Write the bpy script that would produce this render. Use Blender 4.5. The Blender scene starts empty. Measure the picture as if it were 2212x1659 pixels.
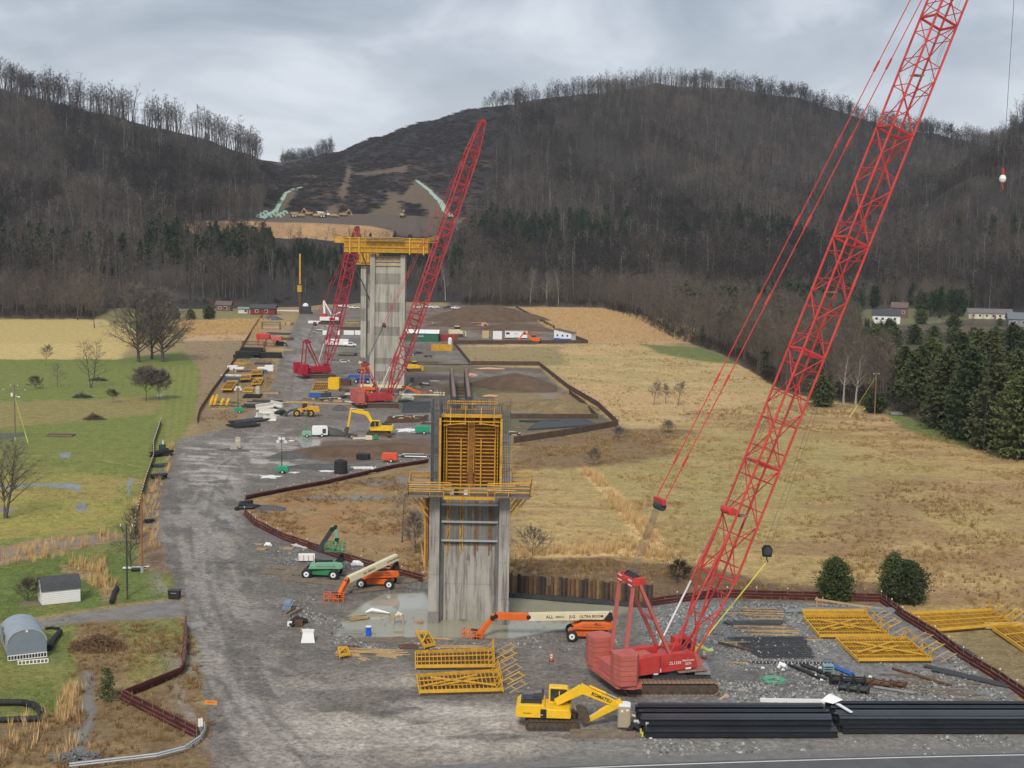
import bpy, math, random
import numpy as np
from mathutils import Vector, Matrix
R = math.radians
random.seed(7)
scene = bpy.context.scene
# ---------------------------------------------------------------- camera, light, exposure
CAMH, FPX, CX, CY = 44.6, 3000.0, 1106.0, 829.5
PITCH, ROLL = math.atan(324.5 / FPX), R(1.0)
cam_d = bpy.data.cameras.new('camera')
cam = bpy.data.objects.new('camera', cam_d)
scene.collection.objects.link(cam)
CAMR = Matrix.Rotation(R(90) - PITCH, 3, 'X') @ Matrix.Rotation(ROLL, 3, 'Z')
cam.matrix_world = Matrix.Translation((0, 0, CAMH)) @ CAMR.to_4x4()
cam_d.sensor_width = 36
cam_d.lens = 36 * FPX / 2212
cam_d.clip_start = 1
cam_d.clip_end = 12000
scene.camera = cam
vs = scene.view_settings
vs.view_transform = 'Standard'; vs.look = 'None'; vs.gamma = 1; vs.use_curve_mapping = False
vs.exposure = 0.70
cy = scene.cycles
cy.volume_bounces = 0; cy.max_bounces = 5; cy.diffuse_bounces = 2; cy.glossy_bounces = 2
cy.transparent_max_bounces = 12; cy.use_denoising = True; cy.volume_step_rate = 10

world = bpy.data.worlds.new('World'); scene.world = world; world.use_nodes = True
wt = world.node_tree; wn = wt.nodes; wl = wt.links
for n in list(wn): wn.remove(n)
def wnode(t, **k):
    n = wn.new(t)
    for a, b in k.items(): setattr(n, a, b)
    return n
sky = wnode('ShaderNodeTexSky', sky_type='NISHITA', sun_disc=False, sun_elevation=R(38), sun_rotation=R(-150), dust_density=3.0)
tc = wnode('ShaderNodeTexCoord'); sep = wnode('ShaderNodeSeparateXYZ'); wl.new(tc.outputs['Generated'], sep.inputs[0])
# overcast layer: a cloud ceiling seen in perspective (direction / height), two scales of noise
mx = wnode('ShaderNodeMath', operation='MAXIMUM'); mx.inputs[1].default_value = 0.0
wl.new(sep.outputs[2], mx.inputs[0])
ad = wnode('ShaderNodeMath', operation='ADD'); ad.inputs[1].default_value = 0.30
wl.new(mx.outputs[0], ad.inputs[0])
dx = wnode('ShaderNodeMath', operation='DIVIDE'); wl.new(sep.outputs[0], dx.inputs[0]); wl.new(ad.outputs[0], dx.inputs[1])
dy = wnode('ShaderNodeMath', operation='DIVIDE'); wl.new(sep.outputs[1], dy.inputs[0]); wl.new(ad.outputs[0], dy.inputs[1])
cb = wnode('ShaderNodeCombineXYZ'); wl.new(dx.outputs[0], cb.inputs[0]); wl.new(dy.outputs[0], cb.inputs[1])
n1 = wnode('ShaderNodeTexNoise'); n1.inputs['Scale'].default_value = 2.1; n1.inputs['Detail'].default_value = 5; n1.inputs['Roughness'].default_value = 0.55; n1.inputs['Distortion'].default_value = 0.5
wl.new(cb.outputs[0], n1.inputs['Vector'])
rp = wnode('ShaderNodeValToRGB'); wl.new(n1.outputs['Fac'], rp.inputs[0])
cr = rp.color_ramp
cr.elements[0].position = 0.34; cr.elements[0].color = (0.185, 0.222, 0.275, 1)
cr.elements[1].position = 0.66; cr.elements[1].color = (0.54, 0.57, 0.615, 1)
e = cr.elements.new(0.48); e.color = (0.285, 0.322, 0.378, 1)
# thinner, brighter cloud low over the hills
mr = wnode('ShaderNodeMapRange'); mr.inputs['From Min'].default_value = 0.06; mr.inputs['From Max'].default_value = 0.18
mr.inputs['To Min'].default_value = 0.5; mr.inputs['To Max'].default_value = 0.0
wl.new(sep.outputs[2], mr.inputs['Value'])
mxl = wnode('ShaderNodeMixRGB'); wl.new(mr.outputs[0], mxl.inputs[0]); wl.new(rp.outputs[0], mxl.inputs[1]); mxl.inputs[2].default_value = (0.62, 0.65, 0.69, 1)
bgs = wnode('ShaderNodeBackground'); bgs.inputs[1].default_value = 0.06; wl.new(sky.outputs[0], bgs.inputs[0])
bgc = wnode('ShaderNodeBackground'); bgc.inputs[1].default_value = 1.0; wl.new(mxl.outputs[0], bgc.inputs[0])
mxs = wnode('ShaderNodeMixShader'); mxs.inputs[0].default_value = 0.88
wl.new(bgs.outputs[0], mxs.inputs[1]); wl.new(bgc.outputs[0], mxs.inputs[2])
wo = wnode('ShaderNodeOutputWorld'); wl.new(mxs.outputs[0], wo.inputs[0])

sd = bpy.data.lights.new('sun', 'SUN'); sd.energy = 1.5; sd.angle = R(12); sd.color = (1.0, 0.93, 0.82)
sun = bpy.data.objects.new('sun', sd); scene.collection.objects.link(sun)
sun.rotation_euler = (R(48), 0, R(-10)); sun.location = (0, 0, 300)

# ---------------------------------------------------------------- picture <-> place
def ray(x, y):
    return CAMR @ Vector(((x - CX) / FPX, -(y - CY) / FPX, -1.0))
def G(x, y, z=0.0):
    d = ray(x, y); t = (z - CAMH) / d.z
    return Vector((d.x * t, d.y * t, z))
def A(x, y, Y):
    d = ray(x, y); t = Y / d.y
    return Vector((d.x * t, Y, CAMH + d.z * t))
def Hgt(x, y, Y): return A(x, y, Y).z
_M = np.array(CAMR.transposed())
def proj(P):
    P = np.asarray(P, float).reshape(-1, 3) - np.array([0, 0, CAMH])
    L = P @ _M.T
    return np.stack([CX - FPX * L[:, 0] / L[:, 2], CY + FPX * L[:, 1] / L[:, 2]], 1)

# ---------------------------------------------------------------- materials
MATS = {}
def lin(c):
    return tuple(c) + (1.0,) if len(c) == 3 else c
def mat(name, col, rough=0.6, var=0.15, scale=1.5, bump=0.0, metal=0.0, dirt=0.0, dirtcol=(0.10, 0.08, 0.06), bscale=8.0, spec=0.4, streak=False):
    if name in MATS: return MATS[name]
    m = bpy.data.materials.new(name); m.use_nodes = True
    t = m.node_tree; N = t.nodes; L = t.links; b = N['Principled BSDF']
    tcn = N.new('ShaderNodeTexCoord'); src = tcn.outputs['Object']
    if streak:
        mp = N.new('ShaderNodeMapping'); mp.inputs['Scale'].default_value = (1, 1, 0.12); L.new(src, mp.inputs[0]); src = mp.outputs[0]
    nz = N.new('ShaderNodeTexNoise'); nz.inputs['Scale'].default_value = scale; nz.inputs['Detail'].default_value = 6; nz.inputs['Roughness'].default_value = 0.65
    L.new(src, nz.inputs['Vector'])
    r = N.new('ShaderNodeValToRGB'); L.new(nz.outputs['Fac'], r.inputs[0])
    r.color_ramp.elements[0].position = 0.3; r.color_ramp.elements[1].position = 0.7
    r.color_ramp.elements[0].color = lin([c * (1 - var) for c in col]); r.color_ramp.elements[1].color = lin([min(1, c * (1 + var)) for c in col])
    out = r.outputs[0]
    if dirt > 0:
        n2 = N.new('ShaderNodeTexNoise'); n2.inputs['Scale'].default_value = scale * 2.7; n2.inputs['Detail'].default_value = 8; n2.inputs['Roughness'].default_value = 0.75
        L.new(src, n2.inputs['Vector'])
        r2 = N.new('ShaderNodeMapRange'); r2.inputs['From Min'].default_value = 0.45; r2.inputs['From Max'].default_value = 0.68; r2.inputs['To Max'].default_value = dirt
        L.new(n2.outputs['Fac'], r2.inputs['Value'])
        mxn = N.new('ShaderNodeMixRGB'); L.new(r2.outputs[0], mxn.inputs[0]); L.new(out, mxn.inputs[1]); mxn.inputs[2].default_value = lin(dirtcol)
        out = mxn.outputs[0]
    L.new(out, b.inputs['Base Color'])
    b.inputs['Roughness'].default_value = rough; b.inputs['Metallic'].default_value = metal
    b.inputs['Specular IOR Level'].default_value = spec
    if bump > 0:
        n3 = N.new('ShaderNodeTexNoise'); n3.inputs['Scale'].default_value = bscale; n3.inputs['Detail'].default_value = 5; L.new(tcn.outputs['Object'], n3.inputs['Vector'])
        bp = N.new('ShaderNodeBump'); bp.inputs['Strength'].default_value = 0.6; bp.inputs['Distance'].default_value = bump
        L.new(n3.outputs['Fac'], bp.inputs['Height']); L.new(bp.outputs[0], b.inputs['Normal'])
    MATS[name] = m
    return m
M_RED = mat('crane red paint', (0.56, 0.040, 0.036), 0.5, 0.28, 0.5, dirt=0.5, dirtcol=(0.34, 0.12, 0.10))
M_REDF = mat('faded red paint', (0.52, 0.135, 0.11), 0.6, 0.15, 0.8, dirt=0.3, dirtcol=(0.36, 0.12, 0.09))
M_CRIM = mat('crimson paint', (0.42, 0.018, 0.04), 0.45, 0.15, 0.6, dirt=0.2)
M_YEL = mat('yellow machine paint', (0.90, 0.54, 0.02), 0.42, 0.08, 0.9, dirt=0.18, dirtcol=(0.22, 0.16, 0.08))
M_LOAD = mat('loader yellow paint', (0.72, 0.36, 0.03), 0.5, 0.12, 0.9, dirt=0.3, dirtcol=(0.2, 0.14, 0.08))
M_FORM = mat('formwork yellow paint', (0.62, 0.34, 0.03), 0.6, 0.22, 0.5, dirt=0.55, dirtcol=(0.20, 0.10, 0.03))
M_FORMW = mat('rust stained yellow waler', (0.58, 0.28, 0.05), 0.65, 0.3, 0.7, dirt=0.6, dirtcol=(0.22, 0.09, 0.03))
M_FORMD = mat('rusty formwork steel', (0.28, 0.12, 0.03), 0.75, 0.35, 1.1, dirt=0.6, dirtcol=(0.07, 0.03, 0.015))
M_ORG = mat('orange lift paint', (0.80, 0.15, 0.02), 0.45, 0.12, 0.9, dirt=0.35, dirtcol=(0.25, 0.12, 0.07))
M_CREAM = mat('cream boom paint', (0.74, 0.66, 0.44), 0.5, 0.06, 0.9, dirt=0.15)
M_GRN = mat('green lift paint', (0.04, 0.26, 0.10), 0.5, 0.15, 0.8, dirt=0.2)
M_MINT = mat('faded green paint', (0.22, 0.45, 0.30), 0.55, 0.12, 0.8, dirt=0.2)
M_TEAL = mat('green generator paint', (0.02, 0.33, 0.17), 0.45, 0.1, 0.8)
M_BLUE = mat('blue paint', (0.03, 0.12, 0.42), 0.5, 0.15, 0.8, dirt=0.15)
M_WHITE = mat('white paint', (0.84, 0.84, 0.83), 0.5, 0.04, 1.2, dirt=0.05, dirtcol=(0.6, 0.57, 0.52))
M_OFF = mat('off white sheet', (0.70, 0.67, 0.60), 0.7, 0.1, 1.2, dirt=0.3, dirtcol=(0.35, 0.3, 0.24))
M_BLK = mat('black rubber', (0.018, 0.018, 0.02), 0.75, 0.2, 2.0, dirt=0.25, dirtcol=(0.09, 0.08, 0.07))
M_DARK = mat('dark steel', (0.045, 0.05, 0.058), 0.6, 0.3, 1.5, dirt=0.35, dirtcol=(0.10, 0.07, 0.05))
M_GREY = mat('grey steel', (0.25, 0.26, 0.27), 0.5, 0.15, 1.5, dirt=0.3)
M_GALV = mat('galvanised steel', (0.48, 0.50, 0.52), 0.35, 0.1, 1.0, metal=0.3)
M_RUST = mat('rusted steel', (0.13, 0.065, 0.035), 0.85, 0.35, 1.2, dirt=0.5, dirtcol=(0.05, 0.03, 0.02))
M_RUST2 = mat('pink rust steel', (0.30, 0.17, 0.13), 0.85, 0.25, 1.2, dirt=0.4)
M_TRACK = mat('muddy track steel', (0.085, 0.062, 0.045), 0.8, 0.4, 2.5, dirt=0.4, dirtcol=(0.17, 0.12, 0.07))
M_SHOE = mat('worn track shoe', (0.26, 0.18, 0.12), 0.65, 0.45, 0.8, dirt=0.35, dirtcol=(0.12, 0.07, 0.035))
M_SLAB = mat('salmon counterweight paint', (0.50, 0.13, 0.10), 0.65, 0.14, 0.8, dirt=0.25, dirtcol=(0.38, 0.16, 0.12))
M_WOOD = mat('pale timber', (0.50, 0.34, 0.17), 0.85, 0.25, 1.5, dirt=0.25)
M_WOODG = mat('weathered timber', (0.21, 0.165, 0.12), 0.9, 0.3, 1.5, dirt=0.4)
M_REBAR = mat('grey rebar', (0.085, 0.092, 0.10), 0.8, 0.3, 2.0)
M_PIPE = mat('black coated pipe', (0.022, 0.025, 0.031), 0.36, 0.3, 0.3, dirt=0.3, dirtcol=(0.05, 0.055, 0.06), spec=0.55)
M_GLASS = mat('dark window glass', (0.03, 0.04, 0.045), 0.12, 0.1, 1.0, spec=0.7)
M_FENCE = mat('dark red fence fabric', (0.085, 0.018, 0.016), 0.85, 0.35, 0.7, dirt=0.35, dirtcol=(0.05, 0.03, 0.02))
M_FENCEH = mat('pale red fence cord', (0.23, 0.10, 0.085), 0.8, 0.3, 0.7)
M_FBRN = mat('brown fence fabric', (0.10, 0.062, 0.042), 0.9, 0.3, 0.7, dirt=0.3)
M_BLKP = mat('corrugated black plastic', (0.016, 0.017, 0.019), 0.5, 0.25, 2.0)
M_BARK = mat('grey bark', (0.105, 0.088, 0.072), 0.95, 0.3, 2.0)
M_BARKP = mat('pale sycamore bark', (0.36, 0.33, 0.28), 0.9, 0.3, 2.0)
M_STRAWY = mat('yellow strap', (0.72, 0.66, 0.10), 0.7, 0.1)
M_HIVIS = mat('lime cloth', (0.55, 0.72, 0.22), 0.8, 0.1)
M_ORSIGN = mat('orange sign sheet', (0.85, 0.30, 0.03), 0.6, 0.05)
M_CREAMT = mat('cream plastic', (0.50, 0.46, 0.33), 0.55, 0.06, 1.0, dirt=0.12)
M_TAN = mat('tan plastic', (0.42, 0.35, 0.25), 0.5, 0.05, 1.0)
M_SHING = mat('charcoal shingle', (0.07, 0.072, 0.078), 0.85, 0.25, 3.0)
M_BRED = mat('barn red board', (0.20, 0.035, 0.03), 0.8, 0.15)
M_BROWN = mat('brown siding', (0.17, 0.10, 0.075), 0.8, 0.15)
M_SIDING = mat('cream siding', (0.66, 0.60, 0.45), 0.75, 0.06)
M_ROPE = mat('steel wire rope', (0.11, 0.11, 0.12), 0.5, 0.1)
M_GREENP = mat('green rope', (0.12, 0.42, 0.26), 0.7, 0.1)
M_DIRTM = mat('heaped brown soil', (0.13, 0.083, 0.052), 1.0, 0.3, 0.25, bump=0.5, bscale=0.9, dirt=0.4, dirtcol=(0.085, 0.055, 0.037))
M_GRVM = mat('heaped dark gravel', (0.10, 0.098, 0.095), 0.95, 0.25, 0.6, bump=0.15, bscale=4)
M_CONCP = mat('pale concrete block', (0.42, 0.40, 0.36), 0.85, 0.15)
M_SALM = mat('salmon tarpaulin', (0.70, 0.38, 0.26), 0.75, 0.15)
M_BRUSH = mat('dead brush', (0.095, 0.072, 0.052), 1.0, 0.35, 2.0)
M_MESHG = mat('mint gabion mat', (0.34, 0.48, 0.39), 0.85, 0.25, 0.3, bump=0.1)

# ---------------------------------------------------------------- mesh helpers
class MB:
    def __init__(s): s.v = []; s.f = []
    def add(s, vs, fs):
        o = len(s.v); s.v += [tuple(p) for p in vs]; s.f += [tuple(i + o for i in f) for f in fs]; return s
    def box(s, c, d, rz=0.0, m=None):
        x, y, z = d[0] / 2, d[1] / 2, d[2] / 2
        P = [Vector((a, b, e)) for e in (-z, z) for a, b in ((-x, -y), (x, -y), (x, y), (-x, y))]
        if m is not None: P = [m @ p for p in P]
        if rz: r = Matrix.Rotation(rz, 3, 'Z'); P = [r @ p for p in P]
        c = Vector(c)
        return s.add([p + c for p in P], [(0, 3, 2, 1), (4, 5, 6, 7), (0, 1, 5, 4), (1, 2, 6, 5), (2, 3, 7, 6), (3, 0, 4, 7)])
    def frame(s, a, b, up=(0, 0, 1)):
        a, b = Vector(a), Vector(b); d = (b - a)
        if d.length < 1e-6: d = Vector((0, 0, 1e-3))
        z = d.normalized(); u = Vector(up)
        if abs(z.dot(u)) > 0.98: u = Vector((0, 1, 0)) if abs(z.y) < 0.9 else Vector((1, 0, 0))
        x = u.cross(z).normalized(); y = z.cross(x)
        return a, b, x, y
    def bar(s, a, b, w, h=None, w2=None, h2=None, up=(0, 0, 1)):
        h = w if h is None else h; w2 = w if w2 is None else w2; h2 = h if h2 is None else h2
        a, b, x, y = s.frame(a, b, up)
        P = [a + x * (i * w / 2) + y * (j * h / 2) for i, j in ((-1, -1), (1, -1), (1, 1), (-1, 1))] + [b + x * (i * w2 / 2) + y * (j * h2 / 2) for i, j in ((-1, -1), (1, -1), (1, 1), (-1, 1))]
        return s.add(P, [(0, 3, 2, 1), (4, 5, 6, 7), (0, 1, 5, 4), (1, 2, 6, 5), (2, 3, 7, 6), (3, 0, 4, 7)])
    def tube(s, a, b, r, n=8, r2=None, cap=True):
        r2 = r if r2 is None else r2
        a, b, x, y = s.frame(a, b)
        c = [(math.cos(2 * math.pi * i / n), math.sin(2 * math.pi * i / n)) for i in range(n)]
        P = [a + (x * p + y * q) * r for p, q in c] + [b + (x * p + y * q) * r2 for p, q in c]
        F = [(i, (i + 1) % n, n + (i + 1) % n, n + i) for i in range(n)]
        if cap: F += [tuple(range(n))[::-1], tuple(range(n, 2 * n))]
        return s.add(P, F)
    def path(s, pts, r, n=6):
        pts = [Vector(p) for p in pts]; k = len(pts); P = []
        for i, p in enumerate(pts):
            d = (pts[min(i + 1, k - 1)] - pts[max(i - 1, 0)])
            if d.length < 1e-6: d = Vector((1, 0, 0))
            z = d.normalized(); u = Vector((0, 0, 1)) if abs(z.z) < 0.95 else Vector((0, 1, 0))
            x = u.cross(z).normalized(); y = z.cross(x)
            rr = r[i] if isinstance(r, (list, tuple)) else r
            P += [p + (x * math.cos(2 * math.pi * j / n) + y * math.sin(2 * math.pi * j / n)) * rr for j in range(n)]
        F = [(i * n + j, i * n + (j + 1) % n, (i + 1) * n + (j + 1) % n, (i + 1) * n + j) for i in range(k - 1) for j in range(n)]
        F += [tuple(range(n))[::-1], tuple(range((k - 1) * n, k * n))]
        return s.add(P, F)
    def prism(s, poly, y0, y1, axis='Y', cap=True):
        """2-D polygon in XZ (axis Y) or XY (axis Z) or YZ (axis X) extruded between y0 and y1"""
        n = len(poly)
        mk = {'Y': lambda a, b, t: (a, t, b), 'Z': lambda a, b, t: (a, b, t), 'X': lambda a, b, t: (t, a, b)}[axis]
        P = [mk(a, b, y0) for a, b in poly] + [mk(a, b, y1) for a, b in poly]
        F = [(i, (i + 1) % n, n + (i + 1) % n, n + i) for i in range(n)]
        if cap: F += [tuple(range(n))[::-1], tuple(range(n, 2 * n))]
        return s.add(P, F)
    def tri(s, a, b, c): return s.add([a, b, c], [(0, 1, 2)])
    def mesh(s, name, m):
        me = bpy.data.meshes.new(name); me.from_pydata(s.v, [], s.f)
        if m: me.materials.append(m)
        return me
    def build(s, name, m, parent=None, bevel=0.0, smooth=False):
        me = s.mesh(name, m)
        if smooth: me.shade_smooth() if hasattr(me, 'shade_smooth') else None
        o = bpy.data.objects.new(name, me); scene.collection.objects.link(o)
        if parent is not None: o.parent = parent
        if bevel:
            b = o.modifiers.new('bevel', 'BEVEL'); b.width = bevel; b.segments = 1; b.limit_method = 'ANGLE'
        return o
def tag(o, label, cat, group=None, kind=None):
    if label: o['label'] = label
    if cat: o['category'] = cat
    if group: o['group'] = group
    if kind: o['kind'] = kind
    return o
def thing(name, label, cat, loc=(0, 0, 0), rz=0.0, group=None):
    o = bpy.data.objects.new(name, None); scene.collection.objects.link(o)
    o.location = loc; o.rotation_euler = (0, 0, rz); o.empty_display_size = 0.5
    return tag(o, label, cat, group)
def copy_tree(o, parent=None):
    c = o.copy(); scene.collection.objects.link(c)
    if parent is not None: c.parent = parent
    for ch in list(o.children): copy_tree(ch, c)
    return c
def link_mesh(name, me, parent, loc=(0, 0, 0), rz=0.0, sc=None):
    o = bpy.data.objects.new(name, me); scene.collection.objects.link(o); o.parent = parent
    o.location = loc; o.rotation_euler = (0, 0, rz)
    if sc: o.scale = sc
    return o
def structure(o): o['kind'] = 'structure'; return o
def text_part(s, size, m, parent, loc, rot, ext=0.01, bold=0.0):
    c = bpy.data.curves.new('lettering', 'FONT'); c.body = s; c.size = size; c.extrude = ext; c.offset = bold; c.align_x = 'CENTER'; c.align_y = 'CENTER'; c.resolution_u = 2
    t = bpy.data.objects.new('lettering_src', c); scene.collection.objects.link(t)
    bpy.context.view_layer.update()
    me = bpy.data.meshes.new_from_object(t); bpy.data.objects.remove(t)
    me.materials.clear(); me.materials.append(m)
    o = bpy.data.objects.new('lettering', me); scene.collection.objects.link(o); o.parent = parent
    o.location = loc; o.rotation_euler = rot
    return o
# ---------------------------------------------------------------- numpy noise
def _hash(ix, iy, s):
    h = (ix.astype(np.int64) * 374761393 + iy.astype(np.int64) * 668265263 + s * 1442695041) & 0xffffffff
    h = ((h ^ (h >> 13)) * 1274126177) & 0xffffffff
    return ((h ^ (h >> 16)) & 0xffff) / 65535.0
def vnoise(x, y, s=0):
    x = np.asarray(x, float); y = np.asarray(y, float)
    ix = np.floor(x); iy = np.floor(y); fx = x - ix; fy = y - iy
    fx = fx * fx * (3 - 2 * fx); fy = fy * fy * (3 - 2 * fy)
    a = _hash(ix, iy, s); b = _hash(ix + 1, iy, s); c = _hash(ix, iy + 1, s); d = _hash(ix + 1, iy + 1, s)
    return (a * (1 - fx) + b * fx) * (1 - fy) + (c * (1 - fx) + d * fx) * fy
def fbm(x, y, sc, oct=4, s=0):
    x = np.asarray(x, float) / sc; y = np.asarray(y, float) / sc
    t = 0; a = 0.5; n = 0
    for i in range(oct):
        t = t + a * vnoise(x, y, s + i * 17); n += a; a *= 0.5; x = x * 2.03 + 11.3; y = y * 2.03 - 7.7
    return t / n
def sdist(PX, PY, poly):
    """signed distance (positive inside), metres"""
    n = len(poly); d = np.full(PX.shape, 1e9); ins = np.zeros(PX.shape, bool)
    for i in range(n):
        x1, y1 = poly[i]; x2, y2 = poly[(i + 1) % n]
        ex, ey = x2 - x1, y2 - y1; L = ex * ex + ey * ey + 1e-9
        t = np.clip(((PX - x1) * ex + (PY - y1) * ey) / L, 0, 1)
        d = np.minimum(d, (PX - x1 - t * ex) ** 2 + (PY - y1 - t * ey) ** 2)
        c = ((y1 > PY) != (y2 > PY))
        with np.errstate(divide='ignore', invalid='ignore'):
            xi = (x2 - x1) * (PY - y1) / (y2 - y1 if y2 != y1 else 1e-9) + x1
        ins ^= c & (PX < xi)
    d = np.sqrt(d)
    return np.where(ins, d, -d)
def ldist(PX, PY, pts):
    d = np.full(PX.shape, 1e9)
    for (x1, y1), (x2, y2) in zip(pts[:-1], pts[1:]):
        ex, ey = x2 - x1, y2 - y1; L = ex * ex + ey * ey + 1e-9
        t = np.clip(((PX - x1) * ex + (PY - y1) * ey) / L, 0, 1)
        d = np.minimum(d, (PX - x1 - t * ex) ** 2 + (PY - y1 - t * ey) ** 2)
    return np.sqrt(d)
def gp(pts): return [tuple(G(x, y)[:2]) for x, y in pts]
def sstep(a, b, x):
    t = np.clip((x - a) / (b - a), 0, 1); return t * t * (3 - 2 * t)
# ================================================================ GROUND
def painted_mat(name, fine=0.35, fscale=1.7, bump=0.05, bscale=6.0, rcol=True):
    m = bpy.data.materials.new(name); m.use_nodes = True
    t = m.node_tree; N = t.nodes; L = t.links; b = N['Principled BSDF']
    at = N.new('ShaderNodeAttribute'); at.attribute_name = 'albedo'
    aw = N.new('ShaderNodeAttribute'); aw.attribute_name = 'wet'
    ag = N.new('ShaderNodeAttribute'); ag.attribute_name = 'grain'
    tcn = N.new('ShaderNodeTexCoord')
    def noise(sc, det, ro):
        n = N.new('ShaderNodeTexNoise'); n.inputs['Scale'].default_value = sc; n.inputs['Detail'].default_value = det; n.inputs['Roughness'].default_value = ro
        L.new(tcn.outputs['Object'], n.inputs['Vector']); return n.outputs['Fac']
    a = noise(fscale, 7, 0.85); c = noise(0.45, 7, 0.7)
    mr1 = N.new('ShaderNodeMapRange'); L.new(a, mr1.inputs['Value']); mr1.inputs['From Min'].default_value = 0.32; mr1.inputs['From Max'].default_value = 0.68
    lo = N.new('ShaderNodeMath'); lo.operation = 'SUBTRACT'; lo.inputs[0].default_value = 1.0; L.new(ag.outputs['Fac'], lo.inputs[1])
    hi = N.new('ShaderNodeMath'); hi.operation = 'ADD'; hi.inputs[0].default_value = 1.0; L.new(ag.outputs['Fac'], hi.inputs[1])
    L.new(lo.outputs[0], mr1.inputs['To Min']); L.new(hi.outputs[0], mr1.inputs['To Max'])
    mr2 = N.new('ShaderNodeMapRange'); L.new(c, mr2.inputs['Value']); mr2.inputs['From Min'].default_value = 0.3; mr2.inputs['From Max'].default_value = 0.7; mr2.inputs['To Min'].default_value = 0.72; mr2.inputs['To Max'].default_value = 1.28
    mu = N.new('ShaderNodeMath'); mu.operation = 'MULTIPLY'; L.new(mr1.outputs[0], mu.inputs[0]); L.new(mr2.outputs[0], mu.inputs[1])
    # water keeps its own even colour
    mw = N.new('ShaderNodeMixRGB'); L.new(aw.outputs['Fac'], mw.inputs[0]); L.new(mu.outputs[0], mw.inputs[1]); mw.inputs[2].default_value = (1, 1, 1, 1)
    vm = N.new('ShaderNodeMixRGB'); vm.blend_type = 'MULTIPLY'; vm.inputs[0].default_value = 1; L.new(at.outputs['Color'], vm.inputs[1]); L.new(mw.outputs[0], vm.inputs[2])
    L.new(vm.outputs[0], b.inputs['Base Color'])
    rr = N.new('ShaderNodeMapRange'); L.new(aw.outputs['Fac'], rr.inputs['Value']); rr.inputs['To Min'].default_value = 0.95; rr.inputs['To Max'].default_value = 0.05
    L.new(rr.outputs[0], b.inputs['Roughness']); b.inputs['Specular IOR Level'].default_value = 0.4
    bn = noise(bscale, 6, 0.7)
    bp = N.new('ShaderNodeBump'); bp.inputs['Distance'].default_value = bump
    st = N.new('ShaderNodeMapRange'); L.new(aw.outputs['Fac'], st.inputs['Value']); st.inputs['To Min'].default_value = 0.8; st.inputs['To Max'].default_value = 0.0
    L.new(st.outputs[0], bp.inputs['Strength']); L.new(bn, bp.inputs['Height']); L.new(bp.outputs[0], b.inputs['Normal'])
    return m
def grid_mesh(name, X, Y, Z, col, wet, grain, m):
    ny, nx = X.shape
    me = bpy.data.meshes.new(name)
    co = np.stack([X, Y, Z], -1).reshape(-1, 3).astype(np.float32)
    me.vertices.add(len(co)); me.vertices.foreach_set('co', co.ravel())
    i = np.arange((ny - 1) * nx).reshape(ny - 1, nx)[:, :-1].ravel()
    q = np.stack([i, i + 1, i + nx + 1, i + nx], 1).astype(np.int32)
    me.loops.add(q.size); me.loops.foreach_set('vertex_index', q.ravel())
    me.polygons.add(len(q)); me.polygons.foreach_set('loop_start', np.arange(len(q), dtype=np.int32) * 4)
    me.update(calc_edges=True)
    me.polygons.foreach_set('use_smooth', np.ones(len(q), bool))
    c = me.color_attributes.new('albedo', 'FLOAT_COLOR', 'POINT')
    c.data.foreach_set('color', np.concatenate([col, np.ones((len(col), 1))], 1).astype(np.float32).ravel())
    for nm, arr in (('wet', wet), ('grain', grain)):
        a = me.attributes.new(nm, 'FLOAT', 'POINT'); a.data.foreach_set('value', arr.astype(np.float32).ravel())
    me.materials.append(m)
    o = bpy.data.objects.new(name, me); scene.collection.objects.link(o); return structure(o)

# region outlines, given where they lie in the valley
ROAD_L = [(470, 1720), (462, 1640), (455, 1560), (440, 1500), (428, 1400), (392, 1310), (368, 1230), (352, 1180), (346, 1110), (356, 1050), (375, 990), (386, 948), (430, 940), (505, 922), (562, 880), (590, 835), (602, 790), (622, 730), (640, 692), (652, 672), (735, 664)]
SITE = ROAD_L + [(1000, 660), (1115, 666), (1177, 706), (1232, 737), (1272, 742), (983, 746), (1020, 790), (1166, 795), (1200, 830), (1262, 870), (1335, 922), (1180, 950), (1100, 960), (1010, 985), (925, 1000), (850, 1012), (700, 1047), (560, 1073), (522, 1078), (520, 1100), (552, 1135), (612, 1162), (700, 1192), (780, 1220), (915, 1256), (1100, 1300), (1409, 1314), (1540, 1293), (1900, 1304), (2060, 1408), (2230, 1535), (2600, 1640), (2700, 1800), (600, 1900)]
g_lawn1 = [(-900, 776), (250, 776), (395, 758), (432, 795), (428, 850), (420, 905), (395, 940), (372, 985), (348, 1020), (330, 1060), (306, 1120), (290, 1165), (255, 1150), (120, 1160), (0, 1182), (-400, 1230), (-900, 1300)]
g_lawn2 = [(-600, 1235), (0, 1215), (130, 1195), (268, 1165), (300, 1180), (290, 1230), (370, 1235), (385, 1290), (300, 1300), (120, 1325), (0, 1345), (-600, 1420)]
g_lawn3 = [(-600, 1420), (60, 1352), (165, 1338), (162, 1440), (155, 1500), (120, 1540), (0, 1560), (-600, 1600)]
g_lawn4 = [(270, 1345), (392, 1340), (400, 1400), (395, 1460), (300, 1500), (275, 1440)]
g_drive = [(-700, 1440), (-100, 1358), (0, 1350), (100, 1337), (250, 1312), (395, 1290), (420, 1330), (350, 1336), (200, 1342), (90, 1358), (0, 1372), (-100, 1385), (-700, 1500)]
Y0 = 133800.0
us = np.concatenate([np.arange(-2600, -220, 40), np.arange(-220, 2440, 3.0), np.arange(2440, 4800, 40)])
ys = np.concatenate([np.arange(632, 1200, 2.0), np.arange(1200, 1730, 2.6), np.arange(1730, 3400, 60)])
Yr = Y0 / (ys - 505.0)
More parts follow.
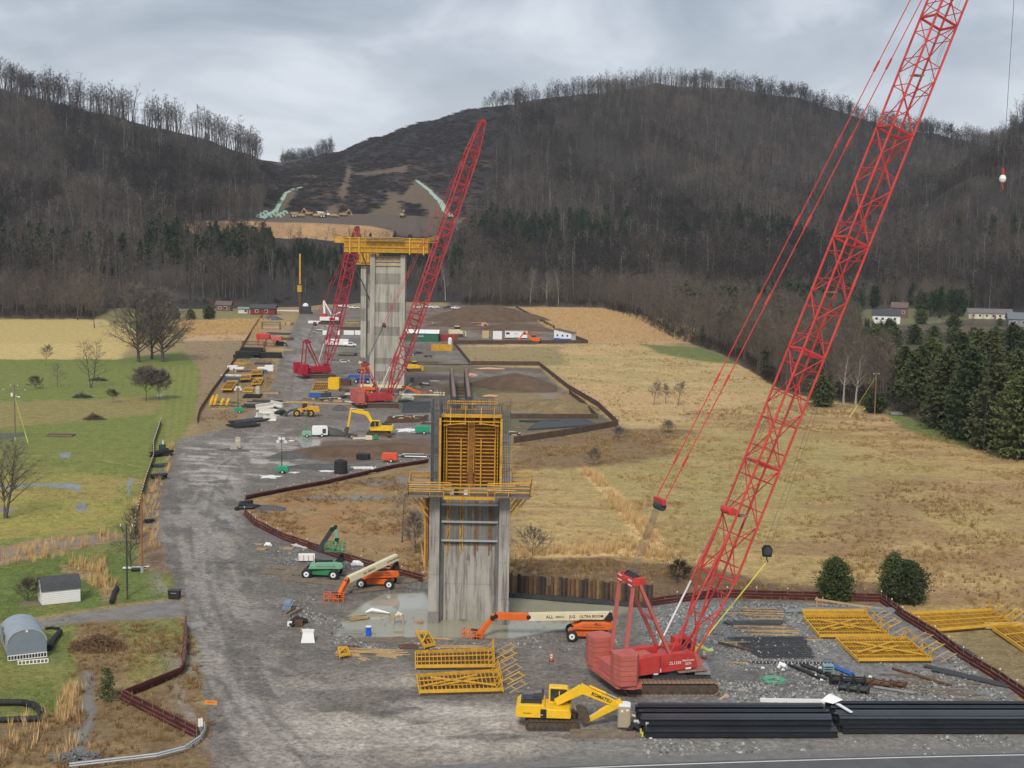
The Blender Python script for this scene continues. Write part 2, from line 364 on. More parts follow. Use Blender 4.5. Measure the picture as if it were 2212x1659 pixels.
GX = (us[None, :] - CX) / FPX * Yr[:, None]; GY = np.repeat(Yr[:, None], len(us), 1)
PX, PY = GX.ravel(), GY.ravel()
n_a = fbm(PX, PY, 9, 5, 1); n_b = fbm(PX, PY, 30, 4, 2); n_c = fbm(PX, PY, 2.2, 4, 3); n_d = fbm(PX * 0.35, PY, 5, 4, 4)
n_e = fbm(PX, PY, 70, 3, 5)
col = np.zeros((PX.size, 3)); wet = np.zeros(PX.size); grain = np.full(PX.size, 0.55)
col[:] = (0.30, 0.215, 0.10)
def C(*c): return np.array(c)
def paint(mask, c, w=None, g=None):
    global col, wet, grain
    m = mask[:, None]; c = np.asarray(c, float)
    col = col * (1 - m) + c * m
    if w is not None: wet = wet * (1 - mask) + w * mask
    if g is not None: grain = grain * (1 - mask) + g * mask
def region(pts, soft=0.6, amp=1.6, nz=None):
    d = sdist(PX, PY, gp(pts)) + ((n_a if nz is None else nz) - 0.5) * amp * 2 + (n_c - 0.5) * amp
    return sstep(-soft, soft, d)
def blotch(n, a, b): return sstep(a, b, n)
# right hand fields
far = region([(980, 745), (1400, 735), (1700, 800), (2300, 900), (2300, 930), (1335, 925), (1262, 870), (1166, 795), (1020, 790)], 3, 4)
paint(far, (0.51, 0.335, 0.15)); paint(far * blotch(n_b, 0.42, 0.6) * 0.75, (0.42, 0.32, 0.13)); paint(far * blotch(n_d, 0.5, 0.7) * 0.7, (0.56, 0.39, 0.19))
paint(region([(985, 748), (1210, 748), (1230, 790), (1020, 788)], 2, 3) * 0.8, (0.27, 0.215, 0.10))
ff = region([(1115, 664), (1300, 664), (1520, 700), (1560, 742), (1272, 740), (1177, 706)], 2, 3); paint(ff, (0.48, 0.31, 0.16))
near = region([(1335, 925), (1700, 905), (2300, 960), (2900, 1100), (2900, 1600), (2060, 1400), (1900, 1300), (1100, 1290), (1100, 960)], 3, 4)
paint(near, (0.45, 0.31, 0.125)); paint(near * blotch(n_b, 0.45, 0.6) * 0.5, (0.34, 0.265, 0.095)); paint(near * blotch(n_d, 0.5, 0.65) * 0.7, (0.32, 0.195, 0.085))
paint(region([(1250, 960), (1700, 930), (1950, 1000), (1900, 1130), (1500, 1180), (1250, 1060)], 12, 10) * blotch(n_a, 0.35, 0.6) * 0.4, (0.33, 0.285, 0.10))
paint(region([(1430, 890), (1850, 860), (2212, 1000), (1900, 935), (1600, 925)], 8, 6) * blotch(n_d, 0.42, 0.62) * 0.75, (0.30, 0.185, 0.085))
paint(region([(1900, 1040), (2300, 1050), (2300, 1330), (1900, 1295), (1750, 1200)], 8, 9) * blotch(n_a, 0.40, 0.55) * 0.65, (0.32, 0.195, 0.09))
marsh = region([(1100, 945), (1330, 925), (1480, 930), (1450, 985), (1240, 1010), (1100, 1012)], 2, 5); paint(marsh * 0.85, (0.20, 0.12, 0.062))
marsh = region([(1100, 1205), (1350, 1195), (1480, 1225), (1640, 1250), (1900, 1250), (1900, 1302), (1100, 1300)], 2, 5); paint(marsh * 0.9, (0.15, 0.09, 0.05))
for pts in ([(1250, 1012), (1272, 1012), (1355, 1078), (1465, 1205), (1452, 1220), (1395, 1190), (1325, 1098)], [(1110, 1186), (1440, 1176), (1455, 1212), (1330, 1202), (1110, 1207)]):
    paint(region(pts, .8, 1.2) * .9, (0.66, 0.45, 0.20))
paint(region([(1900, 882), (2060, 905), (2212, 952), (2400, 1010), (2400, 1030), (2212, 992), (2050, 958), (1960, 930)], 1.5, 2), (0.15, 0.175, 0.045))
paint(region([(1380, 742), (1520, 752), (1620, 790), (1500, 778), (1420, 762)], 2, 2), (0.15, 0.175, 0.05))
paint(region([(1820, 795), (1960, 795), (1950, 840), (1830, 838)], 2, 2), (0.16, 0.185, 0.05))
# wet meadow between the haul road and the pier
wm = region([(555, 1078), (700, 1050), (925, 1003), (1100, 985), (1100, 1290), (915, 1252), (780, 1216), (700, 1188), (552, 1128)], 1, 2)
paint(wm, (0.33, 0.19, 0.08)); paint(wm * blotch(n_d, 0.5, 0.62) * 0.7, (0.19, 0.125, 0.055)); paint(wm * blotch(n_a, 0.5, 0.62) * 0.6, (0.30, 0.215, 0.10))
paint(wm * blotch(n_d, 0.64, 0.70), (0.20, 0.18, 0.15), 0.75, 0.1)
# left hand fields
paint(region([(-900, 690), (255, 690), (300, 720), (258, 777), (-900, 777)], 1.5, 1), (0.50, 0.37, 0.135)); 
paint(region([(-900, 742), (255, 742), (258, 777), (-900, 777)], 4, 2) * 0.5, (0.60, 0.45, 0.18))
paint(region([(200, 668), (560, 664), (600, 668), (575, 690), (385, 694), (240, 700)], 1.5, 1), (0.23, 0.20, 0.075))
paint(region([(385, 692), (572, 690), (545, 735), (395, 737)], 1, 1.5), (0.50, 0.33, 0.17))
paint(region([(395, 737), (545, 735), (440, 905), (420, 905), (428, 850), (432, 795), (400, 760)], 1, 1), (0.29, 0.205, 0.115))
paint(region([(545, 735), (610, 735), (590, 835), (562, 880), (505, 922), (430, 940), (425, 905)], 1, 1), (0.27, 0.19, 0.10))
paint(region([(560, 690), (640, 675), (600, 790), (545, 735)], 1, 1), (0.34, 0.25, 0.12))
l1 = region(g_lawn1, 0.5, 0.7)
paint(l1, (0.175, 0.20, 0.042)); yb = region([(-600, 1040), (60, 1010), (330, 1035), (310, 1110), (200, 1150), (0, 1165), (-600, 1250)], 6, 6)
paint(l1 * yb * 0.85, (0.34, 0.29, 0.07)); paint(l1 * yb * blotch(n_d, 0.5, 0.68) * 0.5, (0.33, 0.22, 0.08))
paint(l1 * blotch(n_b, 0.5, 0.65) * 0.5, (0.20, 0.20, 0.05))
paint(region([(-600, 880), (0, 868), (200, 862), (350, 855), (345, 895), (200, 905), (0, 925), (-600, 940)], 2, 4) * 0.75, (0.30, 0.225, 0.085))
paint(region([(-600, 946), (60, 932), (75, 940), (0, 952), (-600, 965)], 1, 1) * 0.8, (0.09, 0.10, 0.075))
for px in range(360, 425, 16):
    paint(sstep(0.9, 0.3, ldist(PX, PY, gp([(px, 790), (px - 22, 1000)]))) * l1 * 0.35, (0.27, 0.27, 0.06))
paint(sstep(0.5, 0.1, ldist(PX, PY, gp([(0, 866), (120, 862), (330, 846)]))) * 0.6, (0.28, 0.27, 0.10))
paint(sstep(0.6, 0.1, ldist(PX, PY, gp([(60, 984), (200, 992), (320, 1010)]))) * 0.5, (0.33, 0.30, 0.10))
l2 = region(g_lawn2, 0.5, 0.8); paint(l2, (0.13, 0.17, 0.036)); paint(l2 * blotch(n_a, 0.5, 0.65) * 0.5, (0.24, 0.21, 0.06))
ditch = region([(-600, 1240), (0, 1182), (120, 1160), (255, 1148), (262, 1165), (130, 1193), (0, 1222), (-600, 1290)], 0.5, 1.0); paint(ditch, (0.30, 0.20, 0.115))
paint(region([(-600, 1255), (0, 1195), (130, 1172), (245, 1155), (240, 1164), (120, 1184), (0, 1208), (-600, 1275)], 0.5, 1.3) * 0.8, (0.22, 0.20, 0.17), 0.5, 0.2)
brn = region([(-600, 1560), (0, 1548), (120, 1530), (150, 1480), (160, 1340), (405, 1338), (408, 1390), (430, 1450), (442, 1520), (458, 1600), (462, 1730), (-600, 1900)], 0.5, 1)
paint(brn, (0.27, 0.18, 0.085)); paint(brn * blotch(n_a, 0.45, 0.6) * 0.75, (0.19, 0.125, 0.06))
l3 = region(g_lawn3, 0.5, 0.7); paint(l3, (0.155, 0.175, 0.042)); paint(l3 * blotch(n_a, 0.45, 0.65) * 0.5, (0.25, 0.225, 0.065))
l4 = region(g_lawn4, 1.5, 1.5); paint(l4, (0.25, 0.205, 0.065)); paint(l4 * blotch(n_a, 0.52, 0.62) * 0.7, (0.15, 0.17, 0.05))
paint(region([(128, 1220), (215, 1215), (240, 1260), (255, 1300), (220, 1302), (205, 1262), (130, 1235)], 0.5, 1), (0.32, 0.22, 0.11))
paint(region([(300, 1060), (345, 1020), (380, 950), (388, 990), (352, 1090), (355, 1180), (375, 1240), (330, 1235), (300, 1165)], 0.6, 0.8), (0.22, 0.145, 0.09)); paint(region([(318, 1062), (345, 1020), (380, 950), (388, 990), (352, 1090), (355, 1180), (330, 1170), (322, 1110)], 1.2, 1.6) * .7, (0.15, 0.14, 0.12))
paint(region([(185, 1452), (202, 1455), (205, 1540), (185, 1625), (150, 1640), (172, 1560)], 0.4, 0.5), (0.19, 0.17, 0.14), 0.7, 0.15)
dr = region(g_drive, 0.4, 0.5); paint(dr, (0.215, 0.20, 0.18), 0, 0.2)
for pts in ([(60, 1045), (150, 1043), (178, 1050), (172, 1062), (150, 1057), (90, 1050), (0, 1056), (0, 1050)], [(160, 1088), (185, 1084), (192, 1100), (170, 1106)], [(275, 1035), (288, 1033), (282, 1070), (272, 1068)], [(-60, 1095), (30, 1098), (28, 1108), (-60, 1108)], [(130, 980), (150, 978), (150, 990), (132, 988)]):
    paint(region(pts, 0.3, 0.35) * 0.95, (0.22, 0.23, 0.22), 0.9, 0.03)
# site gravel, soil and mud
st_ = region(SITE, 0.4, 0.5)
paint(st_, (0.185, 0.160, 0.132), 0.0, 0.75); paint(st_ * blotch(n_b, 0.5, 0.64) * 0.5, (0.195, 0.177, 0.155)); paint(st_ * blotch(1 - n_b, 0.52, 0.64) * 0.5, (0.13, 0.122, 0.113)); paint(st_ * blotch(fbm(PX * .5, PY, 3.5, 5, 77), 0.52, 0.62) * 0.45, (0.215, 0.195, 0.17)); paint(st_ * blotch(fbm(PX * .5, PY, 2.4, 5, 78), 0.54, 0.62) * 0.4, (0.095, 0.09, 0.088))
# haul road wheel paths: pale dried mud strewn along the direction of travel
ROADC = [(640, 1640), (540, 1540), (480, 1400), (440, 1250), (430, 1120), (470, 1010), (560, 940), (640, 870), (650, 800), (668, 740), (690, 690)]
rd = ldist(PX, PY, gp(ROADC)); pr = proj(np.stack([PX, PY, PX * 0], 1))
streak = fbm(PX, PY, 3.0, 4, 21) ; along = fbm(PX + 0.4 * PY, PY * 0.22, 2.2, 4, 22)
paint(sstep(8, 4, rd) * blotch(along, 0.46, 0.62) * 0.75, (0.30, 0.268, 0.232))
paint(region([(470, 1140), (510, 1180), (530, 1290), (520, 1330), (505, 1290), (480, 1210)], 1, 1.4) * blotch(streak, 0.35, 0.5), (0.30, 0.265, 0.225))
paint(region([(560, 1430), (900, 1480), (1130, 1500), (1250, 1570), (1180, 1640), (700, 1650), (600, 1560)], 5, 5) * blotch(n_d, 0.46, 0.60) * 0.85, (0.40, 0.355, 0.30))
paint(region([(690, 1560), (1100, 1530), (1180, 1600), (900, 1640), (700, 1620)], 4, 4) * blotch(fbm(PX * 0.4, PY, 2, 4, 9), 0.5, 0.6) * 0.8, (0.48, 0.43, 0.37))
paint(region([(400, 960), (480, 950), (620, 925), (700, 940), (640, 1010), (520, 1040), (440, 1060), (395, 1030)], 2, 3) * blotch(fbm(PX * 0.5 + PY * 0.3, PY, 2.2, 4, 10), 0.5, 0.6) * 0.85, (0.46, 0.415, 0.36), 0.25)
paint(region([(645, 800), (690, 780), (700, 815), (665, 830)], 1, 2) * 0.8, (0.33, 0.29, 0.26))
paint(region([(620, 985), (690, 950), (720, 955), (680, 975), (640, 1000)], 1, 2) * 0.8, (0.36, 0.32, 0.29))
for k_, (o_, w_, c_) in enumerate([(-46, .35, .31), (-30, .3, .12), (-14, .45, .33), (4, .35, .30), (18, .3, .125), (34, .5, .32), (50, .3, .13), (-60, .3, .30)]):
    tp_ = [(x + o_ * (.25 + .75 * (y - 690) / 950.0) + 6 * math.sin(y * .02 + k_), y) for x, y in ROADC]
    paint(sstep(w_ * 1.6, w_ * .5, ldist(PX, PY, gp(tp_))) * blotch(fbm(PX, PY, 7, 3, 80 + k_), .42, .56) * .45 * st_, (c_, c_ * .91, c_ * .80))
for k_ in range(5):
    tp_ = [(560 + k_ * 8, 1400 + k_ * 14), (760 + k_ * 20, 1540 + k_ * 9 - (k_ % 3) * 16), (1150, 1560 + k_ * 8), (1500, 1625 + k_ * 3)]
    paint(sstep(.5, .15, ldist(PX, PY, gp(tp_))) * blotch(fbm(PX, PY, 6, 3, 95 + k_), .42, .56) * .28 * st_, (.30, .275, .24) if k_ % 3 else (.12, .11, .10))
# soil areas
soil = region([(870, 665), (1115, 667), (1175, 706), (1200, 725), (1150, 728), (960, 722), (880, 712)], 2, 4); paint(soil, (0.165, 0.105, 0.068), 0, 0.3); paint(soil * blotch(n_d, 0.5, 0.62) * 0.7, (0.22, 0.15, 0.10))
soil = region([(875, 790), (1020, 793), (1166, 797), (1200, 832), (1262, 872), (1330, 922), (1180, 946), (1100, 955), (1050, 900), (1020, 855), (880, 840), (860, 815)], 1, 3)
paint(soil, (0.165, 0.11, 0.070), 0, 0.3); paint(soil * blotch(n_d, 0.5, 0.64) * 0.7, (0.12, 0.11, 0.10)); paint(soil * blotch(n_b, 0.52, 0.64) * 0.6, (0.14, 0.14, 0.05))
paint(region([(1060, 850), (1240, 850), (1290, 895), (1280, 903), (1100, 905), (1060, 880)], 1, 3) * 0.85, (0.29, 0.205, 0.10))
soil = region([(650, 955), (740, 950), (925, 948), (930, 975), (740, 1003), (650, 990)], 1, 2); paint(soil, (0.155, 0.10, 0.068), 0, 0.3)
for pts in ([(880, 770), (985, 768), (1010, 792), (885, 800)], [(740, 765), (850, 764), (845, 775), (740, 776)]):
    paint(region(pts, 1, 2) * blotch(n_a, 0.4, 0.6) * 0.8, (0.15, 0.17, 0.06))
paint(region([(860, 905), (935, 890), (930, 940), (700, 945), (690, 915)], 3, 4) * blotch(n_d, 0.5, 0.6) * 0.7, (0.215, 0.19, 0.17))
paint(st_ * sstep(250, 330, PY) * blotch(fbm(PX * .5, PY * .6, 9, 5, 88), .5, .6) * .5, (0.15, 0.115, 0.085)); paint(st_ * sstep(250, 330, PY) * blotch(fbm(PX * .5, PY * .4, 5, 5, 89), .56, .64) * .5, (0.27, 0.245, 0.215))
paint(region([(1070, 940), (1335, 918), (1335, 924), (1180, 950), (1100, 962)], 1, 1) * 0.6, (0.26, 0.21, 0.13))
# crane pad coarse stone
pad = region([(1380, 1310), (1560, 1295), (1900, 1308), (2060, 1412), (2230, 1540), (1380, 1520), (1400, 1420)], 1, 2); paint(pad, (0.20, 0.195, 0.185), 0, 0.85)
paint(region([(1540, 1440), (1800, 1436), (1800, 1490), (1560, 1490)], 2, 2) * 0.75, (0.13, 0.125, 0.12))
paint(region([(2060, 1360), (2400, 1330), (2400, 1500), (2240, 1520), (2060, 1400)], 0.8, 1), (0.24, 0.18, 0.085))
paint(region([(1180, 1600), (2400, 1560), (2400, 1640), (1180, 1655)], 1, 1) * 0.7, (0.23, 0.22, 0.20), 0, 0.5)
# standing water
WATER = [([(735, 1345), (790, 1300), (830, 1283), (915, 1280), (930, 1300), (1000, 1345), (1100, 1290), (1380, 1310), (1325, 1330), (1330, 1350), (1200, 1362), (1110, 1378), (905, 1376), (725, 1374)], 0.4)]
wt_ = region(WATER[0][0], 0.35, 0.4); paint(wt_, (0.34, 0.325, 0.235), 1.0, 0.02)
paint(region([(770, 1300), (910, 1282), (915, 1310), (780, 1325)], 1, 0.8) * wt_ * 0.7, (0.42, 0.41, 0.37), 1)  # bright sky reflection put into a paler water colour at upper left
for pts in ([(402, 1346), (440, 1343), (446, 1350), (415, 1355)], [(500, 1322), (525, 1320), (520, 1328)], [(905, 1374), (1000, 1376), (985, 1382)], [(470, 1115), (500, 1112), (505, 1120), (480, 1122)], [(690, 1428), (725, 1432), (715, 1436)], [(640, 950), (700, 940), (690, 962), (655, 968)], [(735, 935), (752, 930), (756, 940)]):
    paint(region(pts, .25, .5), (0.24, 0.225, 0.20), .85, .05)
# forest floor beneath the belt
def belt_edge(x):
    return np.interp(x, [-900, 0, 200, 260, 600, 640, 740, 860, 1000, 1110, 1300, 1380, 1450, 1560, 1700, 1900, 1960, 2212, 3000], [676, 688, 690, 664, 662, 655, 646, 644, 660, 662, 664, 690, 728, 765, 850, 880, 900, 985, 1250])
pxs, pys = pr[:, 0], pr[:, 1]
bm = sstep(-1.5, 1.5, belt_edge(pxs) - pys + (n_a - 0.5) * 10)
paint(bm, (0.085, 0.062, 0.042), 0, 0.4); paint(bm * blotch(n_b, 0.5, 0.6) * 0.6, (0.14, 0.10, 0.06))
paint(sstep(0.6, 0.0, np.abs(sdist(PX, PY, gp([(655, 668), (735, 652), (1000, 656), (1000, 648), (735, 644), (650, 650)])) - 4)) * 0.5, (0.16, 0.15, 0.14))
paint(region([(1840, 706), (2000, 700), (2100, 690), (2400, 690), (2400, 672), (2060, 666), (1860, 668)], 2, 3), (0.17, 0.165, 0.07), 0, .5)
# small relief: fields uneven, gravel nearly flat, water level
relief = (n_c - 0.5) * 0.16 * (1 - st_ * 0.7) * (1 - wet) + (n_a - 0.5) * 0.35 * (1 - st_ * 0.8)
fade = sstep(900, 300, PY)
GZ = relief * fade - wt_ * 0.10
GZ = GZ - 0.10 * (1 - sstep(0, 0.2, relief * 0 + 1)) 
M_GROUND = painted_mat('ground cover', bump=0.06, bscale=5.0)
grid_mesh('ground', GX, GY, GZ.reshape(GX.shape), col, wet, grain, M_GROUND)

# public road along the bottom of the view
def strip(name, pts, w0, w1, z, m, n=60, kind='structure'):
    P = [G(x, y) for x, y in pts]; mb = MB(); vs_ = []
    k = len(P)
    for i, p in enumerate(P):
        d = (P[min(i + 1, k - 1)] - P[max(i - 1, 0)]).normalized(); nrm = Vector((-d.y, d.x, 0))
        vs_ += [tuple(p + nrm * w0 + Vector((0, 0, z))), tuple(p + nrm * w1 + Vector((0, 0, z)))]
    mb.add(vs_, [(2 * i, 2 * i + 1, 2 * i + 3, 2 * i + 2) for i in range(k - 1)])
    o = mb.build(name, m); return structure(o)
RL = [(x, 1663 - 33.0 * ((x - 1150) / 1060.0) + 3.2 * ((x - 1680) / 530.0) ** 2) for x in range(300, 3400, 60)]
M_ASPH = mat('worn asphalt', (0.105, 0.105, 0.108), 0.85, 0.15, 0.5, bump=0.01, bscale=40, dirt=0.25, dirtcol=(0.15, 0.145, 0.14))
M_LINE = mat('white road paint', (0.72, 0.71, 0.68), 0.7, 0.08, 3.0, dirt=0.25, dirtcol=(0.3, 0.29, 0.28))
strip('road', RL, 0.5, -11.5, 0.105, M_ASPH)
strip('road_line', RL, 0.10, -0.08, 0.110, M_LINE)
M_SHLD = mat('gravel shoulder', (0.19, 0.185, 0.175), 0.95, 0.2, 1.0, bump=0.03, bscale=20, dirt=0.3)
strip('shoulder', RL, 2.0, 0.45, 0.100, M_SHLD)

# ================================================================ HILLS
PROF = {
 -1400: [(820, None), (960, 560), (1060, 420), (1180, 380), (1480, 60), (1800, 80), (2300, 140)],
 -500: [(800, None), (930, 560), (1020, 450), (1150, 425), (1480, 140), (1750, 160), (2300, 200)],
 0: [(760, None), (900, 560), (1000, 472), (1130, 440), (1450, 190), (1700, 210), (2300, 250)],
 150: [(760, None), (900, 560), (1000, 472), (1130, 440), (1450, 232), (1700, 245), (2300, 270)],
 300: [(760, None), (900, 562), (1010, 478), (1130, 455), (1450, 272), (1700, 285), (2300, 300)],
 450: [(770, None), (920, 560), (1030, 515), (1055, 480), (1250, 440), (1430, 305), (2300, 330)],
 545: [(780, None), (930, 560), (1035, 515), (1060, 480), (1250, 448), (1420, 340), (2300, 344)],
 600: [(800, None), (960, 560), (1040, 516), (1062, 482), (1250, 460), (1400, 410), (2150, 346)],
 700: [(840, None), (980, 565), (1040, 516), (1062, 484), (1250, 464), (1400, 408), (2000, 328)],
 800: [(870, None), (990, 565), (1045, 516), (1068, 488), (1240, 468), (1400, 408), (1900, 292)],
 900: [(880, None), (1000, 560), (1050, 520), (1100, 500), (1230, 478), (1400, 402), (1820, 262)],
 1000: [(890, None), (1000, 570), (1090, 540), (1150, 520), (1250, 478), (1400, 400), (1760, 235)],
 1110: [(900, None), (1000, 580), (1100, 550), (1180, 510), (1250, 480), (1400, 410), (1720, 212)],
 1250: [(920, None), (1020, 585), (1100, 552), (1180, 520), (1250, 490), (1400, 412), (1720, 190)],
 1400: [(930, None), (1030, 588), (1100, 552), (1180, 520), (1250, 490), (1400, 405), (1750, 168)],
 1560: [(930, None), (1030, 590), (1100, 556), (1180, 520), (1250, 492), (1420, 405), (1780, 184)],
 1700: [(940, None), (1040, 590), (1100, 558), (1180, 522), (1250, 496), (1450, 415), (1800, 206)],
 1800: [(950, None), (1040, 592), (1100, 558), (1180, 524), (1250, 505), (1480, 430), (1820, 240)],
 1900: [(950, None), (1040, 592), (1100, 556), (1180, 512), (1260, 520), (1500, 432), (1860, 268)],
 2000: [(950, None), (1040, 592), (1100, 545), (1200, 440), (1300, 452), (1500, 430), (1900, 286)],
 2110: [(950, None), (1040, 585), (1100, 530), (1250, 362), (1340, 375), (1500, 420), (1950, 312)],
 2212: [(950, None), (1040, 580), (1100, 510), (1300, 270), (1400, 282), (1550, 380), (1950, 300)],
 2500: [(950, None), (1040, 580), (1100, 510), (1350, 215), (1450, 220), (1600, 260), (1950, 280)],
 3600: [(950, None), (1040, 580), (1100, 510), (1350, 150), (1500, 120), (1700, 160), (2200, 200)],
}
pxk = sorted(PROF)
hu = np.concatenate([np.arange(-1400, -200, 40), np.arange(-200, 2420, 9.0), np.arange(2420, 3600, 40)])
hY = np.concatenate([np.arange(740, 1300, 6.0), np.arange(1300, 2100, 10.0), np.arange(2100, 2700, 60)])
tab = np.zeros((len(pxk), len(hY)))
for i, k in enumerate(pxk):
    D = [600.0]; Z = [-2.0]
    for d, y in PROF[k]:
        D.append(d); Z.append(-1.0 if y is None else Hgt(k, y, d))
    D.append(D[-1] + 500); Z.append(Z[-1] - 120)
    tab[i] = np.interp(hY, D, Z)
ker = np.array([1, 2, 3, 2, 1.0]); ker /= ker.sum()
tab = np.stack([np.convolve(np.pad(r, 2, 'edge'), ker, 'valid') for r in tab])
HZ = np.stack([np.interp(hu, pxk, tab[:, j]) for j in range(len(hY))])
HX = (hu[None, :] - CX) / FPX * hY[:, None]; HY = np.repeat(hY[:, None], len(hu), 1)
amp = sstep(800, 1000, HY) * (1 - 0.8 * ((HY > 1030) & (HY < 1260) & (hu[None, :] > 420) & (hu[None, :] < 900)))
HZ = HZ + amp * ((fbm(HX, HY, 90, 4, 41) - 0.5) * 14 + (fbm(HX, HY, 14, 3, 42) - 0.5) * 2.5)
# ravines running down the forested slope
rv = fbm(HX / 1.0 + 0.35 * HY, HY * 0.22, 75, 3, 43); HZ = HZ + amp * (rv - .5) * 70 * sstep(1020, 1250, HY) * sstep(1.0, .3, (HY - 1150) / 620) * sstep(1040, 1130, hu)[None, :]
def hill_z(x, y):
    u = x / y * FPX + CX
    fi = np.interp(y, hY, np.arange(len(hY))); fj = np.interp(u, hu, np.arange(len(hu)))
    i0 = np.clip(fi.astype(int), 0, len(hY) - 2); j0 = np.clip(fj.astype(int), 0, len(hu) - 2); a = fi - i0; b = fj - j0
    return (HZ[i0, j0] * (1 - a) * (1 - b) + HZ[i0 + 1, j0] * a * (1 - b) + HZ[i0, j0 + 1] * (1 - a) * b + HZ[i0 + 1, j0 + 1] * a * b)
def land_z(x, y):
    return np.maximum(hill_z(x, y), 0.0)
def on_hill(x, y, y0=900, y1=2000):
    """first point of the hillside met along the line of sight"""
    Ys = np.arange(y0, y1, 2.0); P = np.array([A(x, y, float(t)) for t in Ys])
    h = land_z(P[:, 0], P[:, 1]); k = np.argmax(h >= P[:, 2])
    return Vector((P[k, 0], P[k, 1], h[k]))
PX, PY = HX.ravel(), HY.ravel(); hp = proj(np.stack([PX, PY, HZ.ravel()], 1)); sx, sy = hp[:, 0], hp[:, 1]
col = np.zeros((PX.size, 3)); wet = np.zeros(PX.size); grain = np.full(PX.size, 0.35)
m1 = fbm(PX, PY, 40, 4, 51); m2 = fbm(PX, PY, 12, 4, 52); m3 = fbm(sx, sy, 14, 3, 53)
col[:] = (0.034, 0.028, 0.023); paint(blotch(m1, 0.5, 0.65) * 0.6, (0.085, 0.06, 0.042))
def spoly(pts, soft=2.5, amp=5): return sstep(-soft, soft, sdist(sx, sy, pts) + (m3 - 0.5) * amp * 2)
CLEAR = [(560, 478), (575, 420), (540, 370), (590, 340), (715, 328), (850, 275), (960, 240), (1060, 212), (1112, 208), (1090, 260), (1070, 330), (1062, 400), (1050, 440), (1030, 480), (960, 510), (800, 520), (600, 520), (420, 500), (420, 482)]
cl = spoly(CLEAR, 3, 4); front = (PY > 1050)
paint(cl, (0.024, 0.020, 0.022)); paint(cl * blotch(m2, 0.5, 0.65) * 0.5, (0.036, 0.028, 0.026)); paint(cl * blotch(m1, 0.5, 0.6) * 0.5 * (sy < 400), (0.022, 0.022, 0.025))
TAN = (0.15, 0.105, 0.068)
TRK = [[(728, 430), (740, 385), (750, 355), (762, 357), (758, 400), (745, 432)], [(760, 375), (830, 366), (886, 356), (880, 372), (800, 378), (765, 382)],
            [(838, 415), (865, 415), (872, 470), (848, 475), (800, 480), (790, 465), (835, 440)], [(612, 420), (640, 405), (655, 404), (622, 440), (618, 462), (645, 470), (600, 480), (585, 462)],
            [(865, 425), (900, 385), (925, 400), (965, 440), (972, 470), (930, 470), (905, 440), (870, 440)], [(690, 470), (720, 440), (740, 455), (725, 470)]]
paint(cl * blotch(fbm(sx, sy * 2, 30, 3, 57), .45, .6) * (sy > 345) * .8, (0.075, 0.048, 0.034))
for ln, w_ in (([(600, 352), (640, 372), (690, 385), (740, 392)], 1.6), ([(690, 440), (730, 445), (790, 430), (850, 438)], 2.0), ([(760, 420), (800, 408), (840, 415)], 1.5), ([(640, 470), (700, 462), (770, 470), (860, 462), (960, 476), (1090, 470)], 2.2), ([(800, 455), (835, 440), (872, 425), (905, 392)], 2.0), ([(660, 440), (690, 425), (735, 418)], 1.4), ([(850, 330), (900, 318), (960, 322)], 1.0), ([(985, 425), (1010, 440), (1060, 452)], 1.5)):
    paint(sstep(w_ * 2.2, w_ * .7, ldist(sx, sy + (m3 - .5) * 12, ln)) * .8, (0.14, 0.098, 0.062))
for pts in TRK:
    paint(spoly(pts, 2, 3) * 0.9, TAN)
paint(((PY > 1062) & (PY < 1262) & (sx > 400) & (sx < 960)) * 1.0 * spoly([(405, 478), (620, 470), (640, 455), (1000, 455), (990, 505), (640, 530), (405, 500)], 3, 3), (0.12, 0.088, 0.064))
paint(((PY > 1028) & (PY < 1072)) * spoly([(400, 470), (630, 470), (830, 474), (860, 520), (605, 524), (400, 505)], 2, 2) * 1.0, (0.44, 0.26, 0.12))
paint(((PY > 1028) & (PY < 1072)) * spoly([(400, 470), (630, 470), (830, 474), (860, 520), (605, 524), (400, 505)], 2, 2) * blotch(m2, 0.5, 0.6) * 0.6, (0.30, 0.19, 0.10))
paint(spoly([(980, 470), (1110, 478), (1110, 486), (980, 500)], 2, 3) * 0.8, (0.17, 0.115, 0.07))
paint(spoly([(150, 505), (370, 480), (370, 510), (180, 520)], 3, 5) * 0.5, (0.14, 0.11, 0.07))
M_HILL = painted_mat('hillside ground', bump=0.5, bscale=0.6, fscale=0.5)
grid_mesh('hills', HX, HY, HZ, col, wet, grain, M_HILL)
# far base plain so that nothing is open beyond and behind the viewpoint
mb = MB(); mb.add([(-2480, -235, -6), (2480, -235, -6), (2480, 2695, -6), (-2480, 2695, -6)], [(0, 1, 2, 3)])
structure(mb.build('terrain', mat('distant grassland', (0.12, 0.11, 0.06), 1.0, 0.3, 0.01)))
# ---------------------------------------------------------------- haze
hb = MB(); hb.box((0, 1230, 141), (5000, 2950, 296)); hz = hb.build('haze', None)
hm = bpy.data.materials.new('haze air'); hm.use_nodes = True; N = hm.node_tree.nodes
for n in list(N): N.remove(n)
pv = N.new('ShaderNodeVolumePrincipled'); pv.inputs['Density'].default_value = 0.000065; pv.inputs['Color'].default_value = (0.80, 0.88, 1.0, 1); pv.inputs['Anisotropy'].default_value = 0.2
ou = N.new('ShaderNodeOutputMaterial'); hm.node_tree.links.new(pv.outputs[0], ou.inputs['Volume'])
hz.data.materials.append(hm); hz['kind'] = 'stuff'; hz['label'] = 'thin grey blue haze lying in the valley air'
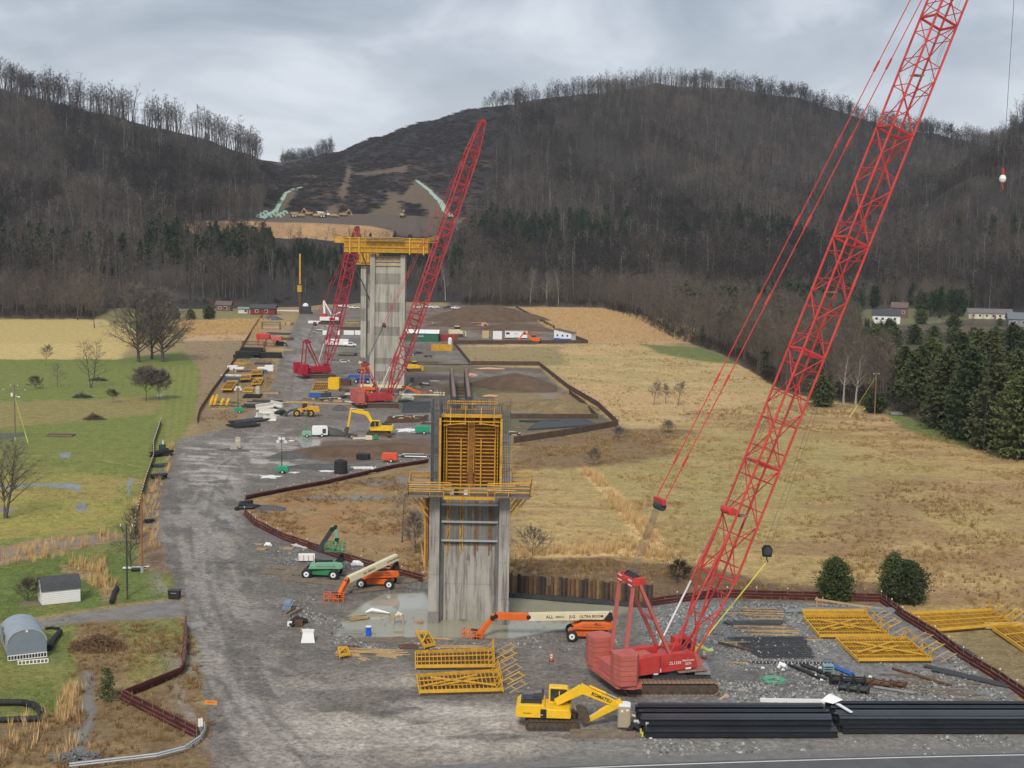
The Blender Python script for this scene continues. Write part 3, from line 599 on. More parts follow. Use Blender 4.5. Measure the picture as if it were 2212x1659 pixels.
# ================================================================ VEGETATION
def inst_mat(name, cols, rough=1.0):
    m = bpy.data.materials.new(name); m.use_nodes = True
    N = m.node_tree.nodes; L = m.node_tree.links; b = N['Principled BSDF']
    oi = N.new('ShaderNodeObjectInfo'); r = N.new('ShaderNodeValToRGB'); L.new(oi.outputs['Random'], r.inputs[0])
    r.color_ramp.interpolation = 'LINEAR'
    k = len(cols)
    r.color_ramp.elements[0].color = lin(cols[0]); r.color_ramp.elements[1].color = lin(cols[-1])
    for i in range(1, k - 1): e = r.color_ramp.elements.new(i / (k - 1)); e.color = lin(cols[i])
    tcn = N.new('ShaderNodeTexCoord'); nz = N.new('ShaderNodeTexNoise'); nz.inputs['Scale'].default_value = 0.9; nz.inputs['Detail'].default_value = 4; L.new(tcn.outputs['Object'], nz.inputs['Vector'])
    mr_ = N.new('ShaderNodeMapRange'); L.new(nz.outputs['Fac'], mr_.inputs['Value']); mr_.inputs['From Min'].default_value = 0.3; mr_.inputs['From Max'].default_value = 0.7; mr_.inputs['To Min'].default_value = 0.7; mr_.inputs['To Max'].default_value = 1.3
    mx_ = N.new('ShaderNodeMixRGB'); mx_.blend_type = 'MULTIPLY'; mx_.inputs[0].default_value = 1; L.new(r.outputs[0], mx_.inputs[1]); L.new(mr_.outputs[0], mx_.inputs[2])
    L.new(mx_.outputs[0], b.inputs['Base Color']); b.inputs['Roughness'].default_value = rough; b.inputs['Specular IOR Level'].default_value = 0.15
    return m
MT_BARE = inst_mat('bare wood twigs', [(0.092, 0.069, 0.052), (0.038, 0.033, 0.029), (0.13, 0.103, 0.08), (0.047, 0.038, 0.034), (0.095, 0.077, 0.048), (0.031, 0.027, 0.025)])
MT_TWIG = inst_mat('fine grey twigs', [(0.19, 0.165, 0.14), (0.22, 0.19, 0.16), (0.17, 0.145, 0.12)])
MT_BELT = inst_mat('brown valley wood', [(0.14, 0.11, 0.085), (0.10, 0.085, 0.07), (0.19, 0.155, 0.12), (0.13, 0.10, 0.085), (0.16, 0.135, 0.09), (0.09, 0.075, 0.062)])
MT_PALE = inst_mat('pale tall trunks', [(0.20, 0.175, 0.145), (0.27, 0.245, 0.21), (0.15, 0.13, 0.11)])
MT_PINE = inst_mat('pine needles', [(0.030, 0.052, 0.022), (0.045, 0.070, 0.030), (0.038, 0.058, 0.030), (0.060, 0.080, 0.035)])
MT_PINED = inst_mat('dark evergreen needles', [(0.085, 0.108, 0.042), (0.125, 0.145, 0.058), (0.060, 0.080, 0.038), (0.10, 0.105, 0.05)])
MT_STRAW = inst_mat('dry straw blades', [(0.47, 0.325, 0.14), (0.38, 0.28, 0.11), (0.28, 0.18, 0.08), (0.56, 0.41, 0.19)])
MT_REED = inst_mat('golden reed blades', [(0.62, 0.42, 0.19), (0.68, 0.48, 0.24), (0.50, 0.32, 0.14)])
MT_BRWN = inst_mat('brown sedge blades', [(0.31, 0.19, 0.088), (0.23, 0.14, 0.066), (0.42, 0.28, 0.13)])
MT_GRASS = inst_mat('lawn blades', [(0.13, 0.18, 0.04), (0.20, 0.21, 0.055), (0.10, 0.15, 0.03)])
MT_STONE = inst_mat('crushed limestone', [(0.16, 0.16, 0.16), (0.30, 0.30, 0.29), (0.09, 0.09, 0.092), (0.50, 0.49, 0.46), (0.22, 0.215, 0.20)], 0.9)
MT_SLASH = inst_mat('felled brush', [(0.026, 0.022, 0.023), (0.042, 0.034, 0.031), (0.08, 0.065, 0.055), (0.018, 0.016, 0.018)])

def rdir(rng, d, spread):
    v = Vector((rng.gauss(0, 1), rng.gauss(0, 1), rng.gauss(0, 1))).normalized()
    return (d + v * spread).normalized()
def bare_tree(seed, h=20.0, limbs=14, sub=4, tw=4, start=0.35, spread=0.42, tw_w=0.09, tw_l=1.4, trunk_r=None, fork=1, up=0.55):
    """returns (wood MB, twig MB)"""
    rng = random.Random(seed); W = MB(); T = MB(); tr = trunk_r or h * 0.013
    for fk in range(fork):
        lean = Vector((rng.uniform(-.05, .05), rng.uniform(-.05, .05), 1)) + (Vector((math.cos(fk * 2.4), math.sin(fk * 2.4), 0)) * 0.22 if fork > 1 else Vector())
        pts = []; p = Vector((0, 0, -0.2)); d = lean.normalized(); n = 7
        for i in range(n + 1):
            pts.append(p.copy()); d = rdir(rng, d, 0.07); d.z = max(d.z, 0.6); p = p + d * (h * 0.92 / n)
        rad = [tr * (1 - 0.85 * i / n) for i in range(n + 1)]; rad[0] *= 1.35
        W.path(pts, rad, 6)
        for i in range(limbs):
            t = start + (0.98 - start) * (i + rng.random()) / limbs
            k = min(int(t * n), n - 1); f = t * n - k; o = pts[k].lerp(pts[k + 1], f)
            a = i * 2.4 + rng.uniform(-.5, .5) + fk
            ln = h * spread * (1.15 - t) * rng.uniform(0.75, 1.2) + h * 0.05
            dd = Vector((math.cos(a), math.sin(a), up + t * 0.7 + rng.uniform(-.15, .25))).normalized()
            q = [o]; c = o.copy(); m = 3
            for j in range(m):
                dd = rdir(rng, dd, 0.16); dd.z += 0.06; dd.normalize(); c = c + dd * ln / m; q.append(c.copy())
            r0 = max(tr * (1.05 - t) * 0.5, 0.02)
            W.path(q, [r0, r0 * .7, r0 * .45, 0.015], 4)
            for s in range(sub):
                u = rng.uniform(0.25, 1.0) * m; kk = min(int(u), m - 1); o2 = q[kk].lerp(q[kk + 1], u - kk)
                d2 = rdir(rng, (q[kk + 1] - q[kk]).normalized(), 0.7); d2.z = abs(d2.z) * .8; d2.normalize(); l2 = ln * rng.uniform(.28, .5)
                e = o2 + d2 * l2; b0 = max(r0 * .35, 0.02)
                W.add([o2 + Vector((b0, 0, 0)), o2 + Vector((-b0, b0, 0)), o2 + Vector((0, -b0, b0)), e], [(0, 1, 3), (1, 2, 3), (2, 0, 3)])
                for g in range(tw):
                    b = o2.lerp(e, rng.uniform(.2, 1)); d3 = rdir(rng, d2, 0.8); L_ = tw_l * rng.uniform(.6, 1.2)
                    sd_ = d3.cross(Vector((rng.random(), rng.random(), rng.random()))).normalized() * tw_w * .5
                    T.tri(b - sd_, b + sd_, b + d3 * L_)
    return W, T
def conifer(seed, h=18.0, wid=3.6, layers=16, per=9, clumps=5, cs=0.55, base=0.08, rnd=0.0):
    rng = random.Random(seed); W = MB(); T = MB()
    W.path([(0, 0, -.2), (0, 0, h * .5), (0, 0, h * .97)], [h * .016, h * .01, .03], 6)
    for i in range(layers):
        t = base + (0.99 - base) * (i / (layers - 1)); z = h * t
        if rnd: rr = wid * ((math.sin(math.pi * min(1, max(0.02, (t - base) / (1 - base) * 0.86 + 0.14))) ** 0.6) * rnd + (1 - t) ** .8 * (1 - rnd))
        else: rr = wid * (1 - t) ** 0.8 + 0.25
        rr *= rng.uniform(.8, 1.12); m = max(4, int(per * (0.5 + rr / wid * .6)))
        for j in range(m):
            a = 6.283 * (j + rng.random() * .8) / m; rl = rr * rng.uniform(.75, 1.15)
            d = Vector((math.cos(a), math.sin(a), rng.uniform(-.12, .22))); o = Vector((0, 0, z + rng.uniform(-.3, .3) * h / layers)); e = o + d * rl
            for c in range(clumps):
                f = (c + .6) / clumps; b = o.lerp(e, f) + Vector((rng.gauss(0, .12), rng.gauss(0, .12), rng.gauss(0, .12)))
                sz = cs * rng.uniform(.7, 1.4)
                for g in range(2):
                    d1 = rdir(rng, d, .9) * sz; d2 = Vector((rng.gauss(0, 1), rng.gauss(0, 1), rng.gauss(0, .7))).normalized() * sz * .45
                    T.tri(b - d2, b + d2, b + d1)
    return W, T
HIDE = bpy.data.collections.new('prototypes')
def proto(name, mb, m):
    me = mb.mesh(name, m); o = bpy.data.objects.new(name, me); HIDE.objects.link(o); return o
def merge(a, b): c = MB(); c.add(a.v, a.f); c.add(b.v, b.f); return c
def scatter(name, pts, sc, protos, label, m=None, tilt=0.0, seed=1):
    pts = np.asarray(pts, np.float32); n = len(pts); rg = np.random.default_rng(seed)
    colx = bpy.data.collections.new(name + '_kinds')
    for p in protos: colx.objects.link(p)
    me = bpy.data.meshes.new(name); me.vertices.add(n); me.vertices.foreach_set('co', pts.ravel())
    a = me.attributes.new('sc', 'FLOAT', 'POINT'); a.data.foreach_set('value', np.asarray(sc, np.float32))
    r = np.zeros((n, 3), np.float32); r[:, 2] = rg.uniform(0, 6.283, n); r[:, 0] = rg.normal(0, tilt, n); r[:, 1] = rg.normal(0, tilt, n)
    a = me.attributes.new('rt', 'FLOAT_VECTOR', 'POINT'); a.data.foreach_set('vector', r.ravel())
    a = me.attributes.new('pk', 'INT', 'POINT'); a.data.foreach_set('value', rg.integers(0, len(protos), n).astype(np.int32))
    o = bpy.data.objects.new(name, me); scene.collection.objects.link(o)
    ng = bpy.data.node_groups.new(name, 'GeometryNodeTree')
    ng.interface.new_socket('Geometry', in_out='INPUT', socket_type='NodeSocketGeometry'); ng.interface.new_socket('Geometry', in_out='OUTPUT', socket_type='NodeSocketGeometry')
    N = ng.nodes; L = ng.links; gi = N.new('NodeGroupInput'); go = N.new('NodeGroupOutput')
    ip = N.new('GeometryNodeInstanceOnPoints'); ci = N.new('GeometryNodeCollectionInfo'); ci.inputs['Collection'].default_value = colx
    ci.inputs['Separate Children'].default_value = True; ci.inputs['Reset Children'].default_value = True
    def attr(nm, ty):
        x = N.new('GeometryNodeInputNamedAttribute'); x.data_type = ty; x.inputs['Name'].default_value = nm; return x.outputs['Attribute']
    L.new(gi.outputs[0], ip.inputs['Points']); L.new(ci.outputs[0], ip.inputs['Instance']); ip.inputs['Pick Instance'].default_value = True
    L.new(attr('pk', 'INT'), ip.inputs['Instance Index']); L.new(attr('rt', 'FLOAT_VECTOR'), ip.inputs['Rotation']); L.new(attr('sc', 'FLOAT'), ip.inputs['Scale'])
    L.new(ip.outputs[0], go.inputs[0])
    md = o.modifiers.new('scatter', 'NODES'); md.node_group = ng
    o['kind'] = 'stuff'; o['label'] = label
    return o
MT_FL = inst_mat('pale grey bare crowns', [(0.068, 0.058, 0.052), (0.17, 0.145, 0.12), (0.046, 0.040, 0.037), (0.125, 0.10, 0.078)])
MT_FD = inst_mat('dark bare crowns', [(0.024, 0.022, 0.022), (0.056, 0.047, 0.042), (0.076, 0.060, 0.046), (0.018, 0.020, 0.020)])
P_FARL = [proto('far_pale_tree', merge(*bare_tree(120 + i, 20 + i % 3, 9, 3, 3, 0.42, 0.28, 0.17, 2.0, trunk_r=0.30)), MT_FL) for i in range(5)]
P_FARD = [proto('far_dark_tree', merge(*bare_tree(140 + i, 18 + i % 3, 10, 3, 4, 0.3, 0.32, 0.20, 1.9, trunk_r=0.24)), MT_FD) for i in range(5)]
P_FAR = [proto('far_bare_tree', merge(*bare_tree(100 + i, 19 + i % 3, 9, 3, 3, 0.38, 0.30, 0.16, 1.9, trunk_r=0.24)), MT_BARE) for i in range(6)]
P_BELT = [proto('belt_bare_tree', merge(*bare_tree(200 + i, 20 + (i % 3) * 2, 15, 5, 4, 0.3, 0.30, 0.085, 1.5, trunk_r=0.22)), MT_BELT) for i in range(6)]
P_PINE = [proto('far_pine', merge(*conifer(300 + i, 18, 4.2, 12, 7, 4, 1.3, .15, .55)), MT_PINE) for i in range(4)]
P_TALL = [proto('tall_pale_tree', merge(*bare_tree(160 + i, 24, 6, 2, 3, 0.62, 0.20, 0.14, 1.6, trunk_r=0.30)), MT_PALE) for i in range(4)]
P_SLASH = []
for i in range(4):
    rng = random.Random(i); s = MB()
    for k in range(22):
        a = rng.uniform(0, 6.28); l = rng.uniform(1, 5); c = Vector((rng.uniform(-3, 3), rng.uniform(-3, 3), rng.uniform(.1, .9))); d = Vector((math.cos(a), math.sin(a), rng.uniform(-.12, .4))) * l / 2
        s.tri(c - d, c + d, c + Vector((0, 0, rng.uniform(.15, .5))))
    P_SLASH.append(proto('slash_clump', s, MT_SLASH))
RG = np.random.default_rng(11)
# --- hill forest
n = 150000
Yq = np.sqrt(RG.uniform(780 ** 2, 2150 ** 2, n)); uq = RG.uniform(-260, 2470, n); Xq = (uq - CX) / FPX * Yq
Zq = land_z(Xq, Yq); q = proj(np.stack([Xq, Yq, Zq], 1))
ridge = np.interp(uq, [-500, 0, 450, 545, 600, 700, 800, 900, 1000, 1110, 1250, 1400, 1700, 1900, 2110, 2212, 2470], [1500, 1480, 1470, 1450, 2150, 2040, 1940, 1850, 1790, 1745, 1745, 1775, 1825, 1890, 1970, 1980, 1400])
keep = (Yq < ridge + 25) & (Zq > 0.5) & (sdist(q[:, 0], q[:, 1], CLEAR) + (fbm(q[:, 0], q[:, 1], 12, 2, 61) - .5) * 8 < 0)
keep &= ~((q[:, 0] > 600) & (q[:, 0] < 1000) & (Yq > 1030) & (Yq < 1290) & (q[:, 1] < 530))
dens = np.where(Yq > 1400, 0.30, 0.38) * (0.25 + 1.5 * sstep(.35, .65, fbm(Xq, Yq, 28, 3, 62)))
left_ridge = (q[:, 0] < 590) & (Yq > 1380); dens[left_ridge] *= 0.15 + .9 * sstep(.4, .6, fbm(Xq[left_ridge], Yq[left_ridge], 18, 2, 67))
keep &= ~((q[:, 0] > 560) & (q[:, 0] < 1048) & (Yq > 1700) & ~((q[:, 0] > 612) & (q[:, 0] < 716)))
keep &= RG.uniform(0, 1, n) < dens
keep |= (q[:, 0] > 606) & (q[:, 0] < 720) & (Yq > ridge - 60) & (Yq < ridge + 20) & (RG.uniform(0, 1, n) < .42) & (Zq > 1)
keep |= (q[:, 0] > 1044) & (q[:, 0] < 1120) & (Yq > ridge - 30) & (Yq < ridge + 15) & (RG.uniform(0, 1, n) < .25)
pts = np.stack([Xq, Yq, Zq - .2], 1)[keep]; qq = q[keep]
pn = fbm(pts[:, 0], pts[:, 1], 70, 3, 63); lowband = np.exp(-((qq[:, 1] - 555 - (qq[:, 0] > 1000) * -40) / 45.0) ** 2)
isp = (pn * 0.55 + lowband * 0.34 + RG.uniform(0, .42, len(pts)) > np.where(qq[:, 0] > 1000, .925, .86)) & ~((qq[:, 1] < 330) & (qq[:, 0] < 1000))
scv = RG.uniform(.6, 1.25, len(pts)); lr = (qq[:, 0] < 590) & (pts[:, 1] > 1400); scv[lr] *= 1.35 * (.7 + .6 * fbm(pts[lr, 0], pts[lr, 1], 30, 2, 64)); scv[(qq[:, 0] > 590) & (qq[:, 0] < 1010) & (pts[:, 1] < 1045)] *= .52; scv[(qq[:, 0] > 420) & (qq[:, 0] <= 590) & (pts[:, 1] < 1045) & (pts[:, 1] > 960)] *= .8
print('forest', len(pts), isp.sum())
tone = fbm(pts[:, 0] + .35 * pts[:, 1], pts[:, 1] * .3, 55, 3, 68) + RG.uniform(-.10, .10, len(pts)); a_ = ~isp & (tone > .54); b_ = ~isp & (tone < .45); c_ = ~isp & ~a_ & ~b_
scatter('hill_forest', pts[c_], scv[c_], P_FAR, 'leafless grey brown forest covering the hillsides', seed=2)
scatter('hill_forest_pale', pts[a_], scv[a_], P_FARL, 'paler bare crowns on the ribs of the hillsides', seed=22)
rs_ = RG.uniform(0, 1, len(pts)) < .045; scatter('hill_forest_trunks', pts[rs_], scv[rs_] * 1.05, P_TALL, 'tall pale trunks standing out of the hillside forest', seed=24)
scatter('hill_forest_dark', pts[b_], scv[b_], P_FARD, 'darker bare trees in the hollows of the hillsides', seed=23)
scatter('hill_evergreens', pts[isp], scv[isp] * .9, P_PINE, 'dark green pines and hemlocks mixed into the hillside forest', seed=3)
# a few lone trees on the far saddle
xs_ = RG.uniform(612, 716, 60); k = [on_hill(float(x), 352, 1850, 2150) for x in xs_[:26]]
# --- slash on the cleared slope
n = 26000
Yq = RG.uniform(1080, 1960, n); uq = RG.uniform(550, 1100, n); Xq = (uq - CX) / FPX * Yq; Zq = land_z(Xq, Yq); q = proj(np.stack([Xq, Yq, Zq], 1))
k = (sdist(q[:, 0], q[:, 1], CLEAR) > 0) & ~((q[:, 1] > 448) & (Yq < 1265)) & (RG.uniform(0, 1, n) < .25 + .5 * (fbm(Xq, Yq, 25, 2, 65) > .5))
for tp in TRK: k &= sdist(q[:, 0], q[:, 1], tp) < 0
scatter('felled_brush', np.stack([Xq, Yq, Zq], 1)[k], RG.uniform(.6, 1.3, k.sum()), P_SLASH, 'dark tangle of felled brush on the cleared slope', seed=4)
# --- belt of bare trees on the valley floor
n = 60000
Yq = RG.uniform(330, 960, n); uq = RG.uniform(-260, 2500, n); Xq = (uq - CX) / FPX * Yq; q = proj(np.stack([Xq, Yq, Xq * 0], 1))
be = belt_edge(q[:, 0]); dd_ = be - q[:, 1]
k = (dd_ > 1) & (hill_z(Xq, Yq) < 3)
k &= ~((q[:, 0] > 640) & (q[:, 0] < 1000) & (q[:, 1] > 636))
HOUSES_CLR = [[(1860, 706), (1970, 702), (1990, 668), (1860, 668)], [(2075, 698), (2300, 695), (2300, 668), (2080, 668)], [(1810, 845), (1990, 845), (1990, 790), (1810, 790)], [(1935, 1000), (2500, 1100), (2500, 700), (1935, 700)]]
for hc in HOUSES_CLR: k &= sdist(q[:, 0], q[:, 1], hc) < 0
k &= RG.uniform(0, 1, n) < np.where(q[:, 0] > 1300, .34, .22)
pts = np.stack([Xq, Yq, Xq * 0 - .1], 1)[k]; qq = q[k]
isp = (fbm(pts[:, 0], pts[:, 1], 45, 2, 66) + RG.uniform(-.12, .12, len(pts)) > 0.66) & (qq[:, 0] > 1450)
print('belt', len(pts), isp.sum())
sB = RG.uniform(.55, 1.1, len(pts)); sB[(qq[:, 0] > 1850) & (qq[:, 1] > 684) & (qq[:, 1] < 800)] *= .33; sB *= np.where(qq[:, 0] > 1500, .85, 1.0) * np.where((belt_edge(qq[:, 0]) - qq[:, 1]) < 6, .8, 1)
scatter('valley_wood', pts[~isp], sB[~isp], P_BELT, 'belt of bare brown trees at the foot of the hills', seed=5)
scatter('valley_evergreens', pts[isp], sB[isp] * 1.0, P_PINE, 'scattered evergreens within the bare valley wood', seed=6)
# --- understorey along wood edge
P_BUSH = [proto('bush', merge(*bare_tree(400 + i, 3.2, 14, 4, 5, 0.02, 0.6, 0.07, .8, trunk_r=.05, up=.4)), MT_BARE) for i in range(4)]
n = 30000
Yq = RG.uniform(330, 900, n); uq = RG.uniform(-260, 2500, n); Xq = (uq - CX) / FPX * Yq; q = proj(np.stack([Xq, Yq, Xq * 0], 1))
dd_ = belt_edge(q[:, 0]) - q[:, 1]
k = (dd_ > -1) & (dd_ < 14) & (RG.uniform(0, 1, n) < .5) & ~((q[:, 0] > 640) & (q[:, 0] < 1000))
for hc in HOUSES_CLR[:3]: k &= sdist(q[:, 0], q[:, 1], hc) < 0
scatter('undergrowth', np.stack([Xq, Yq, Xq * 0], 1)[k], RG.uniform(.5, 1.6, k.sum()), P_BUSH, 'brown undergrowth along the edge of the valley wood', seed=7)

# --- grass, reeds, stones
def tuft(seed, nb, h, w, sp):
    rng = random.Random(seed); s = MB()
    for i in range(nb):
        a = rng.uniform(0, 6.28); b = Vector((math.cos(a), math.sin(a), 0)) * rng.uniform(0, sp); hh = h * rng.uniform(.5, 1.1)
        t = b + Vector((math.cos(a) * rng.uniform(.1, .6) * hh * .6, math.sin(a) * rng.uniform(.1, .6) * hh * .6, hh)); c = Vector((math.cos(a + 1.5), math.sin(a + 1.5), 0)) * w / 2
        s.tri(b - c, b + c, t)
    return s
P_ST = [proto('straw_tuft', tuft(i, 12, .42, .07, .35), MT_STRAW) for i in range(4)]
P_RD = [proto('reed_tuft', tuft(20 + i, 16, 1.5, .08, .45), MT_REED) for i in range(4)]
P_BR = [proto('sedge_tuft', tuft(30 + i, 14, .45, .07, .4), MT_BRWN) for i in range(4)]
P_GR = [proto('grass_tuft', tuft(40 + i, 9, .10, .05, .25), MT_GRASS) for i in range(3)]
def rock(seed):
    rng = random.Random(seed); s = MB()
    v = [Vector((rng.uniform(.6, 1), 0, 0)), Vector((-rng.uniform(.6, 1), rng.uniform(-.2, .2), 0)), Vector((rng.uniform(-.2, .2), rng.uniform(.5, .9), 0)), Vector((0, -rng.uniform(.5, .9), 0)), Vector((rng.uniform(-.2, .2), rng.uniform(-.2, .2), rng.uniform(.4, .8))), Vector((rng.uniform(-.2, .2), 0, -.5))]
    s.add(v, [(0, 2, 4), (2, 1, 4), (1, 3, 4), (3, 0, 4), (2, 0, 5), (1, 2, 5), (3, 1, 5), (0, 3, 5)]); return s
P_RK = [proto('stone', rock(i), MT_STONE) for i in range(6)]
def in_polys(polys, n, seed, gate=True):
    rg = np.random.default_rng(seed); res = []
    for p, dn in polys:
        w = np.array(gp(p)); lo, hi = w.min(0), w.max(0); ar = (hi[0] - lo[0]) * (hi[1] - lo[1]); m = int(min(ar * dn, n))
        x = rg.uniform(lo[0], hi[0], m); y = rg.uniform(lo[1], hi[1], m); k = sdist(x, y, [tuple(t) for t in w]) + (fbm(x, y, 5, 3, seed + 3) - .5) * min(5, (hi - lo).min() * .25) * 2 > 0
        res.append(np.stack([x[k], y[k], 0 * x[k]], 1))
    r = np.concatenate(res)
    if not gate: return r
    q_ = fbm(r[:, 0], r[:, 1], 6, 3, seed); return r[np.random.default_rng(seed).uniform(0, 1, len(r)) < sstep(.38, .58, q_)]
def not_in(P, polys):
    k = np.ones(len(P), bool)
    for p in polys: k &= sdist(P[:, 0], P[:, 1], gp(p)) < 0
    return P[k]
RF = [(1335, 925), (1700, 905), (2300, 960), (2400, 1300), (2300, 1500), (2060, 1400), (1900, 1300), (1100, 1290), (1100, 965)]
P1 = in_polys([(RF, 1.1), ([(990, 748), (1400, 738), (1700, 820), (1900, 900), (1335, 920), (1166, 797), (1020, 788)], .45), ([(395, 695), (570, 692), (545, 735), (430, 900), (420, 800)], .5)], 60000, 5)
dn = fbm(P1[:, 0], P1[:, 1], 12, 3, 71); P1 = P1[np.random.default_rng(1).uniform(0, 1, len(P1)) < sstep(.35, .6, dn) * .8 + .15]
P1 = not_in(P1, [SITE]); scatter('straw_grass', P1, np.random.default_rng(2).uniform(.6, 1.5, len(P1)), P_ST, 'dry straw coloured grass tussocks in the right hand fields', tilt=.15, seed=8)
P2 = in_polys([([(1252, 1015), (1270, 1015), (1350, 1080), (1462, 1205), (1450, 1218), (1400, 1185), (1330, 1095)], 2.2), ([(1110, 1188), (1440, 1176), (1455, 1212), (1330, 1200), (1110, 1207)], 1.6), ([(130, 1218), (215, 1213), (245, 1262), (255, 1302), (205, 1285), (195, 1240)], 1.6),
               ([(380, 694), (575, 690), (560, 722), (395, 726)], .5), ([(-30, 1570), (130, 1540), (200, 1480), (165, 1475), (120, 1500), (205, 1640), (-30, 1650)], .35), ([(140, 1490), (165, 1480), (170, 1540), (120, 1580)], 1.2), ([(1115, 667), (1300, 668), (1480, 700), (1540, 738), (1280, 738), (1180, 705)], .25),
               ([(300, 1060), (345, 1020), (375, 960), (385, 985), (350, 1090), (352, 1180), (330, 1200), (300, 1160)], .5), ([(0, 1190), (250, 1150), (255, 1172), (130, 1200), (0, 1225)], .5)], 30000, 6, False)
P2 = not_in(P2, [SITE]); scatter('golden_reeds', P2, np.random.default_rng(3).uniform(.6, 1.2, len(P2)), P_RD, 'golden reeds standing in bands along the ditches', tilt=.1, seed=9)
P3 = in_polys([([(1100, 950), (1330, 928), (1480, 932), (1450, 985), (1240, 1010), (1100, 1012)], 1.2), ([(1100, 1205), (1350, 1198), (1480, 1225), (1640, 1250), (1900, 1250), (1900, 1300), (1100, 1290)], 2.0), ([(560, 1076), (700, 1052), (925, 1006), (1100, 990), (1100, 1280), (915, 1250), (780, 1212), (700, 1186), (556, 1126)], 1.8),
               ([(170, 1345), (400, 1342), (428, 1450), (455, 1600), (455, 1680), (0, 1700), (0, 1600), (120, 1560), (180, 1450)], 2.2), ([(1430, 890), (1850, 862), (2212, 1000), (1900, 935), (1600, 925)], .6), ([(1900, 1040), (2300, 1050), (2300, 1330), (1900, 1295), (1750, 1200)], .8), ([(545, 740), (600, 740), (585, 835), (500, 920), (430, 935)], .7)], 40000, 7)
P3 = not_in(P3, [SITE]); scatter('brown_sedge', P3, np.random.default_rng(4).uniform(.6, 1.4, len(P3)), P_BR, 'rusty brown sedge and dead weeds in the wet ground', tilt=.2, seed=10)
P4 = in_polys([(g_lawn2, 2.5), (g_lawn3, 3.0), (g_lawn4, 3.0), ([(0, 990), (340, 985), (300, 1120), (250, 1145), (0, 1180)], 1.2)], 30000, 8)
scatter('lawn_grass', P4, np.random.default_rng(5).uniform(.8, 2.0, len(P4)), P_GR, 'short wet grass of the mown lawns', tilt=.2, seed=11)
P5 = in_polys([([(1385, 1312), (1560, 1298), (1890, 1310), (2050, 1412), (2215, 1535), (1555, 1515), (1560, 1480), (1580, 1430), (1545, 1420), (1400, 1400)], 9), ([(590, 1170), (700, 1200), (780, 1228), (910, 1262), (905, 1280), (790, 1275), (700, 1262), (590, 1215)], 2.5), ([(640, 1330), (735, 1320), (725, 1376), (1110, 1380), (1200, 1366), (1330, 1366), (1330, 1392), (1120, 1400), (700, 1400)], 8),
               ([(1100, 1460), (1330, 1490), (1345, 1530), (1560, 1520), (1580, 1560), (1130, 1530)], 2.5), ([(1390, 1600), (2260, 1590), (2260, 1628), (1390, 1640)], 8), ([(560, 1240), (690, 1290), (640, 1345), (560, 1300)], 2.5), ([(1540, 1480), (1640, 1460), (1680, 1500), (1560, 1530)], 10)], 60000, 9)
scatter('riprap_stone', P5, np.random.default_rng(6).uniform(.10, .30, len(P5)) * np.random.default_rng(61).uniform(.6, 1.2, len(P5)), P_RK, 'broken grey limestone spread over the crane pad and pond edges', tilt=.6, seed=12)
P6 = in_polys([(SITE[:14] + [(700, 900), (930, 950), (850, 1012), (560, 1073), (522, 1078), (552, 1135), (700, 1192), (915, 1256), (1100, 1300), (1400, 1400), (1400, 1600), (2300, 1600), (2300, 1660), (470, 1690)], 1.6)], 60000, 10)
scatter('loose_stone', P6, np.random.default_rng(7).uniform(.03, .10, len(P6)), P_RK, 'loose stones strewn over the gravel yard', tilt=.6, seed=13)
print('tufts', len(P1), len(P2), len(P3), len(P4), 'stones', len(P5), len(P6))

# ---------------------------------------------------------------- trees one can tell apart
def tree_thing(name, label, loc, W, T, mw, mt, cat='tree', group=None, rz=0.0):
    t = thing(name, label, cat, loc, rz, group); W.build('trunk', mw, t); T.build('crown', mt, t); return t
def bt(x, y, h, seed, label, name='bare_tree', limbs=26, sub=7, tw=7, start=.3, spread=.42, fork=1, tr=None, wood=M_BARK, twm=MT_TWIG, tl=.9, tw_w=.045, up=.55, z=0):
    W, T = bare_tree(seed, h, limbs, sub, tw, start, spread, tw_w, tl, tr, fork, up)
    p = G(x, y); p.z = z; return tree_thing(name, label, p, W, T, wood, twm)
bt(12, 1120, 12.5, 1, 'tall bare tree with forked limbs on the wet lawn at the far left edge', limbs=26, sub=7, tw=6, spread=.5, start=.22, fork=2, tr=.26)
bt(196, 838, 14, 2, 'tall slender bare tree standing alone on the green lawn', limbs=22, sub=6, tw=6, spread=.36, fork=2, start=.25)
bt(300, 782, 26, 3, 'huge bare tree at the left of the dark cluster on the lawn edge', limbs=60, sub=12, tw=10, spread=.46, start=.12, tr=.5, tl=1.5, tw_w=.10)
bt(352, 782, 25, 4, 'huge bare tree at the right of the dark cluster on the lawn edge', limbs=60, sub=12, tw=10, spread=.44, start=.12, tr=.5, tl=1.5, tw_w=.10)
bt(328, 776, 23, 5, 'bare tree in the middle of the dark cluster behind the round crowned pair', limbs=50, sub=12, tw=10, spread=.36, start=.1, tr=.4, tl=1.5, tw_w=.11)
bt(316, 866, 8.5, 6, 'round crowned bare tree in front of the dark cluster, left one of the pair', limbs=44, sub=14, tw=14, spread=.66, start=.3, tl=.9, tw_w=.07, up=.45)
bt(344, 864, 7.5, 7, 'round crowned bare tree in front of the dark cluster, right one of the pair', limbs=40, sub=14, tw=14, spread=.64, start=.3, tl=.9, tw_w=.07, up=.45)
bt(99, 790, 6.5, 8, 'small round bare tree on the lawn below the straw field', limbs=26, sub=9, tw=8, spread=.6, start=.35, tl=.5)
bt(124, 836, 6.5, 9, 'thin young bare tree left of the slender lawn tree', limbs=16, sub=5, tw=5, spread=.5, start=.2)
bt(78, 840, 3.4, 10, 'round brown bush beside the lawn boundary', name='bush', limbs=30, sub=9, tw=8, spread=.75, start=.05, twm=MT_BARE, tl=.5)
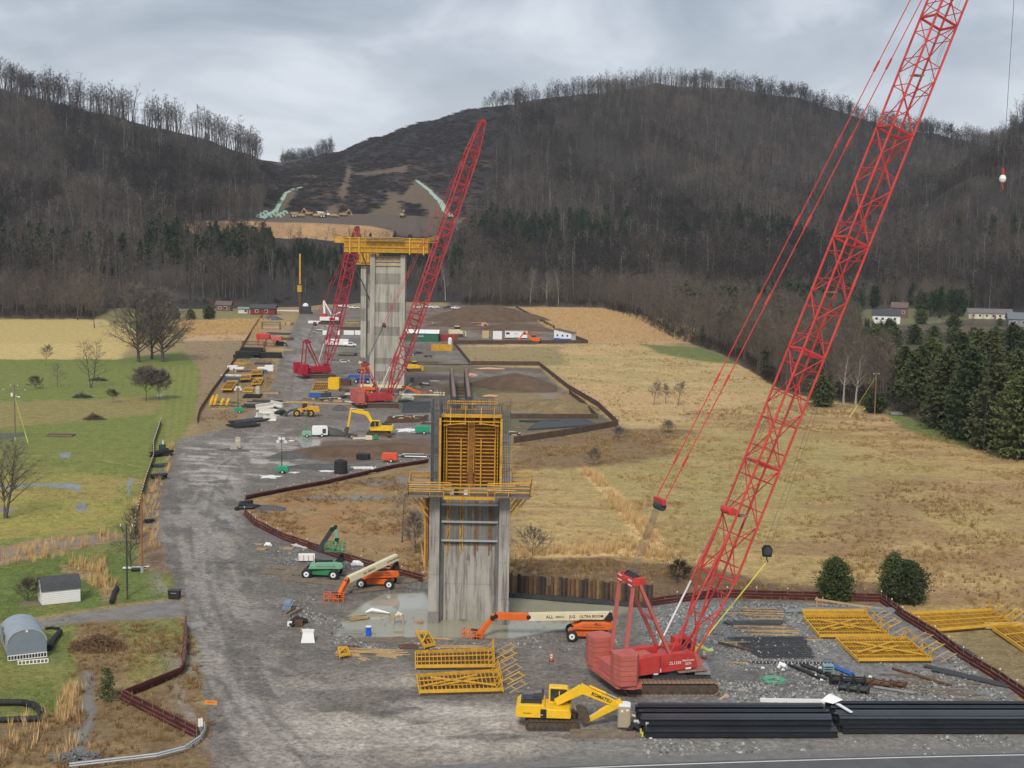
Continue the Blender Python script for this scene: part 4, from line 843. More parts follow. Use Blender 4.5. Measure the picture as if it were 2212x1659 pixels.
bt(244, 870, 3.2, 11, 'low spreading brown bush on the lawn near the round crowned trees', name='bush', limbs=26, sub=8, tw=8, spread=.8, start=.3, twm=MT_BARE, tl=.5)
bt(168, 692, 20, 12, 'tall bare tree at the left edge of the far straw field', limbs=34, sub=8, tw=6, spread=.34, tl=1.3, tw_w=.08)
bt(204, 708, 17, 13, 'bare tree standing in front of the wood on the straw field', limbs=30, sub=8, tw=6, spread=.34, tl=1.3, tw_w=.08)
bt(250, 730, 7, 14, 'dark leaning bare tree left of the big cluster', limbs=20, sub=6, tw=6, spread=.5)
bt(60, 1300, 2.6, 15, 'low purple brown bush beside the white shed', name='bush', limbs=36, sub=7, tw=6, spread=.9, start=.02, twm=MT_BARE, tl=.5, up=.6)
bt(283, 1228, 8.5, 16, 'thin bare tree between the two utility poles by the haul road', limbs=34, sub=8, tw=7, spread=.3, start=.12, tl=.7)
bt(868, 1172, 8, 17, 'spindly bare tree in the wet meadow left of the near pier', limbs=18, sub=5, tw=5, spread=.3, start=.3)
bt(898, 1195, 6, 18, 'dense bare bush tight against the left side of the near pier', name='bush', limbs=34, sub=8, tw=7, spread=.4, start=.1)
bt(1150, 1202, 3.8, 19, 'low spreading bare bush right of the near pier', name='bush', limbs=26, sub=8, tw=8, spread=.9, start=.05, tl=.5)
bt(1412, 876, 6.6, 20, 'left of three small bare trees in the orange field', limbs=20, sub=6, tw=6, spread=.42, start=.25)
bt(1438, 872, 5.4, 21, 'middle and smallest of three small bare trees in the orange field', limbs=18, sub=6, tw=6, spread=.42, start=.25)
bt(1464, 876, 6.8, 22, 'right of three small bare trees in the orange field', limbs=20, sub=6, tw=6, spread=.42, start=.25)
bt(1282, 1008, 3.8, 23, 'upright bare bush at the top of the golden reed strip', name='bush', limbs=24, sub=6, tw=6, spread=.5, start=.05)
bt(1442, 936, 2.8, 24, 'low bare bush in the field beyond the fence corner', name='bush', limbs=24, sub=6, tw=6, spread=.7, start=.05)
bt(1336, 948, 2.6, 25, 'low dark bush beside the outer fence corner', name='bush', limbs=24, sub=6, tw=6, spread=.7, start=.05)
bt(1465, 1258, 2.8, 26, 'dark bush behind the steel sheet wall', name='bush', limbs=26, sub=7, tw=6, spread=.7, start=.05, twm=MT_BARE)
for i, (x, y, h, lb) in enumerate([(1822, 872, 15, 'tall pale barked sycamore left of the pair beside the lattice boom'), (1848, 876, 14, 'pale barked sycamore right of the pair beside the lattice boom'), (1145, 660, 24, 'white barked bare tree leftmost at the wood edge'), (1182, 662, 22, 'white barked bare tree second from the left at the wood edge'), (1206, 660, 23, 'thin white barked bare tree at the wood edge'), (962, 652, 26, 'lone pale trunk right of the middle crane boom')]):
    bt(x, y, h, 50 + i, lb, limbs=24, sub=6, tw=5, spread=.26, start=.35, wood=M_BARKP, tl=1.2, tw_w=.07, tr=.30)
def ev(x, y, h, wid, seed, label, name='evergreen_tree', layers=26, per=15, clumps=8, cs=.34, base=.03, rnd=0.0, m=MT_PINED, z=0):  # evergreens
    W, T = conifer(seed, h, wid, layers, per, clumps, cs, base, rnd); p = G(x, y); p.z = z
    return tree_thing(name, label, p, W, T, M_BARK, m)
ev(1803, 1297, 5.3, 2.3, 1, 'round dark green cedar left of two behind the corner fence', 'cedar_bush', 34, 20, 12, .24, .02, 1)
ev(1960, 1302, 5.2, 2.6, 2, 'broad dark green cedar right of two behind the corner fence', 'cedar_bush', 34, 20, 12, .24, .02, 1)
ev(1928, 1290, 5.6, 1.9, 22, 'slimmer cedar crown joined to the left side of the broad cedar', 'cedar_bush', 30, 18, 10, .24, .02, 1)
for i, (x, y, h, w) in enumerate([(1892, 742, 8, 4.6), (1932, 750, 8.5, 5), (1975, 744, 8.5, 5), (2016, 752, 9, 5), (2060, 742, 7.5, 5), (2102, 752, 8.5, 5), (2150, 746, 8, 5), (2200, 752, 8.5, 5)]):
    ev(x, y, h, w, 130 + i, ['leftmost', 'second', 'third', 'fourth', 'fifth', 'sixth', 'seventh', 'rightmost'][i] + ' low dark evergreen in the row below the far houses, behind the pine stand', 'evergreen_tree', 18, 12, 6, .7, .0, .7)
k = 0
for x, y, h, w in [(1985, 890, 17, 5), (2040, 925, 17, 5), (2095, 950, 17, 5.5), (2150, 970, 17, 5.5), (2205, 990, 16, 5.5), (2010, 862, 17, 5), (2070, 880, 18, 5.5), (2130, 905, 18, 5.5), (2190, 930, 18, 5.5), (1950, 868, 13, 4.2), (2240, 960, 17, 5.5), (2110, 850, 17, 5), (2180, 870, 18, 5.5)]:
    ev(x, y, h * (1.0 + .22 * ((k * 7) % 5) / 4), w * 1.35, 60 + k, ['first', 'second', 'third', 'fourth', 'fifth', 'sixth', 'seventh', 'eighth', 'ninth', 'lowest', 'eleventh', 'twelfth', 'thirteenth'][k] + ' dark pine ' + ('along the front edge' if k < 5 else 'within the back rows') + ' of the right hand pine stand', 'pine_tree', 26, 18, 8, .8, .0, .6); k += 1
for i, (x, y, h, w, lb) in enumerate([(1545, 690, 17, 5, 'dark evergreen left of a trio in the brown wood'), (1580, 700, 18, 6, 'dark evergreen in the middle of a trio in the brown wood'), (1608, 694, 15, 5, 'dark evergreen right of a trio in the brown wood'), (452, 690, 6.5, 3.3, 'round dark evergreen on the far lawn by the red barn'), (412, 692, 5.2, 2.2, 'smaller round evergreen on the far lawn left of the darker one'), (378, 690, 6, 2.6, 'pale round evergreen beside the big bare cluster'),
                                    (1712, 760, 13, 6, 'yellow green evergreen behind the lattice boom'), (1770, 740, 14, 5, 'dark evergreen right of the lattice boom'), (1775, 878, 8, 4, 'low dark evergreen at the field edge beside the boom'), (1890, 892, 5, 3.2, 'low round evergreen behind the right hand utility pole'), (1990, 700, 8, 4, 'dark evergreen in front of the white house'), (2060, 712, 7, 4, 'dark evergreen left of the cream bungalow garden'), (1920, 708, 4.5, 3.5, 'dark evergreen under the white house'), (1875, 872, 4.5, 1.4, 'tiny spruce on the small clearing lawn'), (2160, 704, 4, 3, 'evergreen under the cream bungalow'), (1940, 640, 17, 6, 'tall evergreen behind the brown house'), (2150, 640, 17, 7, 'tall evergreen behind the cream bungalow')]):
    ev(x, y, h, w, 90 + i, lb, 'evergreen_tree', 20, 14, 7, .6 if h > 4.8 else .26, .03, 1 if w / h > .35 else 0)

ev(233, 1515, 3.2, .9, 77, 'young thin green pine beside the muddy ditch', 'evergreen_tree', 12, 7, 4, .26, .12, 0)
# ================================================================ PIERS
def conc_mat(name, base, dark, band=3.7, light=(0.5, 0.48, 0.43)):
    m = bpy.data.materials.new(name); m.use_nodes = True; N = m.node_tree.nodes; L = m.node_tree.links; b = N['Principled BSDF']
    tcn = N.new('ShaderNodeTexCoord'); ge = N.new('ShaderNodeNewGeometry')
    def ns(vec, sc, det, ro=.6):
        n = N.new('ShaderNodeTexNoise'); n.inputs['Scale'].default_value = sc; n.inputs['Detail'].default_value = det; n.inputs['Roughness'].default_value = ro; L.new(vec, n.inputs['Vector']); return n.outputs['Fac']
    def mp(sc):
        q = N.new('ShaderNodeMapping'); q.inputs['Scale'].default_value = sc; L.new(ge.outputs['Position'], q.inputs[0]); return q.outputs[0]
    def rmp(v, a, c, lo=0., hi=1.):
        r = N.new('ShaderNodeMapRange'); r.inputs['From Min'].default_value = a; r.inputs['From Max'].default_value = c; r.inputs['To Min'].default_value = lo; r.inputs['To Max'].default_value = hi; L.new(v, r.inputs['Value']); return r.outputs[0]
    def mixc(f, a, c):
        x = N.new('ShaderNodeMixRGB'); L.new(f, x.inputs[0])
        if isinstance(a, tuple): x.inputs[1].default_value = lin(a)
        else: L.new(a, x.inputs[1])
        x.inputs[2].default_value = lin(c); return x.outputs[0]
    big = ns(mp((.35, .35, .16)), 1, 5); c0 = mixc(rmp(big, .4, .62), base, light)
    st = ns(mp((1.6, 1.6, .10)), 1, 6, .7); c1 = mixc(rmp(st, .48, .64, 0, .85), c0, dark)
    fine = ns(mp((1, 1, 1.6)), 1.1, 9, .8); c2 = mixc(rmp(fine, .55, .75, 0, .5), c1, dark)
    wh = ns(mp((1.1, 1.1, .25)), 1.7, 8, .8); c3 = mixc(rmp(wh, .58, .70, 0, .6), c2, (0.55, 0.53, 0.49))
    L.new(c3, b.inputs['Base Color']); b.inputs['Roughness'].default_value = .9; b.inputs['Specular IOR Level'].default_value = .25
    bp = N.new('ShaderNodeBump'); bp.inputs['Distance'].default_value = .03; bp.inputs['Strength'].default_value = .5; L.new(fine, bp.inputs['Height']); L.new(bp.outputs[0], b.inputs['Normal'])
    return m
M_CONC = conc_mat('stained pier concrete', (0.34, 0.32, 0.29), (0.12, 0.11, 0.10), light=(0.43, 0.41, 0.37))
M_CONCD = conc_mat('dark pier concrete', (0.19, 0.18, 0.165), (0.08, 0.075, 0.07), light=(0.26, 0.25, 0.23))  # darker tone for the upper web lifts, chamfers and footings
M_CONCL = conc_mat('light far concrete', (0.42, 0.395, 0.345), (0.22, 0.20, 0.17), light=(0.50, 0.47, 0.41))
M_CONCB = conc_mat('dark lift band concrete', (0.27, 0.25, 0.22), (0.16, 0.145, 0.125), light=(0.33, 0.31, 0.27))
def lifts(parent, x0, x1, y0, y1, z0, z1, step, m, m2=None, bands=(), name='concrete_lift', batter=0.0, phase=0.0):
    z = z0; k = 0
    while z < z1 - .05:
        zt = min(z + (step - phase if k == 0 else step), z1); mb = MB()
        bx0, bx1 = x0 - batter * (z1 - z), x1 + batter * (z1 - z); tx0, tx1 = x0 - batter * (z1 - zt), x1 + batter * (z1 - zt)
        g = .035
        P = [(bx0, y0, z), (bx1, y0, z), (bx1, y1, z), (bx0, y1, z), (tx0, y0, zt - g), (tx1, y0, zt - g), (tx1, y1, zt - g), (tx0, y1, zt - g)]
        mb.add(P, [(0, 3, 2, 1), (4, 5, 6, 7), (0, 1, 5, 4), (1, 2, 6, 5), (2, 3, 7, 6), (3, 0, 4, 7)])
        mb.box(((x0 + x1) / 2, (y0 + y1) / 2, zt - g / 2), (x1 - x0 - .08, y1 - y0 - .08, g))
        mb.build(name, m2 if (m2 and k in bands) else m, parent); z = zt; k += 1
def rail(mb, pts, h=1.1, r=.035, rails=(.55, 1.1), posts=True):
    for a, b in zip(pts[:-1], pts[1:]):
        a, b = Vector(a), Vector(b); L_ = (b - a).length; n = max(1, int(L_ / 2))
        for q in rails: mb.bar(a + Vector((0, 0, q)), b + Vector((0, 0, q)), r * 2.4, r * 3.2)
        for i in range(n + 1): p = a.lerp(b, i / n); mb.bar(p, p + Vector((0, 0, h)), r * 2)
# ---- near pier
PD = 156.0; NP0 = A(921, 1361, PD); NP1 = A(1096, 1357, PD)
px0 = A(926, 1200, PD).x; px1 = A(1100, 1200, PD).x
t = thing('bridge_pier', 'nearest grey concrete pier under construction topped by yellow formwork, standing in the muddy pond', 'pier', ((px0 + px1) / 2, PD, 0), 0)
hw = (px1 - px0) / 2; LEG = 1.2; ZT = 15.0
lifts(t, -hw, -hw + LEG, 0, 6.0, -.3, ZT, 4.3, M_CONC, phase=2.7)
lifts(t, hw - LEG, hw, 0, 6.0, -.3, ZT, 4.3, M_CONC, phase=1.2)
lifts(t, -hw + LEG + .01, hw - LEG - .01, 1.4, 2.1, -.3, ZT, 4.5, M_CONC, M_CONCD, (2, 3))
for s in (-1, 1): # chamfer where leg meets the web, its shade put into darker concrete
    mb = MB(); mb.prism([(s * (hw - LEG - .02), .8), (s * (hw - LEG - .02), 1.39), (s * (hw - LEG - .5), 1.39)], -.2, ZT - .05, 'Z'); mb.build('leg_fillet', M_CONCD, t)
for s in (-1, 1):
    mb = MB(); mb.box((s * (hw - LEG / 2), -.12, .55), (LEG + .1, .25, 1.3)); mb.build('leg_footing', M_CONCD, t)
for z in (9.4, 11.6, 13.6):
    mb = MB(); mb.box((0, 1.0, z), (hw * 2 - LEG * 2 - .3, .22, .22)); mb.build('waler_pipe', M_GALV, t)
for x in (-2.45, -.95, .75, 2.35):
    mb = MB()
    for k in range(7): mb.bar((x, 1.3, ZT - 1.05 * k), (x + (.16 if k % 2 else -.16), 1.3, ZT - 1.05 * (k + 1)), .09)
    mb.bar((x - .16, 1.3, ZT), (x - .16, 1.3, 8.2), .08); mb.bar((x + .16, 1.3, ZT), (x + .16, 1.3, 8.2), .08); mb.build('climbing_rail', M_FORM if x < 0 else M_FORMD, t)
# stain and form-tie marks
mb = MB(); mb.prism([(-.35, 7.0), (.05, 7.0), (.12, 7.35), (-.12, 7.8), (-.2, 7.75), (-.3, 7.3)], 1.36, 1.39); mb.build('dark_patch', M_CONCD, t)
# platform
for sx in (-1, 1):
    mb = MB(); cx_ = sx * (hw + 1.05)
    mb.box((cx_, 1.0, ZT + .12), (2.3, 7.6, .14)); mb.build('platform_deck', M_WOODG, t)
    mb = MB(); rail(mb, [(sx * hw * .45, -2.2, ZT + .2), (sx * (hw + 2.2), -2.2, ZT + .2), (sx * (hw + 2.5), 4.8, ZT + .2), (sx * (hw + .2), 4.8, ZT + .2)], 1.5, .04, (.5, 1.0, 1.5)); mb.build('guard_rail', M_FORM, t)
    for y in (-1.2, 1.5, 4.2):
        mb = MB(); mb.bar((sx * (hw + 2.0), y, ZT), (sx * (hw + .05), y, ZT - 2.4), .12); mb.bar((sx * (hw + 1.4), y, ZT), (sx * (hw + .05), y, ZT - 1.6), .09); mb.box((sx * (hw + 1.1), y, ZT - .05), (2.2, .25, .22)); mb.build('bracket', M_FORM, t)
mb = MB(); mb.box((0, -1.3, ZT + .12), (hw * 2, 2.0, .14)); mb.build('platform_deck', M_WOODG, t)
mb = MB(); mb.box((0, -2.25, ZT - .02), (hw * 1.25, .16, .35)); mb.build('edge_beam', M_FORM, t)
mb = MB(); rail(mb, [(-hw * .62, -2.2, ZT + .2), (hw * .62, -2.2, ZT + .2)], 1.3, .04, (.45, .9, 1.3)); mb.build('guard_rail', M_FORM, t)
for sx, x0_, x1_ in ((-1, -hw - 2.2, -.2 - 1.8), (1, 2.0, hw + .6)):
    for z in (ZT + 1.25, ZT + 1.75):
        mb = MB(); mb.box(((x0_ + x1_) / 2, -2.34, z - .3), (x1_ - x0_, .06, .14)); mb.build('rail_board', M_WOOD, t)
# form box between the legs, seen from inside: plywood skin, walers, strongbacks, side frames
FW = 3.45; ZB, ZF = ZT + .35, ZT + 8.7; FY = 2.2
mb = MB(); mb.box((0, FY + .55, (ZB + ZF) / 2), (FW * 2, .06, ZF - ZB)); mb.build('form_skin', M_FORMD, t)
for k in range(19):
    z = ZB + .35 + k * (ZF - ZB - .9) / 18
    for s in (-1, 1): mb = MB(); mb.box((s * 1.85, FY + .30, z), (2.75, .34, .085)); mb.build('waler', M_FORMW if k % 3 else M_FORM, t)
for x in (-2.75, -1.15, 1.15, 2.75): mb = MB(); mb.box((x, FY + .02, ZB + 2.9), (.13, .16, 5.5)); mb.build('strongback', M_FORM, t)
mb = MB(); mb.box((0, FY + .25, (ZB + ZF) / 2), (.5, .36, ZF - ZB)); mb.build('centre_post', M_FORMD, t)
for s in (-1, 1): mb = MB(); mb.box((s * .33, FY + .1, (ZB + ZF) / 2 + .9), (.07, .12, (ZF - ZB) * .8)); mb.build('centre_channel', M_FORM, t)
for s in (-1, 1):
    mb = MB(); mb.box((s * FW, FY - .7, (ZB + ZF) / 2), (.16, 2.4, ZF - ZB)); mb.build('side_form', M_FORMD, t)
    mb = MB(); mb.box((s * (FW + .02), FY - 1.98, (ZB + ZF) / 2), (.24, .14, ZF - ZB)); mb.build('side_edge', M_FORM, t)
    for i in range(2): mb = MB(); mb.box((s * (FW - .38 - i * .26), FY - .2, (ZB + ZF) / 2), (.08, .5, ZF - ZB - .5)); mb.build('corner_channel', M_FORM, t)
for z, d in ((ZF + .05, .26), (ZF - .55, .13)): mb = MB(); mb.box((0, FY - .1 - (.6 if d < .2 else 0), z), (FW * 2 + .2, 1.3 if d > .2 else .16, d)); mb.build('top_frame', M_FORM, t)
mb = MB(); mb.bar((-3.2, FY - .8, ZF - 1.0), (-.6, FY - .8, ZF - .7), .1); mb.build('diagonal_brace', M_FORM, t)
mb = MB(); mb.bar((3.2, FY - .8, ZF - 1.0), (.9, FY - .8, ZF - .7), .1); mb.build('diagonal_brace', M_FORM, t)
for x in (-2.4, -.7, 1.1, 2.6): mb = MB(); mb.bar((x, FY - .9, ZF - .9), (x + .05, FY - .5, ZF + 1.1), .08); mb.build('frame_hanger', M_FORM, t)
# rear platform with rails
mb = MB(); rail(mb, [(-2.9, 4.2, ZF + .1), (2.9, 4.2, ZF + .1)], 1.1, .045, (.4, 1.1)); rail(mb, [(-2.9, 5.6, ZF + .1), (2.9, 5.6, ZF + .1)], 1.2, .04, (1.2,)); mb.build('guard_rail', M_FORM, t)
mb = MB(); mb.box((0, 4.9, ZF + .02), (6.2, 1.6, .1)); mb.build('platform_deck', M_WOODG, t)
mb = MB(); mb.box((-.9, 4.6, ZF + .6), (.7, .5, .8)); mb.build('form_jack', M_FORM, t)
# rebar walls over the legs
def rebar_cage(name, x0, x1, y0, y1, z0, z1, parent, nx=7, ny=9, lean=0):
    mb = MB()
    for i in range(nx):
        for j in range(ny):
            if 0 < i < nx - 1 and 0 < j < ny - 1: continue
            x = x0 + (x1 - x0) * i / (nx - 1); y = y0 + (y1 - y0) * j / (ny - 1); zz = z1 + random.uniform(-1.6, .4)
            mb.bar((x, y, z0), (x + lean, y, zz), .06)
    k = z0 + .3
    while k < z1 - .3:
        mb.bar((x0, y0, k), (x1, y0, k), .035); mb.bar((x0, y1, k), (x1, y1, k), .035); mb.bar((x0, y0, k), (x0, y1, k), .035); mb.bar((x1, y0, k), (x1, y1, k), .035); k += .62
    o = mb.build(name, M_REBAR, parent); o['kind'] = 'stuff'; return o
rebar_cage('rebar_cage', -hw + .12, -hw + LEG - .1, .2, 5.8, ZT - .1, ZT + 11.0, t, 6, 8)
rebar_cage('rebar_cage', hw - LEG + .1, hw - .12, .2, 5.8, ZT - .1, ZT + 10.2, t, 6, 8)
rebar_cage('web_rebar', -hw + LEG, hw - LEG, 3.0, 3.4, ZF + .2, ZF + 1.9, t, 30, 2)
# left side formwork panel hung on the leg
mb = MB(); mb.box((-hw - .22, 2.4, 10.8), (.3, 4.8, 7.6)); mb.build('side_panel', M_FORMD, t)
for y in (.1, 1.6, 3.2, 4.7): mb = MB(); mb.box((-hw - .46, y, 10.6), (.16, .16, 8.4)); mb.build('climbing_rail', M_FORM, t)
mb = MB(); mb.bar((-hw - .9, .2, 9.2), (-hw - .4, .2, 5.8), .12); mb.build('prop', M_WOOD, t)
for z, y in ((12.9, .4), (11.7, .2), (8.9, 1.2)): mb = MB(); mb.box((hw + .12, y, z), (.22, .5, .14)); mb.build('form_bracket', M_FORM, t)
for x, m_ in ((-2.0, M_WHITE), (-1.5, M_BLK), (-.4, M_WHITE)): mb = MB(); mb.tube((x, -1.4, ZT + .2), (x, -1.4, ZT + .75), .26, 10); mb.build('site_bucket', m_, t)

# ---- middle (far) pier with the yellow pier-table form
FD = 380.0; fx0, fx1 = A(799, 700, FD).x, A(874, 700, FD).x; fh = (fx1 - fx0) / 2; fcx = (fx0 + fx1) / 2; FZ = Hgt(836, 549, FD)
t = thing('bridge_pier', 'tall pale concrete pier carrying a wide yellow table form, in the middle of the site', 'pier', (fcx, FD, 0))
lifts(t, -fh, -fh + 1.25, 0, 5, -.3, FZ, 4.2, M_CONCL); lifts(t, fh - 1.25, fh, 0, 5, -.3, FZ, 4.2, M_CONCL)
zz = -.3
for k, (z1_, mm) in enumerate([(3.6, M_CONCL), (6.3, M_CONCB), (8.4, M_CONCL), (10.0, M_CONCB), (15.0, M_CONCL), (16.2, M_CONCL), (18.6, M_CONCB), (22.8, M_CONCL), (25.2, M_CONCB), (30.3, M_CONCL), (33.2, M_CONCB), (FZ - .6, M_CONCL)]):
    mb = MB(); mb.box((0, 1.2, (zz + z1_ - .03) / 2), (fh * 2 - 2.52, .8, z1_ - zz - .03)); mb.build('concrete_lift', mm, t); zz = z1_
for k in range(3): mb = MB(); mb.box((0, .6, FZ - .8 - k * 1.15), (fh * 2 - 2.3, .25, .32)); mb.build('waler_pipe', M_WOOD, t)
for s in (-1, 1):
    mb = MB(); mb.bar((s * (fh + 5.8), .5, FZ + .3), (s * (fh - .1), .5, FZ - 13), .30); mb.build('raking_strut', M_DARK, t)
    mb = MB(); mb.bar((s * (fh + 2.8), 3.5, FZ + .3), (s * (fh - .1), 3.5, FZ - 7), .26); mb.build('raking_strut', M_FORMD, t)
TW = (A(925, 530, FD).x - A(745, 530, FD).x) / 2; tcx = (A(925, 530, FD).x + A(745, 530, FD).x) / 2 - fcx
zlo, zhi = FZ + .45, FZ + 4.3; tilt = math.tan(R(-.4))
for yy, nm in ((-1.2, 'table_form'), (6.2, 'table_form')):
    mb = MB(); mb.box((tcx, yy, (zlo + zhi) / 2), (TW * 2, .12, zhi - zlo)); mb.build(nm, M_FORM, t)
MF2 = mat('bright formwork paint', (0.72, 0.42, 0.05), .6, .15, .8, dirt=.2)
for i in range(47): mb = MB(); mb.box((tcx - TW + TW * 2 * i / 46, -1.36, (zlo + zhi) / 2), (.12, .2, zhi - zlo)); mb.build('form_rib', M_FORMW if i % 3 else M_FORM, t)
for z in (zlo + .1, zlo + 1.4, zhi - .9, zhi): mb = MB(); mb.box((tcx, -1.5, z), (TW * 2 + .2, .16, .22)); mb.build('form_waler', M_FORM, t)
for x in (-9.8, -7.3, 6.4, 10.2): mb = MB(); mb.box((tcx + x, -1.66, (zlo + zhi) / 2 - .1), (.32, .16, zhi - zlo + .7)); mb.build('form_strut', MF2, t)
for s in (-1, 1): mb = MB(); mb.box((tcx + s * TW, 2.5, (zlo + zhi) / 2), (.15, 7.6, zhi - zlo)); mb.build('table_end', M_FORM, t)
mb = MB(); mb.box((tcx, 2.5, zlo - .1), (TW * 2, 7.4, .2)); mb.build('table_floor', M_FORMD, t)
mb = MB(); mb.box((tcx - .4, -2.0, zhi + .15), (10.2, 1.4, .1)); rail(mb, [(tcx - 5.5, -2.7, zhi - .9), (tcx + 4.7, -2.7, zhi - .9)], 1.1, .05, (.3, .7, 1.1)); mb.build('catwalk', M_WOOD, t)
mb = MB(); mb.box((tcx - TW - 1.5, 2.5, zhi - .5), (3.0, 7.0, .16)); rail(mb, [(tcx - TW, -1.0, zhi - .5), (tcx - TW - 2.9, -1.0, zhi - .3), (tcx - TW - 2.9, 6, zhi - .3)], 1.1, .05, (.3, .7, 1.1)); mb.box((tcx - TW - 1.3, -1.0, zhi - 1.0), (2.8, .2, .8)); mb.build('end_platform', M_FORM, t)
mb = MB(); mb.box((tcx + TW + 1.3, 2.5, zhi - .9), (2.6, 7.0, .16)); rail(mb, [(tcx + TW, -1.0, zhi - .9), (tcx + TW + 2.6, -1.0, zhi - .2)], 1.1, .05, (.3, .7, 1.1)); mb.build('end_platform', M_FORM, t)
mb = MB(); mb.bar((tcx - TW - 2.6, -1, zhi + .8), (tcx - TW + 1, -1, zhi + .1), .18); mb.build('tilted_beam', M_FORMD, t)
# ---- rear pier
BD = 492.0; bx0, bx1 = A(779, 680, BD).x, A(853, 680, BD).x; bh = (bx1 - bx0) / 2; BZ = Hgt(790, 574, BD)
t = thing('bridge_pier', 'pale concrete pier standing behind the middle pier and partly hidden by it', 'pier', ((bx0 + bx1) / 2, BD, 0))
lifts(t, -bh, -bh + 1.9, 0, 5, -.3, BZ, 4.4, M_CONCL, M_CONCB, (3, 5)); lifts(t, bh - 1.9, bh, 0, 5, -.3, BZ, 4.4, M_CONCL); lifts(t, -bh + 1.92, bh - 1.92, 2.2, 3.0, -.3, BZ, 4.4, M_CONCL, M_CONCB, (2, 4, 6))
mb = MB(); mb.box((-bh + 2.6, 2.5, BZ + 3.4), (6.5, 6, 4.6)); mb.build('form_box', M_FORM, t)
for i in range(6): mb = MB(); mb.box((-bh - .3 + i * 1.1, -.7, BZ + 3.4), (.2, .3, 4.8)); mb.build('form_rib', M_FORMD, t)
mb = MB(); mb.box((-bh + 1.2, 2, BZ + .6), (6, 7.5, .3)); rail(mb, [(-bh - 1.8, -1.8, BZ + .7), (-bh + 4.2, -1.8, BZ + .7)], 1.1, .06); mb.build('platform_deck', M_FORM, t)

# ================================================================ CRANES
FAT = [1.0]
def lattice(parent, o, d, side, L0, L1, w, m, name='boom_section', r=.10, lace=.05, pan=None, w0=None, w1=None):
    r *= FAT[0]; lace *= FAT[0] * (1.15 if FAT[0] > 1 else 1)
    """square lattice section between distances L0 and L1 along axis d from o; side = horizontal unit vector"""
    n3 = side.cross(d).normalized(); w0 = w if w0 is None else w0; w1 = w if w1 is None else w1
    pan = pan or w * 1.05; n = max(1, round((L1 - L0) / pan)); sec = MB()
    def pt(i, sx, sy):
        f = i / n; ww = (w0[0] + (w1[0] - w0[0]) * f, w0[1] + (w1[1] - w0[1]) * f) if isinstance(w0, tuple) else (w0 + (w1 - w0) * f,) * 2
        return o + d * (L0 + (L1 - L0) * f) + side * (sx * ww[0] / 2) + n3 * (sy * ww[1] / 2)
    cs = [(-1, -1), (1, -1), (1, 1), (-1, 1)]
    for q in range(4):
        a, b = cs[q], cs[(q + 1) % 4]
        for i in range(n):
            if (i + q) % 2: sec.tube(pt(i, *a), pt(i + 1, *b), lace, 4, cap=False)
            else: sec.tube(pt(i, *b), pt(i + 1, *a), lace, 4, cap=False)
            sec.tube(pt(i + .5, *a), pt(i + .5, *b), lace * .8, 4, cap=False)
        for i in (0, n): sec.tube(pt(i, *a), pt(i, *b), lace * 1.5, 5)
    so = sec.build(name, m, parent)
    for c in cs: mb = MB(); mb.tube(pt(0, *c), pt(n, *c), r, 8); mb.build('chord', m, so)
    return so
def crawler(parent, x0, x1, yc, wd, h, mshoe, mfr, nshoe=26, part='crawler_track'):
    """one crawler with individual shoes"""
    mb = MB(); r = h / 2; pf = [(x0 + r, h - .12)] + [(x1 - r + r * .86 * math.sin(a), r + r * .86 * math.cos(a)) for a in [i * math.pi / 6 for i in range(7)]] + [(x0 + r - r * .86 * math.sin(a), r - r * .86 * math.cos(a)) for a in [i * math.pi / 6 for i in range(7)]]
    mb.prism(pf, yc - wd * .28, yc + wd * .28); fr = mb.build(part, mfr, parent)
    for xx in (x0 + r, x1 - r): mb = MB(); mb.tube((xx, yc - wd * .36, r), (xx, yc + wd * .36, r), r * .68, 16); mb.build('sprocket', mshoe if mshoe is not M_SHOE else M_TRACK, fr)
    per = 2 * (x1 - x0 - 2 * r) + 2 * math.pi * r; sh = MB(); sh.box((0, 0, 0), (per / nshoe * .88, wd, .09)); sh.box((0, 0, .07), (.05, wd * .94, .06)); me = sh.mesh('track_shoe', mshoe)
    st_ = x1 - x0 - 2 * r
    for i in range(nshoe):
        s = per * i / nshoe
        if s < st_: p, a = (x0 + r + s, h - .05), 0
        elif s < st_ + math.pi * r: an = (s - st_) / r; p, a = (x1 - r + (r - .05) * math.sin(an), r + (r - .05) * math.cos(an)), an
        elif s < 2 * st_ + math.pi * r: p, a = (x1 - r - (s - st_ - math.pi * r), .05), math.pi
        else: an = (s - 2 * st_ - math.pi * r) / r; p, a = (x0 + r - (r - .05) * math.sin(an), r - (r - .05) * math.cos(an)), math.pi + an
        o = bpy.data.objects.new('track_shoe', me); scene.collection.objects.link(o); o.parent = fr; o.location = (p[0], yc, p[1]); o.rotation_euler = (0, a, 0)
    rl = MB()
    for i in range(7): xx = x0 + r * 1.6 + (x1 - x0 - 3.2 * r) * i / 6; rl.tube((xx, yc - wd * .34, .26), (xx, yc + wd * .34, .26), .19, 10)
    rl.build('rollers', M_DARK, fr)
    return fr
